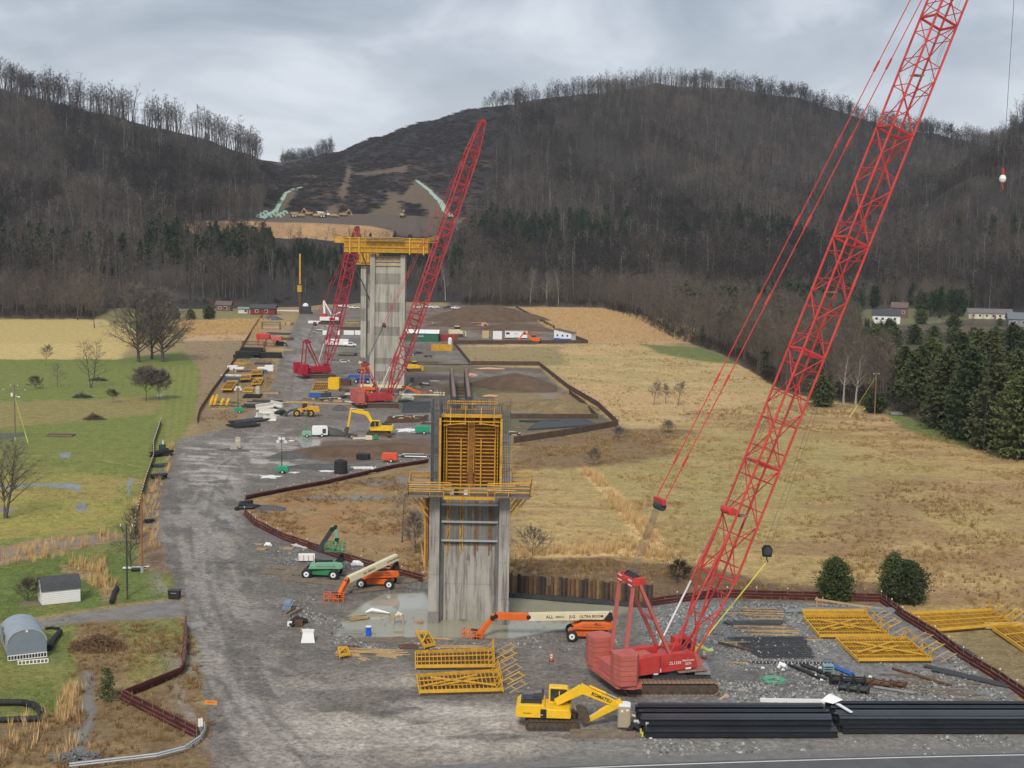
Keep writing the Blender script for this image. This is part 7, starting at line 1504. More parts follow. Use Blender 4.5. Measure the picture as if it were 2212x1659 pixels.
for i, (x, y) in enumerate([(1690, 1445), (1772, 1446), (1763, 1462), (1775, 1472), (1825, 1470), (1850, 1490), (1880, 1465), (1812, 1488), (1648, 1446), (1692, 1450)]):
    mb = MB(); s = .45 if i == 0 else .18; mb.path([(-s, 0, .05), (-s * .4, s * .5, s), (s * .5, -s * .3, s * .8), (s, s * .2, .05)], [s * .3, s * .7, s * .6, s * .3], 6); tag(mb.build('white_rag', M_WHITE), 'white bag lying on the pad beside the thin battens' if i == 0 else 'scrap of white wrapping lying among the steel on the pad', 'bag' if i == 0 else 'scrap', None if i == 0 else 'white scraps on the crane pad').location = G(x, y)
def traffic_cone(label, x, y, m=M_ORG, z=0):
    t = thing('traffic_cone', label, 'cone', G(x, y) + Vector((0, 0, z))); mb = MB(); mb.tube((0, 0, .04), (0, 0, 1.0), .17, 12, .05); mb.build('body', m, t); mb = MB(); mb.box((0, 0, .03), (.5, .5, .06)); mb.build('base', M_BLK, t)
    for z_ in (.35, .6): mb = MB(); mb.tube((0, 0, z_), (0, 0, z_ + .13), .125 - .05 * z_ + .03, 12); mb.build('band', M_WHITE, t)
traffic_cone('orange and white traffic cone standing on a board left of the nearest crane', 1191, 1428); mb = MB(); mb.box((0, 0, .05), (2.4, .18, .1)); tag(mb.build('plank', M_WOODG), 'single plank lying under the orange traffic cone', 'plank').location = G(1180, 1432)
t = thing('lime_slings', 'lime green slings bunched by a cone on the crane track', 'cloth', G(1518, 1408, 1.4)); mb = MB(); mb.path([(-.9, 0, .1), (-.5, .2, .5), (0, -.1, .45), (.6, .1, .1), (1.1, 0, .25)], [.15, .35, .25, .2, .25], 6); mb.build('cloth', M_HIVIS, t); traffic_cone('orange and white cone beside the lime green slings', 1521, 1421, z=.0)  # bundle of lime slings with a cone beside it
mb = MB(); mb.bar((0, 0, .05), (.7, .9, .1), .22, .12); mb.bar((.6, .8, .1), (.9, 1.5, .08), .3, .1); tag(mb.build('broken_board', M_SALM), 'splintered reddish board lying on the stone right of the crane track', 'board').location = G(1458 + 97, 1512)
# ================================================================ POND SIDE
for k, (x, y, w, rz) in enumerate([(600, 1238, 5, -12), (622, 1228, 5, -10), (650, 1240, 5, -14), (640, 1252, 5, -12), (690, 1258, 5.5, -12), (730, 1262, 5.5, -14), (742, 1240, 5, -12), (700, 1228, 5, -12), (790, 1275, 5, 30), (835, 1270, 5, 30), (862, 1258, 5, 30), (880, 1250, 4.5, 30)]):
    pile('crane_mat', ['weathered timber mat under the green boom lift', 'weathered timber mat under the sloping orange boom lift'][k > 7], 'timber mat', x, y, 5, w, .36, .16, M_WOODG, R(rz), .38, 'beam', 1, group=['timber mats under the green lift', 'timber mats under the sloping orange lift'][k > 7])
def pallet(label, x, y, rz=0, m=M_WOOD, group=None):
    t = thing('pallet', label, 'pallet', G(x, y), rz, group)
    for i in range(6): mb = MB(); mb.box((-.6 + i * .24, 0, .14), (.14, 1.1, .03)); mb.build('slat', m, t)
    for y_ in (-.48, 0, .48): mb = MB(); mb.box((0, y_, .07), (1.35, .1, .1)); mb.build('runner', m, t)
    return t
pallet('pale pallet on the gravel near the road, leftmost by the wet meadow fence', 566, 1187, R(-10)); pallet('pallet with yellow board behind the green boom lift', 622, 1186, R(10))
mb = MB(); mb.path([(-.5, 0, .05), (-.2, .1, .3), (.3, 0, .25), (.6, 0, .05)], [.1, .3, .3, .1], 6); tag(mb.build('white_bag', M_WHITE), 'white bag near the pallet by the meadow fence', 'bag').location = G(578, 1180)
pile('scrap_boards', 'small heap of pale broken boards near the road', 'boards', 556, 1176, 4, 1.6, .2, .06, T_, 0, .2, jit=40); pile('scrap_boards', 'pale boards leaning behind the green boom lift', 'boards', 650, 1180, 4, 3.2, .22, .08, M_OFF, R(-30), .3, jit=10)
t = thing('white_crate', 'white slatted crate left of the green boom lift', 'crate', G(662, 1212), R(5)); mb = MB(); mb.box((0, 0, .35), (2.2, 1.1, .1)); mb.box((0, -.5, .55), (2.2, .06, .8)); mb.box((0, .5, .55), (2.2, .06, .8)); mb.build('crate_body', M_WHITE, t)
for i in range(4): mb = MB(); mb.box((-1.0 + i * .65, -.54, .5), (.07, .04, .8)); mb.build('slat', M_REDF, t)
mb = MB(); mb.path([(-.8, 0, 0), (-.4, .2, .3), (.2, -.1, .35), (.8, 0, .1)], [.2, .45, .4, .2], 7); tag(mb.build('white_tarpaulin', M_WHITE), 'white tarpaulin lump behind the sloping cream boom', 'tarpaulin').location = G(772, 1222)
pile('panel_stack', 'stack of blue grey panels on two timbers by the haul road', 'panel stack', 622, 1318, 6, 1.0, 1.9, .16, mat('blue grey panel', (.22, .27, .36), .6), R(2), 0.0, 'panel', 1, 6)
pile('timber_beams', 'pair of grey timbers beside the blue grey panel stack', 'timber', 630, 1325, 2, 3.2, .4, .3, M_WOODG, R(72), .75, 'beam', 3)
# junk by the pond
t = thing('junk_heap', 'heap of black tubing and boxes left of the pond', 'scrap heap', G(645, 1350)); mb = MB(); mb.path([(-.9, .3, .3), (-.3, .6, .6), (.4, .4, .5), (1.0, .5, .3)], [.25, .35, .3, .25], 7); mb.path([(-.8, .0, .2), (-.9, -.7, .3), (-.4, -1.0, .2)], .18, 6); mb.build('tubing', M_BLK, t); mb = MB(); mb.box((-.9, -.6, .3), (.5, .4, .5)); mb.build('box', M_WHITE, t); mb = MB(); mb.box((.1, -.4, .35), (.9, .7, .6)); mb.build('box', M_RUST, t)
pile('timber_stack', 'stack of pale timbers beside the white chute left of the pond', 'timber', 661, 1370, 6, 2.6, .25, .18, M_WOOD, R(108), .3, jit=3, layers=2)
t = thing('white_chute', 'white folded sheet standing at the lower left of the pond', 'sheet', G(665, 1389), R(4)); mb = MB(); mb.add([(-.75, 0, 0), (.75, 0, 0), (.55, .3, 1.2), (-.55, .3, 1.2), (-.75, .1, 0), (.75, .1, 0), (.55, .4, 1.2), (-.55, .4, 1.2)], [(0, 1, 2, 3), (7, 6, 5, 4), (0, 4, 5, 1), (1, 5, 6, 2), (2, 6, 7, 3), (3, 7, 4, 0)]); mb.box((0, .5, 1.25), (1.3, .5, .2)); mb.build('sheet', M_WHITE, t)
t = thing('blue_barrel', 'bright blue barrel standing in the left of the pond', 'barrel', G(796, 1372)); mb = MB(); mb.tube((0, 0, -.1), (0, 0, .95), .31, 18); mb.build('barrel_wall', mat('bright blue plastic', (0.02, .12, .62), .4, .05), t); mb = MB(); mb.tube((0, 0, .95), (0, 0, 1.02), .33, 18); mb.build('lid', M_WHITE, t)
t = thing('work_table', 'wooden table with bags on it standing in the pond', 'table', G(861, 1347)); mb = MB(); mb.box((0, 0, .85), (1.3, .8, .1)); mb.build('tabletop', M_WOOD, t)
for x in (-.55, .55):
    for y in (-.32, .32): mb = MB(); mb.box((x, y, .35), (.1, .1, .95)); mb.build('leg', M_WOOD, t)
mb = MB(); mb.path([(-.4, 0, .95), (0, .1, 1.15), (.4, 0, 1.0)], [.15, .28, .18], 7); tag(mb.build('bag', M_OFF), 'pale bag lying on the wooden table in the pond', 'bag').location = G(861, 1347)
mb = MB(); mb.box((-.25, .1, 1.05), (.35, .3, .25)); tag(mb.build('box', M_DARK), 'small dark box at the left of the table in the pond', 'box').location = G(861, 1347)
pile('scrap_boards', 'pale boards in a line across the back of the pond', 'boards', 775, 1335, 5, 3.0, .18, .08, T_, R(22), .3, jit=8); mb = MB(); mb.path([(-1.2, 0, .1), (-.5, .3, .35), (.2, .1, .3), (1.6, -.1, .1)], [.1, .25, .22, .06], 6); tag(mb.build('white_sheet', M_WHITE), 'torn white sheeting in the back of the pond', 'sheet').location = G(812, 1325)
pile('pipe_rods', 'three grey pipes lying in the left of the pond', 'pipe', 757, 1366, 3, 3.2, .12, .12, M_GREY, R(2), .6, 'pipe', 1, round_=True); pile('rusty_scrap', 'rusty fittings leaning in the pond against the pier', 'scrap', 907, 1342, 5, 1.0, .1, .1, M_SALM, R(60), .2, 'bar', 30)
for lb, x, y, n_, L, w, m_, rz_, sp in [('long brown boards along the lower edge of the pond', 830, 1383, 4, 5.5, .3, M_WOODG, 8, .35), ('rusty plywood sheet leaning at the lower left of the pond', 752, 1400, 2, 2.2, 1.1, M_RUST, 0, .5), ('rusty plywood sheet beside the angled yellow form', 882, 1398, 2, 2.2, 1.1, M_RUST, 0, .5), ('weathered plank frame on the pond edge', 862, 1384, 3, 1.6, .4, M_WOODG, 20, .5), ('long pale battens below the pond', 812, 1408, 5, 7, .16, M_WOOD, 3, .35), ('pale battens running behind the upper yellow panel', 985, 1398, 3, 8, .16, M_WOOD, 2, .4), ('scattered pale battens at the left of the debris line', 752, 1412, 5, 3.6, .16, M_WOOD, -6, .4), ('pale battens fanned out on the gravel', 838, 1416, 5, 2.8, .14, M_WOOD, -25, .3), ('short pale battens lowest in the debris line', 786, 1425, 3, 1.6, .2, M_WOOD, -50, .3), ('long thin pole above the lower yellow panel', 950, 1459, 1, 7.5, .14, M_WOOD, 3, .3), ('rough plank between the pond and the angled form', 940, 1380, 2, 3.5, .25, M_WOOD, 2, .4)]:
    pile('debris_boards', lb, 'boards', x, y, n_, L, w, .08, m_, R(rz_), sp, jit=7)
form_panel('small angled yellow form on the stone below the pond', (917, 1404), (940, 1399), (925, 1373), (898, 1373), 3, 1, 1); form_panel('small yellow form frame among the debris boards', (734, 1424), (756, 1420), (750, 1407), (730, 1408), 4, 1, 1)
# tarps and trims on far right of pad
t = thing('grey_tarpaulin', 'grey and translucent sheeting draped behind the upper yellow panels', 'tarpaulin', G(1820, 1322), R(3)); mb = MB(); mb.prism([(-7, .1), (-3, .5), (1, .35), (3, .6), (6.5, .4), (7, .1)], -.6, .6); mb.build('sheet', M_GREY, t)
t = thing('timber_rack', 'long pale beam propped above the back fence of the pad', 'beam', G(1760, 1315), R(-4)); mb = MB(); mb.bar((0, 0, 1.2), (8, -.6, .4), .22); mb.build('beam', M_WOOD, t)
for x in (.2, .9): mb = MB(); mb.bar((x, 0, 0), (x, 0, 1.5), .12); mb.bar((x - 1.2, 0, .5), (x + .6, 0, .6), .1); mb.build('trestle', M_WOOD, t)
pile('timber_beams', 'stacked pale beams on the formwork at the far right edge', 'timber', 2178, 1356, 6, 7, .25, .25, [M_WOOD, MF2], R(6), .35, 'beam', 1, 2)
# ================================================================ MIDDLE YARD
def heap(label, x, y, w, d, h, m, name='soil_heap', seed=0, n=36, z=0):
    o = G(x, y); V = []; F = []
    for j in range(n // 2 + 1):
        for i in range(n):
            f = j / (n // 2); a = 2 * math.pi * i / n; rr = (1 - f) * (1 + .18 * math.sin(a * 2 + seed) + .10 * math.sin(a * 5 + seed * 2)); X = math.cos(a) * w / 2 * rr; Y = math.sin(a) * d / 2 * rr
            Z = h * (1 - (1 - f) ** 1.6) * (1 if f < .85 else 1) * (.86 + .28 * float(vnoise((X + 50 + seed * 9) / (w * .14), (Y + 50) / (d * .14), seed))); V.append((X, Y, Z - .05))
    for j in range(n // 2):
        for i in range(n): F.append((j * n + i, j * n + (i + 1) % n, (j + 1) * n + (i + 1) % n, (j + 1) * n + i))
    mb = MB(); mb.add(V, F); ob = mb.build(name, m, smooth=True); ob.location = o; return tag(ob, label, 'soil heap' if 'soil' in name else 'gravel heap')
M_STRAWH = mat('weedy straw soil', (0.24, 0.175, 0.085), 1, .35, .4, bump=.3, bscale=1.5, dirt=.5, dirtcol=(.12, .08, .045))
heap('largest brown earth heap at the far end of the site beside the wood', 1052, 690, 56, 60, 7.5, M_DIRTM, seed=1); heap('low brown earth heap in front of the largest one', 985, 704, 24, 22, 2.8, M_DIRTM, seed=2); heap('low spread of brown earth behind the white trailer', 1110, 712, 34, 30, 3.2, M_DIRTM, seed=8)
heap('brown earth heap inside the bend of the dark fence', 1112, 836, 25, 26, 4.0, M_DIRTM, seed=3); heap('weedy straw covered heap behind the dark rebar pile', 1200, 882, 24, 20, 2.6, M_STRAWH, seed=4); heap('second weedy heap left of the straw covered one', 1110, 880, 14, 14, 1.5, M_STRAWH, seed=5)
heap('brown bank between the yard and the lower track', 745, 978, 24, 12, 1.5, M_DIRTM, seed=6); heap('brown bank below the far excavator', 860, 972, 22, 9, 1.4, M_DIRTM, seed=9)
heap('dark gravel cone right of the white generator trailer', 712, 938, 6.5, 6, 1.6, M_GRVM, 'gravel_heap', 6); heap('dark gravel cone below the brown bank', 624, 988, 8, 6, 1.3, M_GRVM, 'gravel_heap', 7); heap('low dark gravel spread left of the black tank', 700, 1010, 14, 8, .7, M_GRVM, 'gravel_heap', 8); heap('low wet gravel spread at the bend of the meadow fence', 576, 1098, 7, 5, .5, M_GRVM, 'gravel_heap', 9)
heap('dark heap beside the red barn', 588, 690, 12, 10, 2.2, M_GRVM, 'gravel_heap', 10); heap('dark rubble heap near the middle crane tracks', 735, 886, 5, 4, 1.5, M_GRVM, 'gravel_heap', 11)
mb = MB(); mb.path([(.5, 2.6, .3), (-1.2, 1.2, .3), (-1.0, 0, .3), (1.0, -.8, .3), (2.4, -1.4, .3), (1.4, -2.2, .3), (-.8, -2.6, .3), (-.9, -3.6, .3)], .32, 8); tag(mb.build('black_tube', M_BLKP), 'thick black tube coiled in an S at the bend of the meadow fence', 'tube').location = G(532, 1094)
# girders standing on edge behind the near pier
for sx, xn, xf, lb in ((-1, 981, 975, 'left of two dark steel girders standing on edge behind the near pier'), (1, 1013, 1006, 'right of two dark steel girders standing on edge behind the near pier')):
    a = G(xn, 895); b = G(xf, 826); t = thing('steel_girder', lb, 'girder', a); v = b - a
    mb = MB(); mb.bar(Vector((0, 0, 2.2)), v + Vector((0, 0, 2.2)), 1.1, 4.3); mb.build('web', M_DARK, t)
    for z in (.06, 4.4): mb = MB(); mb.bar(Vector((0, 0, z)), v + Vector((0, 0, z)), .7, .1); mb.build('flange', M_RUST2 if z > 1 else M_DARK, t)
    for i in range(1, 9): mb = MB(); p = v * (i / 9); mb.box(p + Vector((0, 0, 2.2)), (1.3, .12, 4.25)); mb.build('stiffener', M_DARK, t)
a = G(988, 900)
for k in range(8):
    mb = MB(); mb.bar((-1.7, 0, .9), (1.7, 0, .9), .2, .22); o = tag(mb.build('cross_beam', M_RUST if k % 2 else M_DARK), 'dark cross beam lying between the two upright girders', 'beam', 'cross beams between the girders'); o.location = G(997, 893 - k * 7)
for lb, x, y, n_, L, w, m_, rz_, ro in [('row of dark wrapped bundles behind the orange compressor', 785, 992, 10, 2.2, .65, M_BLK, 80, False), ('shining white and black pipes right of the orange compressor', 893, 988, 8, 5.8, .3, [M_WHITE, M_DARK, M_GREY], 2, True), ('thin dark pipes in front of the dark rebar pile', 1165, 912, 5, 10, .25, M_DARK, 2, True), ('white and pale pipes right of the black tank', 785, 1014, 6, 5, .2, [M_WHITE, M_OFF], 6, True), ('black pipe laid beside the generator trailer', 728, 943, 2, 4, .3, M_DARK, -1, True)]:
    pile('pipe_pile', lb, 'pipes', x, y, n_, L, w, w * .8, m_, R(rz_), .45 if not ro else .4, 'pipe', 3, 2 if n_ > 4 else 1, ro)
pile('white_plank', 'bright white board lying on the brown bank', 'board', 745, 973, 2, 3.6, .5, .25, M_OFF, R(-1), .5, jit=1); pile('wood_crates', 'brown boards heaped at the meadow fence right of the black tank', 'boards', 800, 1022, 4, 2.2, .35, .12, M_WOOD, R(40), .35, jit=15)
def tarp(label, x, y, w, d, m=M_WHITE, h=.15, name='white_tarpaulin', rz=0):
    mb = MB(); n = 14; V = [(0, 0, h)]
    for i in range(n): a = 2 * math.pi * i / n; r = .75 + .35 * math.sin(i * 2.3) ; V.append((math.cos(a) * w / 2 * r, math.sin(a) * d / 2 * r, .03 + h * .3 * (i % 3)))
    V += [(x_, y_, -.05) for x_, y_, _ in V[1:]]
    F = [(0, 1 + i, 1 + (i + 1) % n) for i in range(n)] + [(1 + i, 1 + n + i, 1 + n + (i + 1) % n, 1 + (i + 1) % n) for i in range(n)]
    mb.add(V, F); o = tag(mb.build(name, m), label, 'tarpaulin'); o.location = G(x, y); o.rotation_euler = (0, 0, rz); return o
tarp('white sheet spread on the gravel below the lowest light tower', 584, 1030, 4.6, 4); tarp('second white sheet right of the lowest light tower', 632, 1021, 2.8, 2.0); tarp('wide white sheet left of the green compressor', 881, 930, 6.5, 7, h=.4); tarp('white sheet left of the black tank', 706, 1018, 3.5, 2); tarp('small white scrap above the brown bank', 630, 952, 1.4, 1)
tarp('small white sheet on the brown ground left of the girders', 938, 823, 3.5, 2); tarp('salmon tarpaulin lump left of the brown heap', 1019, 812, 4, 4, M_SALM, 1.0, 'salmon_tarpaulin'); tarp('salmon tarpaulin strip lower on the brown heap edge', 1040, 832, 4.5, 6, M_SALM, .8, 'salmon_tarpaulin', R(20)); tarp('long salmon and white boards by the dark fence corner', 1058, 797, 11, 2, M_SALM, .5, 'salmon_tarpaulin'); tarp('salmon strip below the brown heap', 1058, 856, 5, 1.6, M_SALM, .5, 'salmon_tarpaulin')
rods('rebar_pile', 'dark rebar pile in the triangle behind the outer fence corner', [(1140, 930), (1290, 920), (1262, 908), (1170, 910)], 60, M_REBAR, .07, 5); rods('rebar_mat', 'rebar mats laid flat between the middle crane and the near pier', [(868, 893), (930, 892), (930, 868), (870, 870)], 26, M_REBAR, .06, 2); rods('rebar_mat', 'brown bars laid out below the rebar mats', [(830, 915), (925, 912), (925, 898), (840, 900)], 20, M_RUST, .06, 2)
pile('yellow_pipe', 'long yellow boom section lying right of the middle crane', 'boom section', 921, 858, 1, 12, .6, .6, M_CREAM, R(2), 1, 'tube', 0, 1, True); pile('yellow_pipe', 'shorter yellow tube lying beside the orange jib', 'tube', 946, 853, 1, 4.2, .6, .5, M_CREAM, R(1), 1, 'tube', 0, 1, True)
t = thing('bagged_pallet', 'cream bags on a dark pallet right of the middle crane', 'bags', G(880, 868)); mb = MB(); mb.path([(-1.5, 0, .8), (-.5, .2, 1.3), (.8, 0, 1.1), (1.6, 0, .7)], [.4, .8, .8, .5], 8); mb.build('bags', M_OFF, t); mb = MB(); mb.box((-.6, 0, .2), (4, 2, .3)); mb.build('pallet_base', M_DARK, t)
for i, (x, y) in enumerate([(672, 862), (700, 866), (722, 862), (745, 860), (760, 852), (742, 846), (730, 868), (756, 872), (720, 778), (745, 782), (700, 742), (868, 762), (885, 768), (905, 764), (870, 778), (925, 772), (900, 838), (918, 832), (940, 845), (862, 905), (880, 902), (905, 905), (925, 915), (760, 945), (775, 947), (835, 944), (700, 705), (690, 715), (905, 690), (940, 700), (1120, 925), (1110, 940)]):
    pile('loose_boards', 'few loose boards and scraps lying in the far part of the yard', 'boards', x, y, 4, 3.2, .5, .35, [M_WOODG, M_WOOD, M_RUST, M_DARK, M_OFF][i % 5:] + [M_DARK, M_RUST], R(i * 37 % 60 - 30), .6, jit=35, layers=1 + i % 2, group='loose boards in the far yard')
# storage around the cranes
def bin_(label, x, y, dim, m, rz=0, name='skip_box', cat='container', lid=False):
    t = thing(name, label, cat, G(x, y), rz); l, w, h = dim
    mb = MB(); mb.box((0, -w / 2, h / 2), (l, .12, h)); mb.box((0, w / 2, h / 2), (l, .12, h)); mb.box((-l / 2, 0, h / 2), (.12, w - .13, h)); mb.box((l / 2, 0, h / 2), (.12, w - .13, h)); mb.box((0, 0, .1), (l - .14, w - .14, .15)); mb.build('box_wall', m, t)
    for i in range(4): mb = MB(); mb.box((-l / 2 + l * (i + .5) / 4, -w / 2 - .09, h / 2), (.12, .06, h * .9)); mb.build('rib', m, t)
    if lid: mb = MB(); mb.box((0, 0, h + .04), (l + .1, w + .1, .12)); mb.build('lid', lid, t)
    return t
form_panel('big yellow form standing at the left of the yard below the crimson crane', (673, 848), (707, 846), (712, 828), (680, 828), 8, 2, 0); bin_('yellow frame box right of the big yellow form', 722, 840, (3, 3, 3.2), M_YEL); bin_('small blue box in front of the big yellow form', 685, 857, (4, 2, 1.2), M_BLUE, lid=M_GREY); bin_('small dark box beside the blue one', 704, 858, (2.5, 2, 1.2), M_DARK); bin_('yellow box by the far fence corner with timbers', 955, 757, (8, 4, 2.2), M_FORM); bin_('rusty steel box row behind the yellow frame box', 735, 832, (6, 3, 1.6), M_RUST)
pile('sheet_stack', 'long rusty sheets on the green fringe right of the far crane', 'steel sheets', 900, 783, 3, 18, .6, .3, M_RUST, R(0), .9, 'sheet', 1); pile('sheet_stack', 'long rusty sheets right of the others on the green fringe', 'steel sheets', 955, 788, 3, 18, .6, .3, M_RUST, R(0), .9, 'sheet', 1); pile('timber_stack', 'long pale timbers below the blue lift', 'timber', 700, 872, 3, 22, .4, .3, T_, R(0), .9, 'beam', 1)
pile('timber_stack', 'dark and pale timbers behind the crimson crane boom', 'timber', 752, 768, 10, 7, .6, .5, [M_DARK, M_WOODG], R(0), 1.0, 'beam', 2, 2); pile('timber_stack', 'yellow form timbers far behind the crimson boom', 'timber', 762, 698, 6, 7, .8, .6, [M_FORM, M_WOODG], R(0), 1.2, 'beam', 2, 2); pile('rusty_casing', 'row of rusty casing pieces behind the crimson boom', 'steel casing', 757, 716, 7, 3, 1.4, 1.3, M_RUST, R(88), 1.3, 'casing', 3, 1, True)
for i, (x, L) in enumerate([(702, 1.8), (730, 1.6), (754, 4.4), (773, 2.4)]): mb = MB(); mb.box((0, 0, .9), (L, 2.0, 1.8)); mb.box((0, -1.02, .9), (L * .8, .03, .1)); o = tag(mb.build('white_box', M_WHITE), ['small white box leftmost in the row behind the crimson boom', 'white box second from the left behind the crimson boom', 'long white tank in the row left of the rear pier', 'white box touching the rear pier in the row'][i], 'box'); o.location = G(x, 723)
def van(label, x, y, rz, m=M_WHITE, L=5.5, kind='truck'):
    t = thing('pickup_truck' if kind == 'truck' else 'box_trailer', label, kind, G(x, y), rz)
    if kind == 'truck':
        mb = MB(); mb.prism([(-L / 2, .5), (L / 2, .5), (L / 2, 1.0), (L * .3, 1.15), (L * .16, 1.8), (-L * .12, 1.8), (-L * .16, 1.2), (-L / 2, 1.2)], -.95, .95); b_ = mb.build('body', m, t, bevel=.06); mb = MB(); mb.prism([(L * .27, 1.18), (L * .155, 1.72), (-L * .10, 1.72), (-L * .13, 1.22)], -.97, .97); mb.build('window', M_GLASS, b_)
    else: mb = MB(); mb.box((0, 0, 1.7), (L, 2.3, 2.2)); mb.build('body', m, t, bevel=.06)
    for xx in (-L * .32, L * .32):
        for yy in (-.85, .85): wheel(t, (xx, yy, .4), .4, .26, rim=M_GREY)
    return t
van('white box trailer behind the crimson boom by the dark timbers', 728, 748, 0, L=9, kind='trailer'); van('small white pickup right of the white box trailer', 756, 749, 0, L=5)
for i, (x, y, rz_, m_) in enumerate([(742, 664, 0, M_WHITE), (765, 667, .2, M_WHITE), (903, 666, 0, M_OFF), (925, 665, .1, M_WHITE), (938, 666, 0, M_WHITE), (968, 667, 0, M_DARK), (985, 668, .3, M_WHITE)]): van(['white pickup far behind left of the pier, first', 'white pickup far behind left of the pier, second', 'cream pickup in the far row right of the middle boom', 'white pickup second in the far row', 'white pickup third in the far row', 'dark pickup in the far row', 'white pickup last in the far row by the big heap'][i], x, y, rz_, m_, 6)
# containers, trailers, cabin
def container(label, x0, x1, y, h, d, m, roof=None, rz=0, ribs=12, name='shipping_container'):
    a, b = G(x0, y), G(x1, y); t = thing(name, label, 'container', (a + b) / 2, rz); l = (b - a).length
    mb = MB(); mb.box((0, d / 2, h / 2), (l, d, h)); bd = mb.build('container_wall', m, t)
    for i in range(ribs): mb = MB(); mb.box((-l / 2 + l * (i + .5) / ribs, -.04, h / 2), (l / ribs * .45, .08, h * .86)); mb.build('rib', m, bd)
    mb = MB()
    if roof: mb.prism([(-.3, h), (d / 2, h + 1.3), (d + .3, h)], -l / 2 - .3, l / 2 + .3, 'X'); mb.build('roof', roof, t)
    else: mb.box((0, d / 2, h + .04), (l + .05, d + .05, .08)); mb.build('roof', m, t)
    return t
gcn = container('long green site container under a white pitched roof', 873, 946, 738, 3.4, 9, mat('container green', (.03, .15, .09), .6, .1), M_WHITE, ribs=20); text_part('Sunbelt', 1.0, M_WHITE, gcn, (-.5, -.12, 2.3), (R(90), 0, 0), .01)
container('low red container right of the green one', 947, 988, 737, 2.6, 3, mat('container red', (.30, .05, .035), .6, .1)); container('square cream container beyond the gravel lot', 1042, 1056, 731, 3.0, 3, mat('container cream', (.55, .42, .24), .6, .1), ribs=4); container('square white container right of the cream one', 1065, 1084, 733, 3.2, 3.5, M_WHITE, ribs=6)
t = thing('office_trailer', 'white office trailer with two dark windows beyond the gravel lot', 'trailer', G(1115, 732)); mb = MB(); mb.box((0, 1.3, 1.9), (9.6, 2.8, 2.9)); mb.build('trailer_wall', M_WHITE, t, bevel=.05); mb = MB(); mb.box((0, 1.3, 3.42), (9.8, 3, .14)); mb.build('roof', M_GREY, t)
for x in (-3.6, 3.4): mb = MB(); mb.box((x, -.13, 2.3), (1.5, .06, .8)); mb.build('window', M_GLASS, t)
mb = MB(); mb.box((0, -.13, 2.2), (1.8, .05, .8)); mb.build('panel', M_OFF, t); [wheel(t, (xx, 0, .4), .4, .3) for xx in (-.6, .6)]
t = thing('cabin', 'white cabin with brown lean-to roof and blue base at the fence corner', 'building', G(1220, 737), R(-28)); mb = MB(); mb.prism([(-4, .6), (4, .6), (4, 3.6), (-4, 4.9)], -2.2, 2.2); mb.build('wall', M_WHITE, t); mb = MB(); mb.prism([(-4.4, 5.0), (4.4, 3.6), (4.4, 3.8), (-4.4, 5.2)], -2.5, 2.5); mb.build('roof', mat('brown metal roof', (.16, .085, .06), .6), t); mb = MB(); mb.box((0, 0, .4), (7.4, 4.0, .8)); mb.build('base', M_BLUE, t)
for x in (-2.4, 0, 2.2): mb = MB(); mb.box((x, -2.24, 2.5), (.7, .06, .8)); mb.build('window', M_GLASS, t)
bin_('blue steel frame in front of the white cabin', 1215, 738, (7, 3, 1.4), M_BLUE)
for i, (x, m_) in enumerate([(1000, M_BLUE), (1023, M_ORG), (1040, M_DARK), (1052, M_DARK), (1076, M_YEL), (1096, M_OFF)]): bin_(['blue', 'orange', 'first dark', 'second dark', 'yellow', 'pale'][i] + ' box in the row behind the long dark fence', x, 740, (3, 1.5, 1.0), m_)
pile('log_pile', 'dark log pile on the brown earth left of the big heap', 'logs', 985, 692, 14, 12, .9, .7, [M_BARK, M_RUST], R(4), .9, 'log', 8, 2, True); pile('timber_stack', 'salmon brown timbers below the dark log pile', 'timber', 1008, 703, 6, 18, 1.0, .7, [M_SALM, M_RUST], R(0), 1.0, 'beam', 3, 2)
# left storage strip
Ys = [('yellow', MF2), ]
form_panel('large yellow form lying lowest left in the storage strip', (478, 849), (500, 849), (514, 830), (490, 831), 7, 1, 0, z=.6); form_panel('yellow form in the middle of the storage strip, left one', (520, 828), (541, 827), (541, 817), (521, 818), 6, 1, 0, z=.8); form_panel('yellow form box upper one in the storage strip', (541, 815), (566, 814), (567, 805), (545, 806), 6, 1, 1, z=.5); form_panel('yellow form right one in the storage strip', (543, 835), (563, 834), (568, 822), (552, 822), 5, 1, 2, z=.3); form_panel('flat yellow form left of the cream toilet', (524, 849), (545, 849), (547, 841), (528, 841), 6, 1, 0)
bin_('dark blue grey bin left in the storage strip', 503, 826, (5, 2.2, 1.4), mat('slate blue', (.07, .09, .14), .6)); bin_('flat brown crate right of the cream toilet', 586, 850, (4.4, 2.4, .5), M_WOOD, lid=M_WOODG); bin_('white box at the left of the mixed row', 503, 799, (3, 2, 1.4), M_WHITE); bin_('second white box of the mixed row', 518, 802, (2.6, 2, 1.3), M_WHITE); bin_('white box at the right end of the mixed row', 582, 801, (2.6, 2, 1.8), M_WHITE); bin_('white crate beside the right end box', 567, 800, (3, 2, 1.0), M_WHITE); bin_('small blue box under the white ones', 571, 805, (1.6, 1.5, .8), M_BLUE)
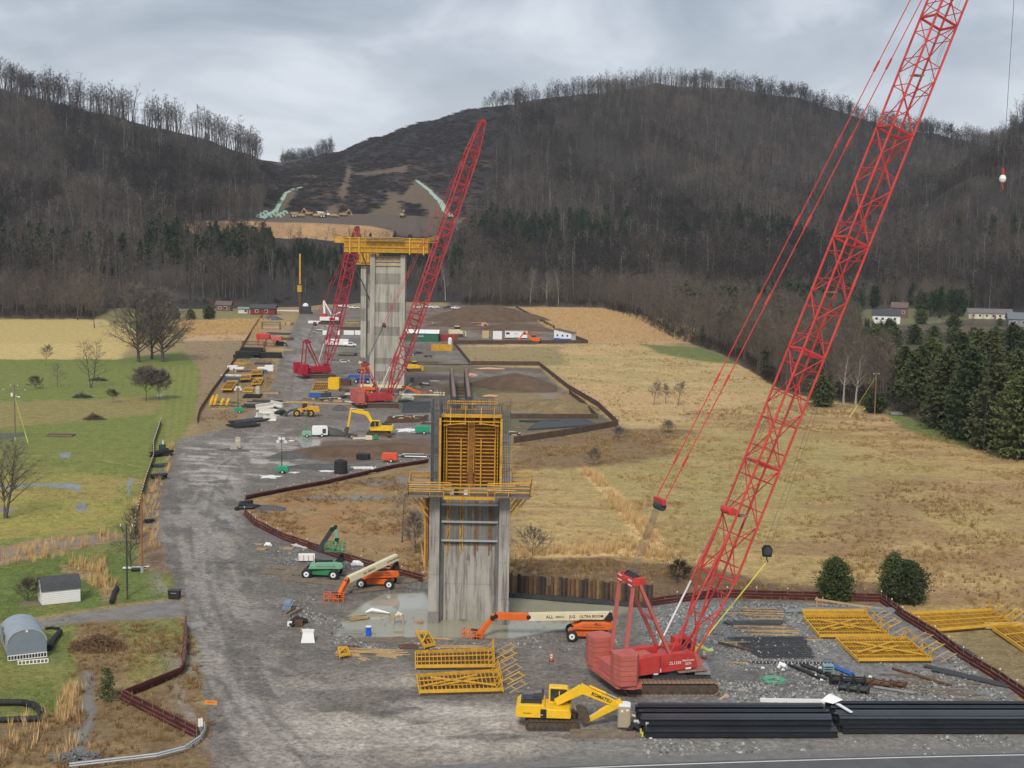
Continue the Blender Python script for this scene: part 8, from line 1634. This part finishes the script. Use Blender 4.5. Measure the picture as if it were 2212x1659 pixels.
for lb, x, y, n_, L, w, h, m_, rz_, sp, ly, nm, cat in [('brown timbers in the mixed row of the storage strip', 540, 803, 8, 10, .5, .4, [M_RUST, M_WOODG, M_SALM], 0, .7, 2, 'timber_stack', 'timber'), ('pale sheets below the mixed row', 510, 812, 4, 9, .7, .3, M_OFF, 3, .8, 1, 'sheet_stack', 'sheets'), ('yellow beams above the mixed row', 520, 787, 4, 5, .5, .5, M_FORM, -20, .8, 1, 'timber_stack', 'timber'), ('dark scrap timbers above the mixed row', 570, 787, 5, 5, .7, .5, M_DARK, 5, .8, 1, 'timber_stack', 'timber'),
    ('dark tarpaulined stack, left upper in the storage strip', 545, 765, 4, 9, 1.2, 1.2, M_BLK, 0, 1.3, 2, 'covered_stack', 'covered stack'), ('dark tarpaulined stack, left lower in the storage strip', 532, 774, 4, 8, 1.2, 1.2, M_BLK, 0, 1.3, 2, 'covered_stack', 'covered stack'), ('dark tarpaulined stack right in the storage strip', 578, 773, 5, 9, 1.2, 1.0, M_BLK, 3, 1.3, 2, 'covered_stack', 'covered stack'), ('grey brush tangle between the dark stacks', 552, 778, 8, 3, .3, .3, M_GREY, 20, .5, 2, 'scrap_heap', 'scrap'),
    ('dark beams behind the red rack', 600, 722, 6, 10, .6, .5, M_DARK, -3, 1.2, 1, 'beam_stack', 'beams'), ('dark beams right of the red rack', 612, 733, 6, 10, .6, .5, M_RUST, -8, 1.2, 1, 'beam_stack', 'beams'), ('pale beams in front of the black pump', 600, 756, 4, 11, .4, .3, M_WOOD, 2, 1.0, 1, 'beam_stack', 'beams'), ('dark hose heap below the cream toilet', 545, 860, 6, 4.5, .6, .5, M_BLK, 5, .6, 2, 'hose_heap', 'hose heap'), ('dark beams fanned below the hose heap', 575, 868, 6, 9, .4, .3, M_DARK, -12, .7, 1, 'beam_stack', 'beams'),
    ('dark beams above the white barriers', 560, 880, 7, 9, .5, .4, [M_DARK, M_BLK], 5, .8, 2, 'beam_stack', 'beams'), ('black rails beside the yellow posts, upper', 490, 870, 1, 8, .3, .3, M_DARK, 0, .6, 1, 'rail', 'rail'), ('black rails beside the yellow posts, lower', 482, 878, 1, 9, .3, .3, M_DARK, 0, .6, 1, 'rail', 'rail'), ('pale rail below the yellow posts', 476, 885, 1, 5, .3, .3, M_WOOD, 6, .6, 1, 'rail', 'rail'), ('long dark pipes in the ditch at the mouth of the storage strip', 540, 912, 5, 11, .45, .4, M_DARK, 48, .7, 1, 'pipe_pile', 'pipes'), ('black corrugated pipes along the strip mouth', 528, 922, 6, 7, .45, .4, M_BLK, 35, .7, 1, 'pipe_pile', 'pipes'), ('pale debris beside the far barn', 625, 672, 5, 14, .8, .5, M_OFF, 0, 1, 1, 'sheet_stack', 'sheets'), ('salmon heap of timbers at the top of the storage strip', 620, 702, 4, 5, 1.2, 1.2, M_WOOD, 80, 1.3, 1, 'timber_stack', 'timber')]:
    pile(nm, lb, cat, x, y, n_, L, w, h, m_, R(rz_), sp, 'beam', 6, ly, 'pipe' in nm)
t = thing('yellow_bollards', 'cluster of yellow posts at the lower left of the storage strip', 'posts', G(463, 877))
for i, (x, h) in enumerate([(-1, 2.6), (0, 2.9), (1.6, 2.0), (3.0, 2.0)]): mb = MB(); mb.path([(x, 0, 0), (x + .3, 0, h * .5), (x + .8, 0, h)], [.35, .4, .3], 8); mb.build('post', M_YEL, t)
t = thing('red_rack', 'red steel rack at the top of the storage strip', 'rack', G(573, 749))
for x in (-3, 0, 3):
    for y in (0, 2.4): mb = MB(); mb.box((x, y, 2.3), (.3, .3, 4.6)); mb.build('upright', M_REDF, t)
mb = MB(); mb.box((-.9, 1.2, 3.9), (5.2, 3, 2.2)); mb.build('red_load', M_RED, t, bevel=.3); mb = MB(); mb.box((4.2, 1.2, 3.2), (4.0, 3, 1.6)); mb.build('red_load', M_REDF, t, bevel=.2); mb = MB(); mb.box((0, 0, 2.3), (7.5, .25, .25)); mb.build('crossbar', M_REDF, t)
for nm_, x, y in (('brown open frame in front of the red rack', 547, 757), ('far brown open frame above the red rack', 585, 712)):
    t = thing('steel_rack', nm_, 'rack', G(x, y))
    for xx in (-4, 4):
        for yy in (0, 2): mb = MB(); mb.box((xx, yy, 1.7), (.25, .25, 3.4)); mb.build('upright', M_RUST, t)
    for z in (1.0, 2.2, 3.3): mb = MB(); mb.box((0, 0, z), (8, .2, .2)); mb.build('crossbar', M_RUST if z > 1 else M_SALM, t)
t = thing('pump', 'black pump with hose right of the red rack', 'pump', G(604, 748)); mb = MB(); mb.box((0, 0, 1), (3, 2, 1.6)); mb.tube((-.8, 0, 1.8), (-.8, 0, 3.2), .5, 8); mb.path([(1, 0, 1.4), (2.4, 0, 1.2), (3, 0, 0)], .35, 6); mb.build('pump_body', M_DARK, t)
# white barriers
for i, (x, y, rz_, L, st) in enumerate([(576, 893, 5, 6, 0), (598, 884, -30, 6, 1), (592, 898, 40, 4, 0), (563, 903, 58, 5, 0), (600, 896, -50, 5, 1), (572, 888, 12, 7, 1), (555, 907, 30, 2.4, 0), (582, 909, 10, 5.0, 0)]):
    t = thing('concrete_barrier', 'white precast barrier tumbled in the pile beside the loader', 'barrier', G(x, y) + Vector((0, 0, st * .8)), R(rz_), 'white barriers beside the loader'); t.rotation_euler = (R([0, 12, 80, 0, 85, 20, 90, 0][i]), R([0, 6, 0, 14, 0, -8, 0, 3][i]), R(rz_)); L *= .62; mb = MB(); mb.prism([(-.45, 0), (.45, 0), (.35, .3), (.18, .5), (.14, 1.2), (-.14, 1.2), (-.18, .5), (-.35, .3)], -L / 2, L / 2, 'X'); mb.v = [(a_, b_, c_) for a_, b_, c_ in mb.v]; mb.build('barrier_body', M_OFF, t)
for x, y, lb in ((506, 973, 'concrete block with dark pit beside the road toilet'),): heap(lb + ' heap', x, y, 7, 3.5, .5, M_GRVM, 'gravel_heap', 3); bin_(lb, x, y, (1.4, 1, .9), M_CONCP)
# ================================================================ LEFT SIDE: SHEDS, POLES, SIGNS
# arched steel hut
rz = R(26); o = G(59, 1423); t = thing('quonset_hut', 'grey arched metal hut on a white lattice skid at the left edge', 'hut', o, rz)
def arch(x0, x1, zs, zt, n=14, th=0): 
    r = (x1 - x0) / 2; return [(x0 + r - (r + th) * math.cos(math.pi * i / n), zs + (zt - zs + th) * math.sin(math.pi * i / n)) for i in range(n + 1)]
M_HUT = mat('grey hut sheet', (0.30, 0.345, 0.385), .55, .12, .6, dirt=.2, dirtcol=(.45, .5, .54)); M_HUTF = mat('slate hut face', (0.20, 0.24, 0.28), .6, .08, .8)
prof = [(-1.95, .55)] + arch(-1.95, 1.95, 1.75, 3.15) + [(1.95, .55)]
mb = MB(); mb.prism(prof, .0, 6.2); mb.build('shell', M_HUT, t); mb = MB(); mb.prism([(a * .985, b - .02) for a, b in prof], -.03, .0); mb.build('end_wall', M_HUTF, t)
outer = arch(-2.0, 2.0, 1.75, 3.2); inner = arch(-1.9, 1.9, 1.75, 3.1)
mb = MB(); mb.prism(outer + inner[::-1], -.09, .02); mb.build('arch_trim', M_GALV, t)
for k in range(8): ro = arch(-1.97, 1.97, 1.75, 3.175); ri = arch(-1.94, 1.94, 1.75, 3.14); mb = MB(); mb.prism(ro + ri[::-1], .5 + k * .75, .56 + k * .75); mb.build('roof_seam', M_HUT, t)
mb = MB(); mb.box((-1.97, 2.6, 1.7), (.05, 1.6, .9)); mb.build('side_window', M_BROWN, t); mb = MB(); mb.box((-1.97, 4.6, 1.5), (.05, 1.0, 1.8)); mb.build('side_door', M_HUTF, t); mb = MB(); mb.box((0, -.05, 2.95), (.22, .08, .22)); mb.build('vent', M_WHITE, t)
for z in (.05, .52): mb = MB(); mb.box((0, -.1, z), (3.9, .08, .07)); mb.build('skid_rail', M_WHITE, t)
for i in range(14): mb = MB(); mb.box((-1.9 + i * 3.8 / 13, -.1, .285), (.06, .07, .42)); mb.build('skid_bar', M_WHITE, t)
mb = MB(); mb.box((0, 3.0, .28), (3.6, 6.0, .5)); mb.build('skid_frame', M_DARK, t)
t = thing('lattice_ramp', 'white lattice ramp leaning below the arched hut', 'ramp', G(64, 1432), R(20)); 
for z, y in ((0.05, -.5), (.38, -.3)): mb = MB(); mb.box((.3, y, z), (3.0, .07, .07)); mb.build('rail', M_WHITE, t)
for i in range(9): mb = MB(); mb.bar((-1.1 + i * .36, -.5, .05), (-1.1 + i * .36, -.3, .38), .07); mb.build('rung', M_WHITE, t)
# white gambrel shed
o = G(91, 1309); rz = R(28); t = thing('garden_shed', 'white shed with dark grey barrel roof on the left lawn', 'shed', o, rz)
Lh, Dp, Wh = 4.4, 2.9, 1.75
mb = MB(); mb.prism([(0, .1), (Dp, .1), (Dp, Wh), (Dp - .35, Wh + .75), (Dp / 2, Wh + 1.25), (.35, Wh + .75), (0, Wh)], 0, Lh, 'X'); mb.build('wall', M_WHITE, t)
for i in range(7): mb = MB(); mb.box((Lh / 2, -.02, .25 + i * .22), (Lh - .1, .03, .02)); mb.build('board_joint', M_OFF, t)
rp_ = [(-.14, Wh - .04), (.24, Wh + .80), (Dp / 2, Wh + 1.36), (Dp - .24, Wh + .80), (Dp + .14, Wh - .04)]; rp2 = [(a, b + .07) for a, b in rp_]
mb = MB(); mb.prism(rp_ + rp2[::-1], -.12, Lh + .12, 'X'); mb.build('roof', M_SHING, t)
mb = MB(); mb.box((-.03, Dp / 2, .95), (.05, 1.3, 1.6)); mb.build('door', M_OFF, t); mb = MB(); mb.box((-.06, Dp / 2 - .5, 1.0), (.05, .06, .3)); mb.build('handle', M_DARK, t)
mb = MB(); mb.box((Lh / 2, Dp / 2, .05), (Lh + .1, Dp + .1, .1)); mb.build('skid_base', M_WOODG, t)
mb = MB(); mb.box((-1.5, .9, .06), (2.6, 2.0, .06)); o_ = tag(mb.build('slab', M_WOODG), 'brown earth slab at the left end of the white shed', 'slab'); o_.location = o
def upole(label, x, y, h, m, arms=((.92, 2.2),), r=.15, extra=None, rz=0, lean=0):
    t = thing('utility_pole', label, 'utility pole', G(x, y), rz); mb = MB(); mb.tube((0, 0, -.2), (lean, 0, h), r, 10, r * .65); mb.build('pole', m, t)
    for f, w in arms: mb = MB(); mb.box((lean * f, 0, h * f), (w, .1, .14)); ar = mb.build('crossarm', M_WOODG, t); [MB().tube((sx * w * .45 + lean * f, 0, h * f), (sx * w * .45 + lean * f, 0, h * f + .3), .06, 6).build('insulator', M_WHITE, ar) for sx in (-1, 1)]
    mb = MB(); mb.tube((0, 0, 0), (0, 0, .8), r * 1.25, 10); mb.build('base_wrap', M_GALV, t); return t
u = upole('grey utility pole with crossarms and white transformer on the left lawn', 33, 952, 11.7, M_WOODG, ((.98, 1.6), (.90, 5.0)), .17); mb = MB(); mb.tube((-.45, -.1, 9.3), (-.45, -.1, 10.0), .24, 10); mb.build('transformer', M_WHITE, u); mb = MB(); mb.tube((.2, 0, 9.4), (.9, 0, 9.2), .05, 5); mb.path([(.9, 0, 9.3), (1.0, 0, 9.15), (1.05, 0, 9.0)], [.1, .24, .12], 8); mb.build('lamp', M_WHITE, u)
mb = MB(); a = Vector((.1, 0, 9.0)); b = G(61, 958) - G(33, 952); mb.tube(a, b, .03, 4); mb.tube(b, b.lerp(a, .25), .07, 5); mb.build('guy_wire', M_STRAWY, u)
upole('thin dark utility pole beside the haul road with pale crossarm, lower left', 275, 1290, 9.0, M_DARK, ((.97, 1.6),), .13); upole('reddish brown wooden pole close beside the haul road', 307, 1236, 10.3, mat('reddish pole wood', (.30, .13, .055), .85, .2), (), .17)
u = upole('brown utility pole at the edge of the right hand field by the pines', 1889, 902, 11.6, mat('brown pole wood', (.20, .13, .08), .85, .2), ((.95, 1.4),), .20); mb = MB(); a = Vector((0, 0, 10.5)); b = G(1835, 902) - G(1889, 902); mb.tube(a, b, .03, 4); mb.tube(b, b.lerp(a, .28), .09, 5); mb.build('guy_wire', M_STRAWY, u)
# wires between poles
def wire(label, a, b, sag, grp=None):
    pts = [a.lerp(b, i / 12) - Vector((0, 0, sag * 4 * (i / 12) * (1 - i / 12))) for i in range(13)]; mb = MB(); mb.path(pts, .02, 3); tag(mb.build('wire', M_ROPE), label, 'wire', grp)
wire('thin service wire running left from the grey lawn pole', G(33, 952) + Vector((-.5, 0, 10.3)), G(-120, 950) + Vector((0, 0, 9.5)), .6)
# guardrail, signs, bin
gr = [G(x, y) for x, y in [(150, 1668), (237, 1658), (339, 1646), (400, 1630), (433, 1607), (444, 1588), (441, 1578)]]; t = thing('guardrail', 'curved galvanised guardrail at the lower left corner of the junction', 'guardrail', gr[0]); o = gr[0]
for z in (.52, .72): mb = MB(); mb.path([p - o + Vector((0, 0, z)) for p in gr], .085, 6); mb.build('rail', M_GALV, t)
for i in range(len(gr) - 1):
    for f in (0, .5): p = gr[i].lerp(gr[i + 1], f) - o; mb = MB(); mb.box(p + Vector((0, .12, .4)), (.1, .16, .85)); mb.build('post', M_WOODG, t)
def sign(label, x, y, w, h, hz, m, rz=0, n=1):
    t = thing('road_sign', label, 'sign', G(x, y), rz); mb = MB(); mb.bar((0, .05, 0), (0, .05, hz + h), .07); mb.build('post', M_GREY, t)
    for k in range(n): mb = MB(); mb.box((k * w * 1.15 - (n - 1) * w * .5, 0, hz + h / 2 + k * .12), (w, .03, h)); mb.build('sign_plate', m, t)
    return t
s_ = sign('orange rectangular sign on a thin post at the lower edge of the haul road', 456, 1562, 1.15, .36, 1.75, M_ORSIGN, R(-8)); mb = MB(); mb.box((0, -.02, 1.93), (.8, .01, .05)); mb.box((0, -.02, 2.0), (.5, .01, .04)); mb.build('lettering', M_REDF, s_)
sign('pair of narrow white signs beside the end of the guardrail', 433, 1597, .26, .75, 1.1, M_WHITE, R(-35), 2)
t = thing('black_bin', 'black wheeled bin standing beside the driveway mouth', 'bin', G(377, 1292), R(-3)); mb = MB(); mb.prism([(-.65, 0), (.65, 0), (.72, .95), (-.72, .95)], -.4, .4); mb.build('bin_body', M_BLK, t, bevel=.03); mb = MB(); mb.box((0, 0, 1.0), (1.5, .9, .1)); mb.build('lid', M_DARK, t); mb = MB(); mb.box((0, -.43, .7), (.7, .05, .1)); mb.build('handle', M_GREY, t)
# black drainage pipes
def cpipe(label, pts, r, z=0):
    P = [G(x, y) + Vector((0, 0, r + z)) for x, y in pts]; t = thing('drain_pipe', label, 'pipe', P[0]); mb = MB(); mb.path([p - P[0] for p in P], r, 12); mb.build('pipe_wall', M_BLKP, t)
    mb = MB()
    for a, b in zip(P[:-1], P[1:]):
        n = max(1, int((b - a).length / .3))
        for i in range(n): c = a.lerp(b, (i + .5) / n) - P[0]; d = (b - a).normalized() * .05; mb.tube(c - d, c + d, r * 1.07, 12)
    rb_ = mb.build('corrugation', M_BLKP, t); rb_['kind'] = 'stuff'; return t
cpipe('black corrugated pipe curving round at the lower left lawn edge', [(-60, 1526), (0, 1524), (50, 1524), (72, 1529), (84, 1538), (90, 1550)], .30); cpipe('straight black corrugated pipe below the curved one', [(-60, 1562), (0, 1562), (92, 1558)], .28); cpipe('fat black corrugated pipe standing out right of the arched hut', [(107, 1405), (117, 1386), (130, 1370)], .30); cpipe('short dark pipe lying behind the fat black one', [(98, 1361), (112, 1359), (128, 1361)], .16); cpipe('short black culvert end in the reeds left of the driveway', [(241, 1305), (247, 1285), (253, 1275)], .28); cpipe('black culvert beside the two poles', [(284, 1234), (303, 1234)], .24)
pile('scrap_pipes', 'white and dark scrap pipes at the foot of the brown pole', 'pipes', 292, 1228, 4, 3.4, .16, .16, [M_WHITE, M_DARK], R(12), .3, 'pipe', 14, 1, True)
mb = MB(); mb.tube((0, 0, 0), (0, 0, 1.0), .12, 8); tag(mb.build('dark_post', M_RUST), 'short dark post in front of the reeds by the driveway', 'post').location = G(275, 1294)
# stuff along the left fence by the road
for lb, x, y, n_, L, m_, rz_, ro, ly in [('tangle of black hoses in the strip between fence and road', 350, 985, 18, 4.5, M_BLK, 60, True, 4), ('dark frames above the black coil by the road', 346, 1008, 10, 2.8, M_DARK, 20, False, 2), ('black coil of hose lying by the road', 342, 1034, 14, 3.0, M_BLK, 5, True, 3), ('black hose bundle lower beside the brown pole', 322, 1130, 4, 1.8, M_BLK, 30, True, 2)]:
    pile('hose_bundle', lb, 'hoses', x, y, n_, L, .3, .22, m_, R(rz_), .35, 'hose', 25, ly, ro)
bin_('dark green tank above the black hoses', 351, 972, (1.2, .8, 1.1), mat('dark green box', (.03, .07, .06), .6)); traffic_cone('white capped standpipe above the dark green tank', 352, 960, M_WHITE)
# brush piles and garden bits
def brush(label, x, y, w, h, seed, n=60, m=M_BRUSH):
    rng = random.Random(seed); mb = MB()
    for i in range(n):
        a = rng.uniform(0, 6.28); l = rng.uniform(.6, 1.6); r_ = rng.random() ** .6; c = Vector((math.cos(a) * w / 2 * r_, math.sin(a) * w / 3 * r_, h * (1 - r_) * rng.uniform(.2, 1) + .05)); d = Vector((rng.gauss(0, 1), rng.gauss(0, 1), rng.gauss(0, .5))).normalized() * l / 2
        mb.bar(c - d, c + d, rng.uniform(.03, .10), None, .02, .02)
    o = tag(mb.build('brush_pile', m), label, 'brush pile', kind=None); o.location = G(x, y); return o
brush('dark brush pile on the lawn left of the low spreading bush', 178, 859, 5.5, 1.6, 1, 240, M_DARK); brush('brown brush pile on the tan band of the lawn', 204, 906, 5, 1.8, 2, 260); brush('dark brush pile behind the slender lawn tree', 212, 822, 5.5, 1.2, 3, 200, M_DARK); brush('large tangled brush heap over the ditch at lower left', 212, 1398, 5.6, 1.5, 4, 700, mat('rusty dead brush', (.17, .105, .055), 1, .3, 3)); brush('rubble and twigs at the bottom of the ditch', 165, 1640, 4, .6, 5, 200, M_GREY)
t = thing('garden_bed', 'long brown garden bed with a pale edge on the left lawn', 'garden bed', G(131, 941)); mb = MB(); mb.box((0, 0, .12), (5.6, 2.6, .24)); mb.build('soil', M_DIRTM, t); mb = MB()
for y in (-1.35, 1.35): mb.box((0, y, .15), (5.8, .1, .3))
mb.build('edging', M_WOODG, t)
for i in range(13): mb = MB(); mb.bar((0, 0, 0), (0, 0, 1.2), .08); o_ = tag(mb.build('fence_post', M_WOODG), 'thin weathered post of the wire fence crossing the left lawn', 'post', 'thin posts across the left lawn'); o_.location = G(55 + i * 19, 838 + (i % 3) * .5)
mb = MB(); mb.box((0, 0, .3), (1.3, .6, .6)); tag(mb.build('white_bench', M_WHITE), 'small white block on the lawn near the road', 'block').location = G(345, 857)
# ================================================================ HOUSES
def house(label, x, y, w, d, h, rh, mw, mr, rz=0, wins=4, z=0, garage=False, chim=False):
    p = G(x, y); p.z = z; t = thing('house', label, 'house', p, rz)
    mb = MB(); mb.prism([(0, 0), (d, 0), (d, h), (d / 2, h + rh), (0, h)], -w / 2, w / 2, 'X'); mb.build('wall', mw, t)
    ro = [(-.5, h - .15), (d / 2, h + rh + .15), (d + .5, h - .15)]; mb = MB(); mb.prism(ro + [(a, b + .25) for a, b in ro][::-1], -w / 2 - .5, w / 2 + .5, 'X'); rf = mb.build('roof', mr, t)
    if chim: mb = MB(); mb.box((w * .2, d / 2, h + rh + .6), (.8, .8, 1.6)); mb.build('chimney', M_BROWN, rf)
    for i in range(wins): mb = MB(); mb.box((-w / 2 + w * (i + .7) / (wins + .6), -.03, h * .58), (1.3, .08, 1.2)); wi = mb.build('window', M_GLASS, t); mb = MB(); mb.box((-w / 2 + w * (i + .7) / (wins + .6), -.02, h * .58), (1.6, .06, 1.5)); mb.build('frame', M_WHITE, wi)
    mb = MB(); mb.box((w * .1, -.03, 1.05), (1.0, .08, 2.1)); mb.build('door', M_BROWN, t)
    if garage: mb = MB(); mb.box((w * .40, -.04, 1.2), (w * .14, .08, 2.2)); mb.build('garage_door', M_WHITE, t)
    return t
house('white house with dark grey roof half hidden by dark evergreens', 1914, 699, 14.5, 9, 4.4, 2.6, M_WHITE, M_SHING, R(-14), 4); house('two storey brown house with a porch behind the white one', 1942, 687, 9, 8, 6.0, 2.6, M_BROWN, mat('brown shingle', (.15, .11, .095), .85), R(-18), 3, chim=True); house('long cream bungalow with grey roof and white garage door at far right', 2140, 689, 25, 9, 3.2, 2.2, M_SIDING, mat('grey brown shingle', (.17, .15, .15), .85), R(-5), 6, garage=True); house('grey roofed house cut by the right edge of the picture', 2212, 706, 16, 10, 4, 3, M_GREY, mat('slate shingle', (.16, .18, .21), .85), R(-10), 3)
t = house('red barn with dark roof and white window at the end of the storage strip', 567, 680, 13, 8, 3.4, 1.6, M_BRED, M_SHING, R(2), 2); house('low pale lean-to left of the red barn', 533, 677, 9, 5, 2.4, .5, M_OFF, M_GREY, 0, 1); house('open brown pavilion on the far lawn beside the dark evergreen', 482, 672, 8, 6, 3.2, 1.8, M_BROWN, mat('brown shingle', (.15, .11, .095), .85), 0, 2)
t = thing('flag_pole', 'thin flag pole with faded red flag above the big bare trees', 'flag', G(362, 690)); mb = MB(); mb.tube((0, 0, 0), (0, 0, 9), .07, 6); mb.build('pole', M_GALV, t); mb = MB(); mb.box((1.0, 0, 8.3), (1.9, .03, 1.1)); mb.build('flag', M_SALM, t)
van('grey car parked by the long bungalow', 2196, 700, .1, M_GREY, 4.8); 
mb = MB(); mb.box((0, 0, .5), (3, 2, .6)); tag(mb.build('grey_bench', M_GREY), 'low grey board pile under the pines by the right hand pole', 'boards').location = G(1935, 897)
# ================================================================ HILL WORKS
def ribbon(label, pts, w, y0, y1, m=M_MESHG, h=.8):
    P = [on_hill(x, y, y0, y1) for x, y in pts]; Q = []
    for a, b in zip(P[:-1], P[1:]):
        for i in range(4): Q.append(a.lerp(b, i / 4))
    Q.append(P[-1]); mb = MB(); V = []
    for i, p in enumerate(Q):
        z = float(land_z(np.array([p.x]), np.array([p.y]))[0]); ww = w[0] + (w[1] - w[0]) * i / (len(Q) - 1); s = random.uniform(-.6, .6)
        V += [(p.x - ww / 2 + s, p.y, z + .1), (p.x - ww / 4 + s, p.y, z + h), (p.x + ww / 4 + s, p.y, z + h * .8), (p.x + ww / 2 + s, p.y, z + .1)]
    F = [(i * 4 + j, i * 4 + j + 1, i * 4 + j + 5, i * 4 + j + 4) for i in range(len(Q) - 1) for j in range(3)]
    mb.add(V, F); o = tag(mb.build('erosion_matting', m), label, 'erosion matting'); return o
ribbon('pale green ribbon of matting winding down the left of the cut slope', [(652, 405), (630, 410), (615, 420), (606, 436), (598, 450), (588, 460), (574, 468), (562, 473)], (3, 7), 1075, 1500, h=.9); ribbon('pale green ribbon of matting running down the right of the cut slope', [(900, 390), (915, 402), (932, 418), (950, 434), (958, 450), (970, 462), (974, 470)], (3.5, 7), 1075, 1500, h=.9)
for i in range(9): p = on_hill(560 + i * 7 , 470 - (i % 3) * 4, 1075, 1300); mb = MB(); mb.path([(-2, 0, 0), (-1, .5, 1.6), (.8, 0, 1.8), (2.4, 0, 0)], [1, 1.6, 1.5, 1], 6); o = tag(mb.build('green_bale', M_MESHG), 'pale green bale at the foot of the left matting ribbon', 'bale', 'green bales on the hill bench'); o.location = p
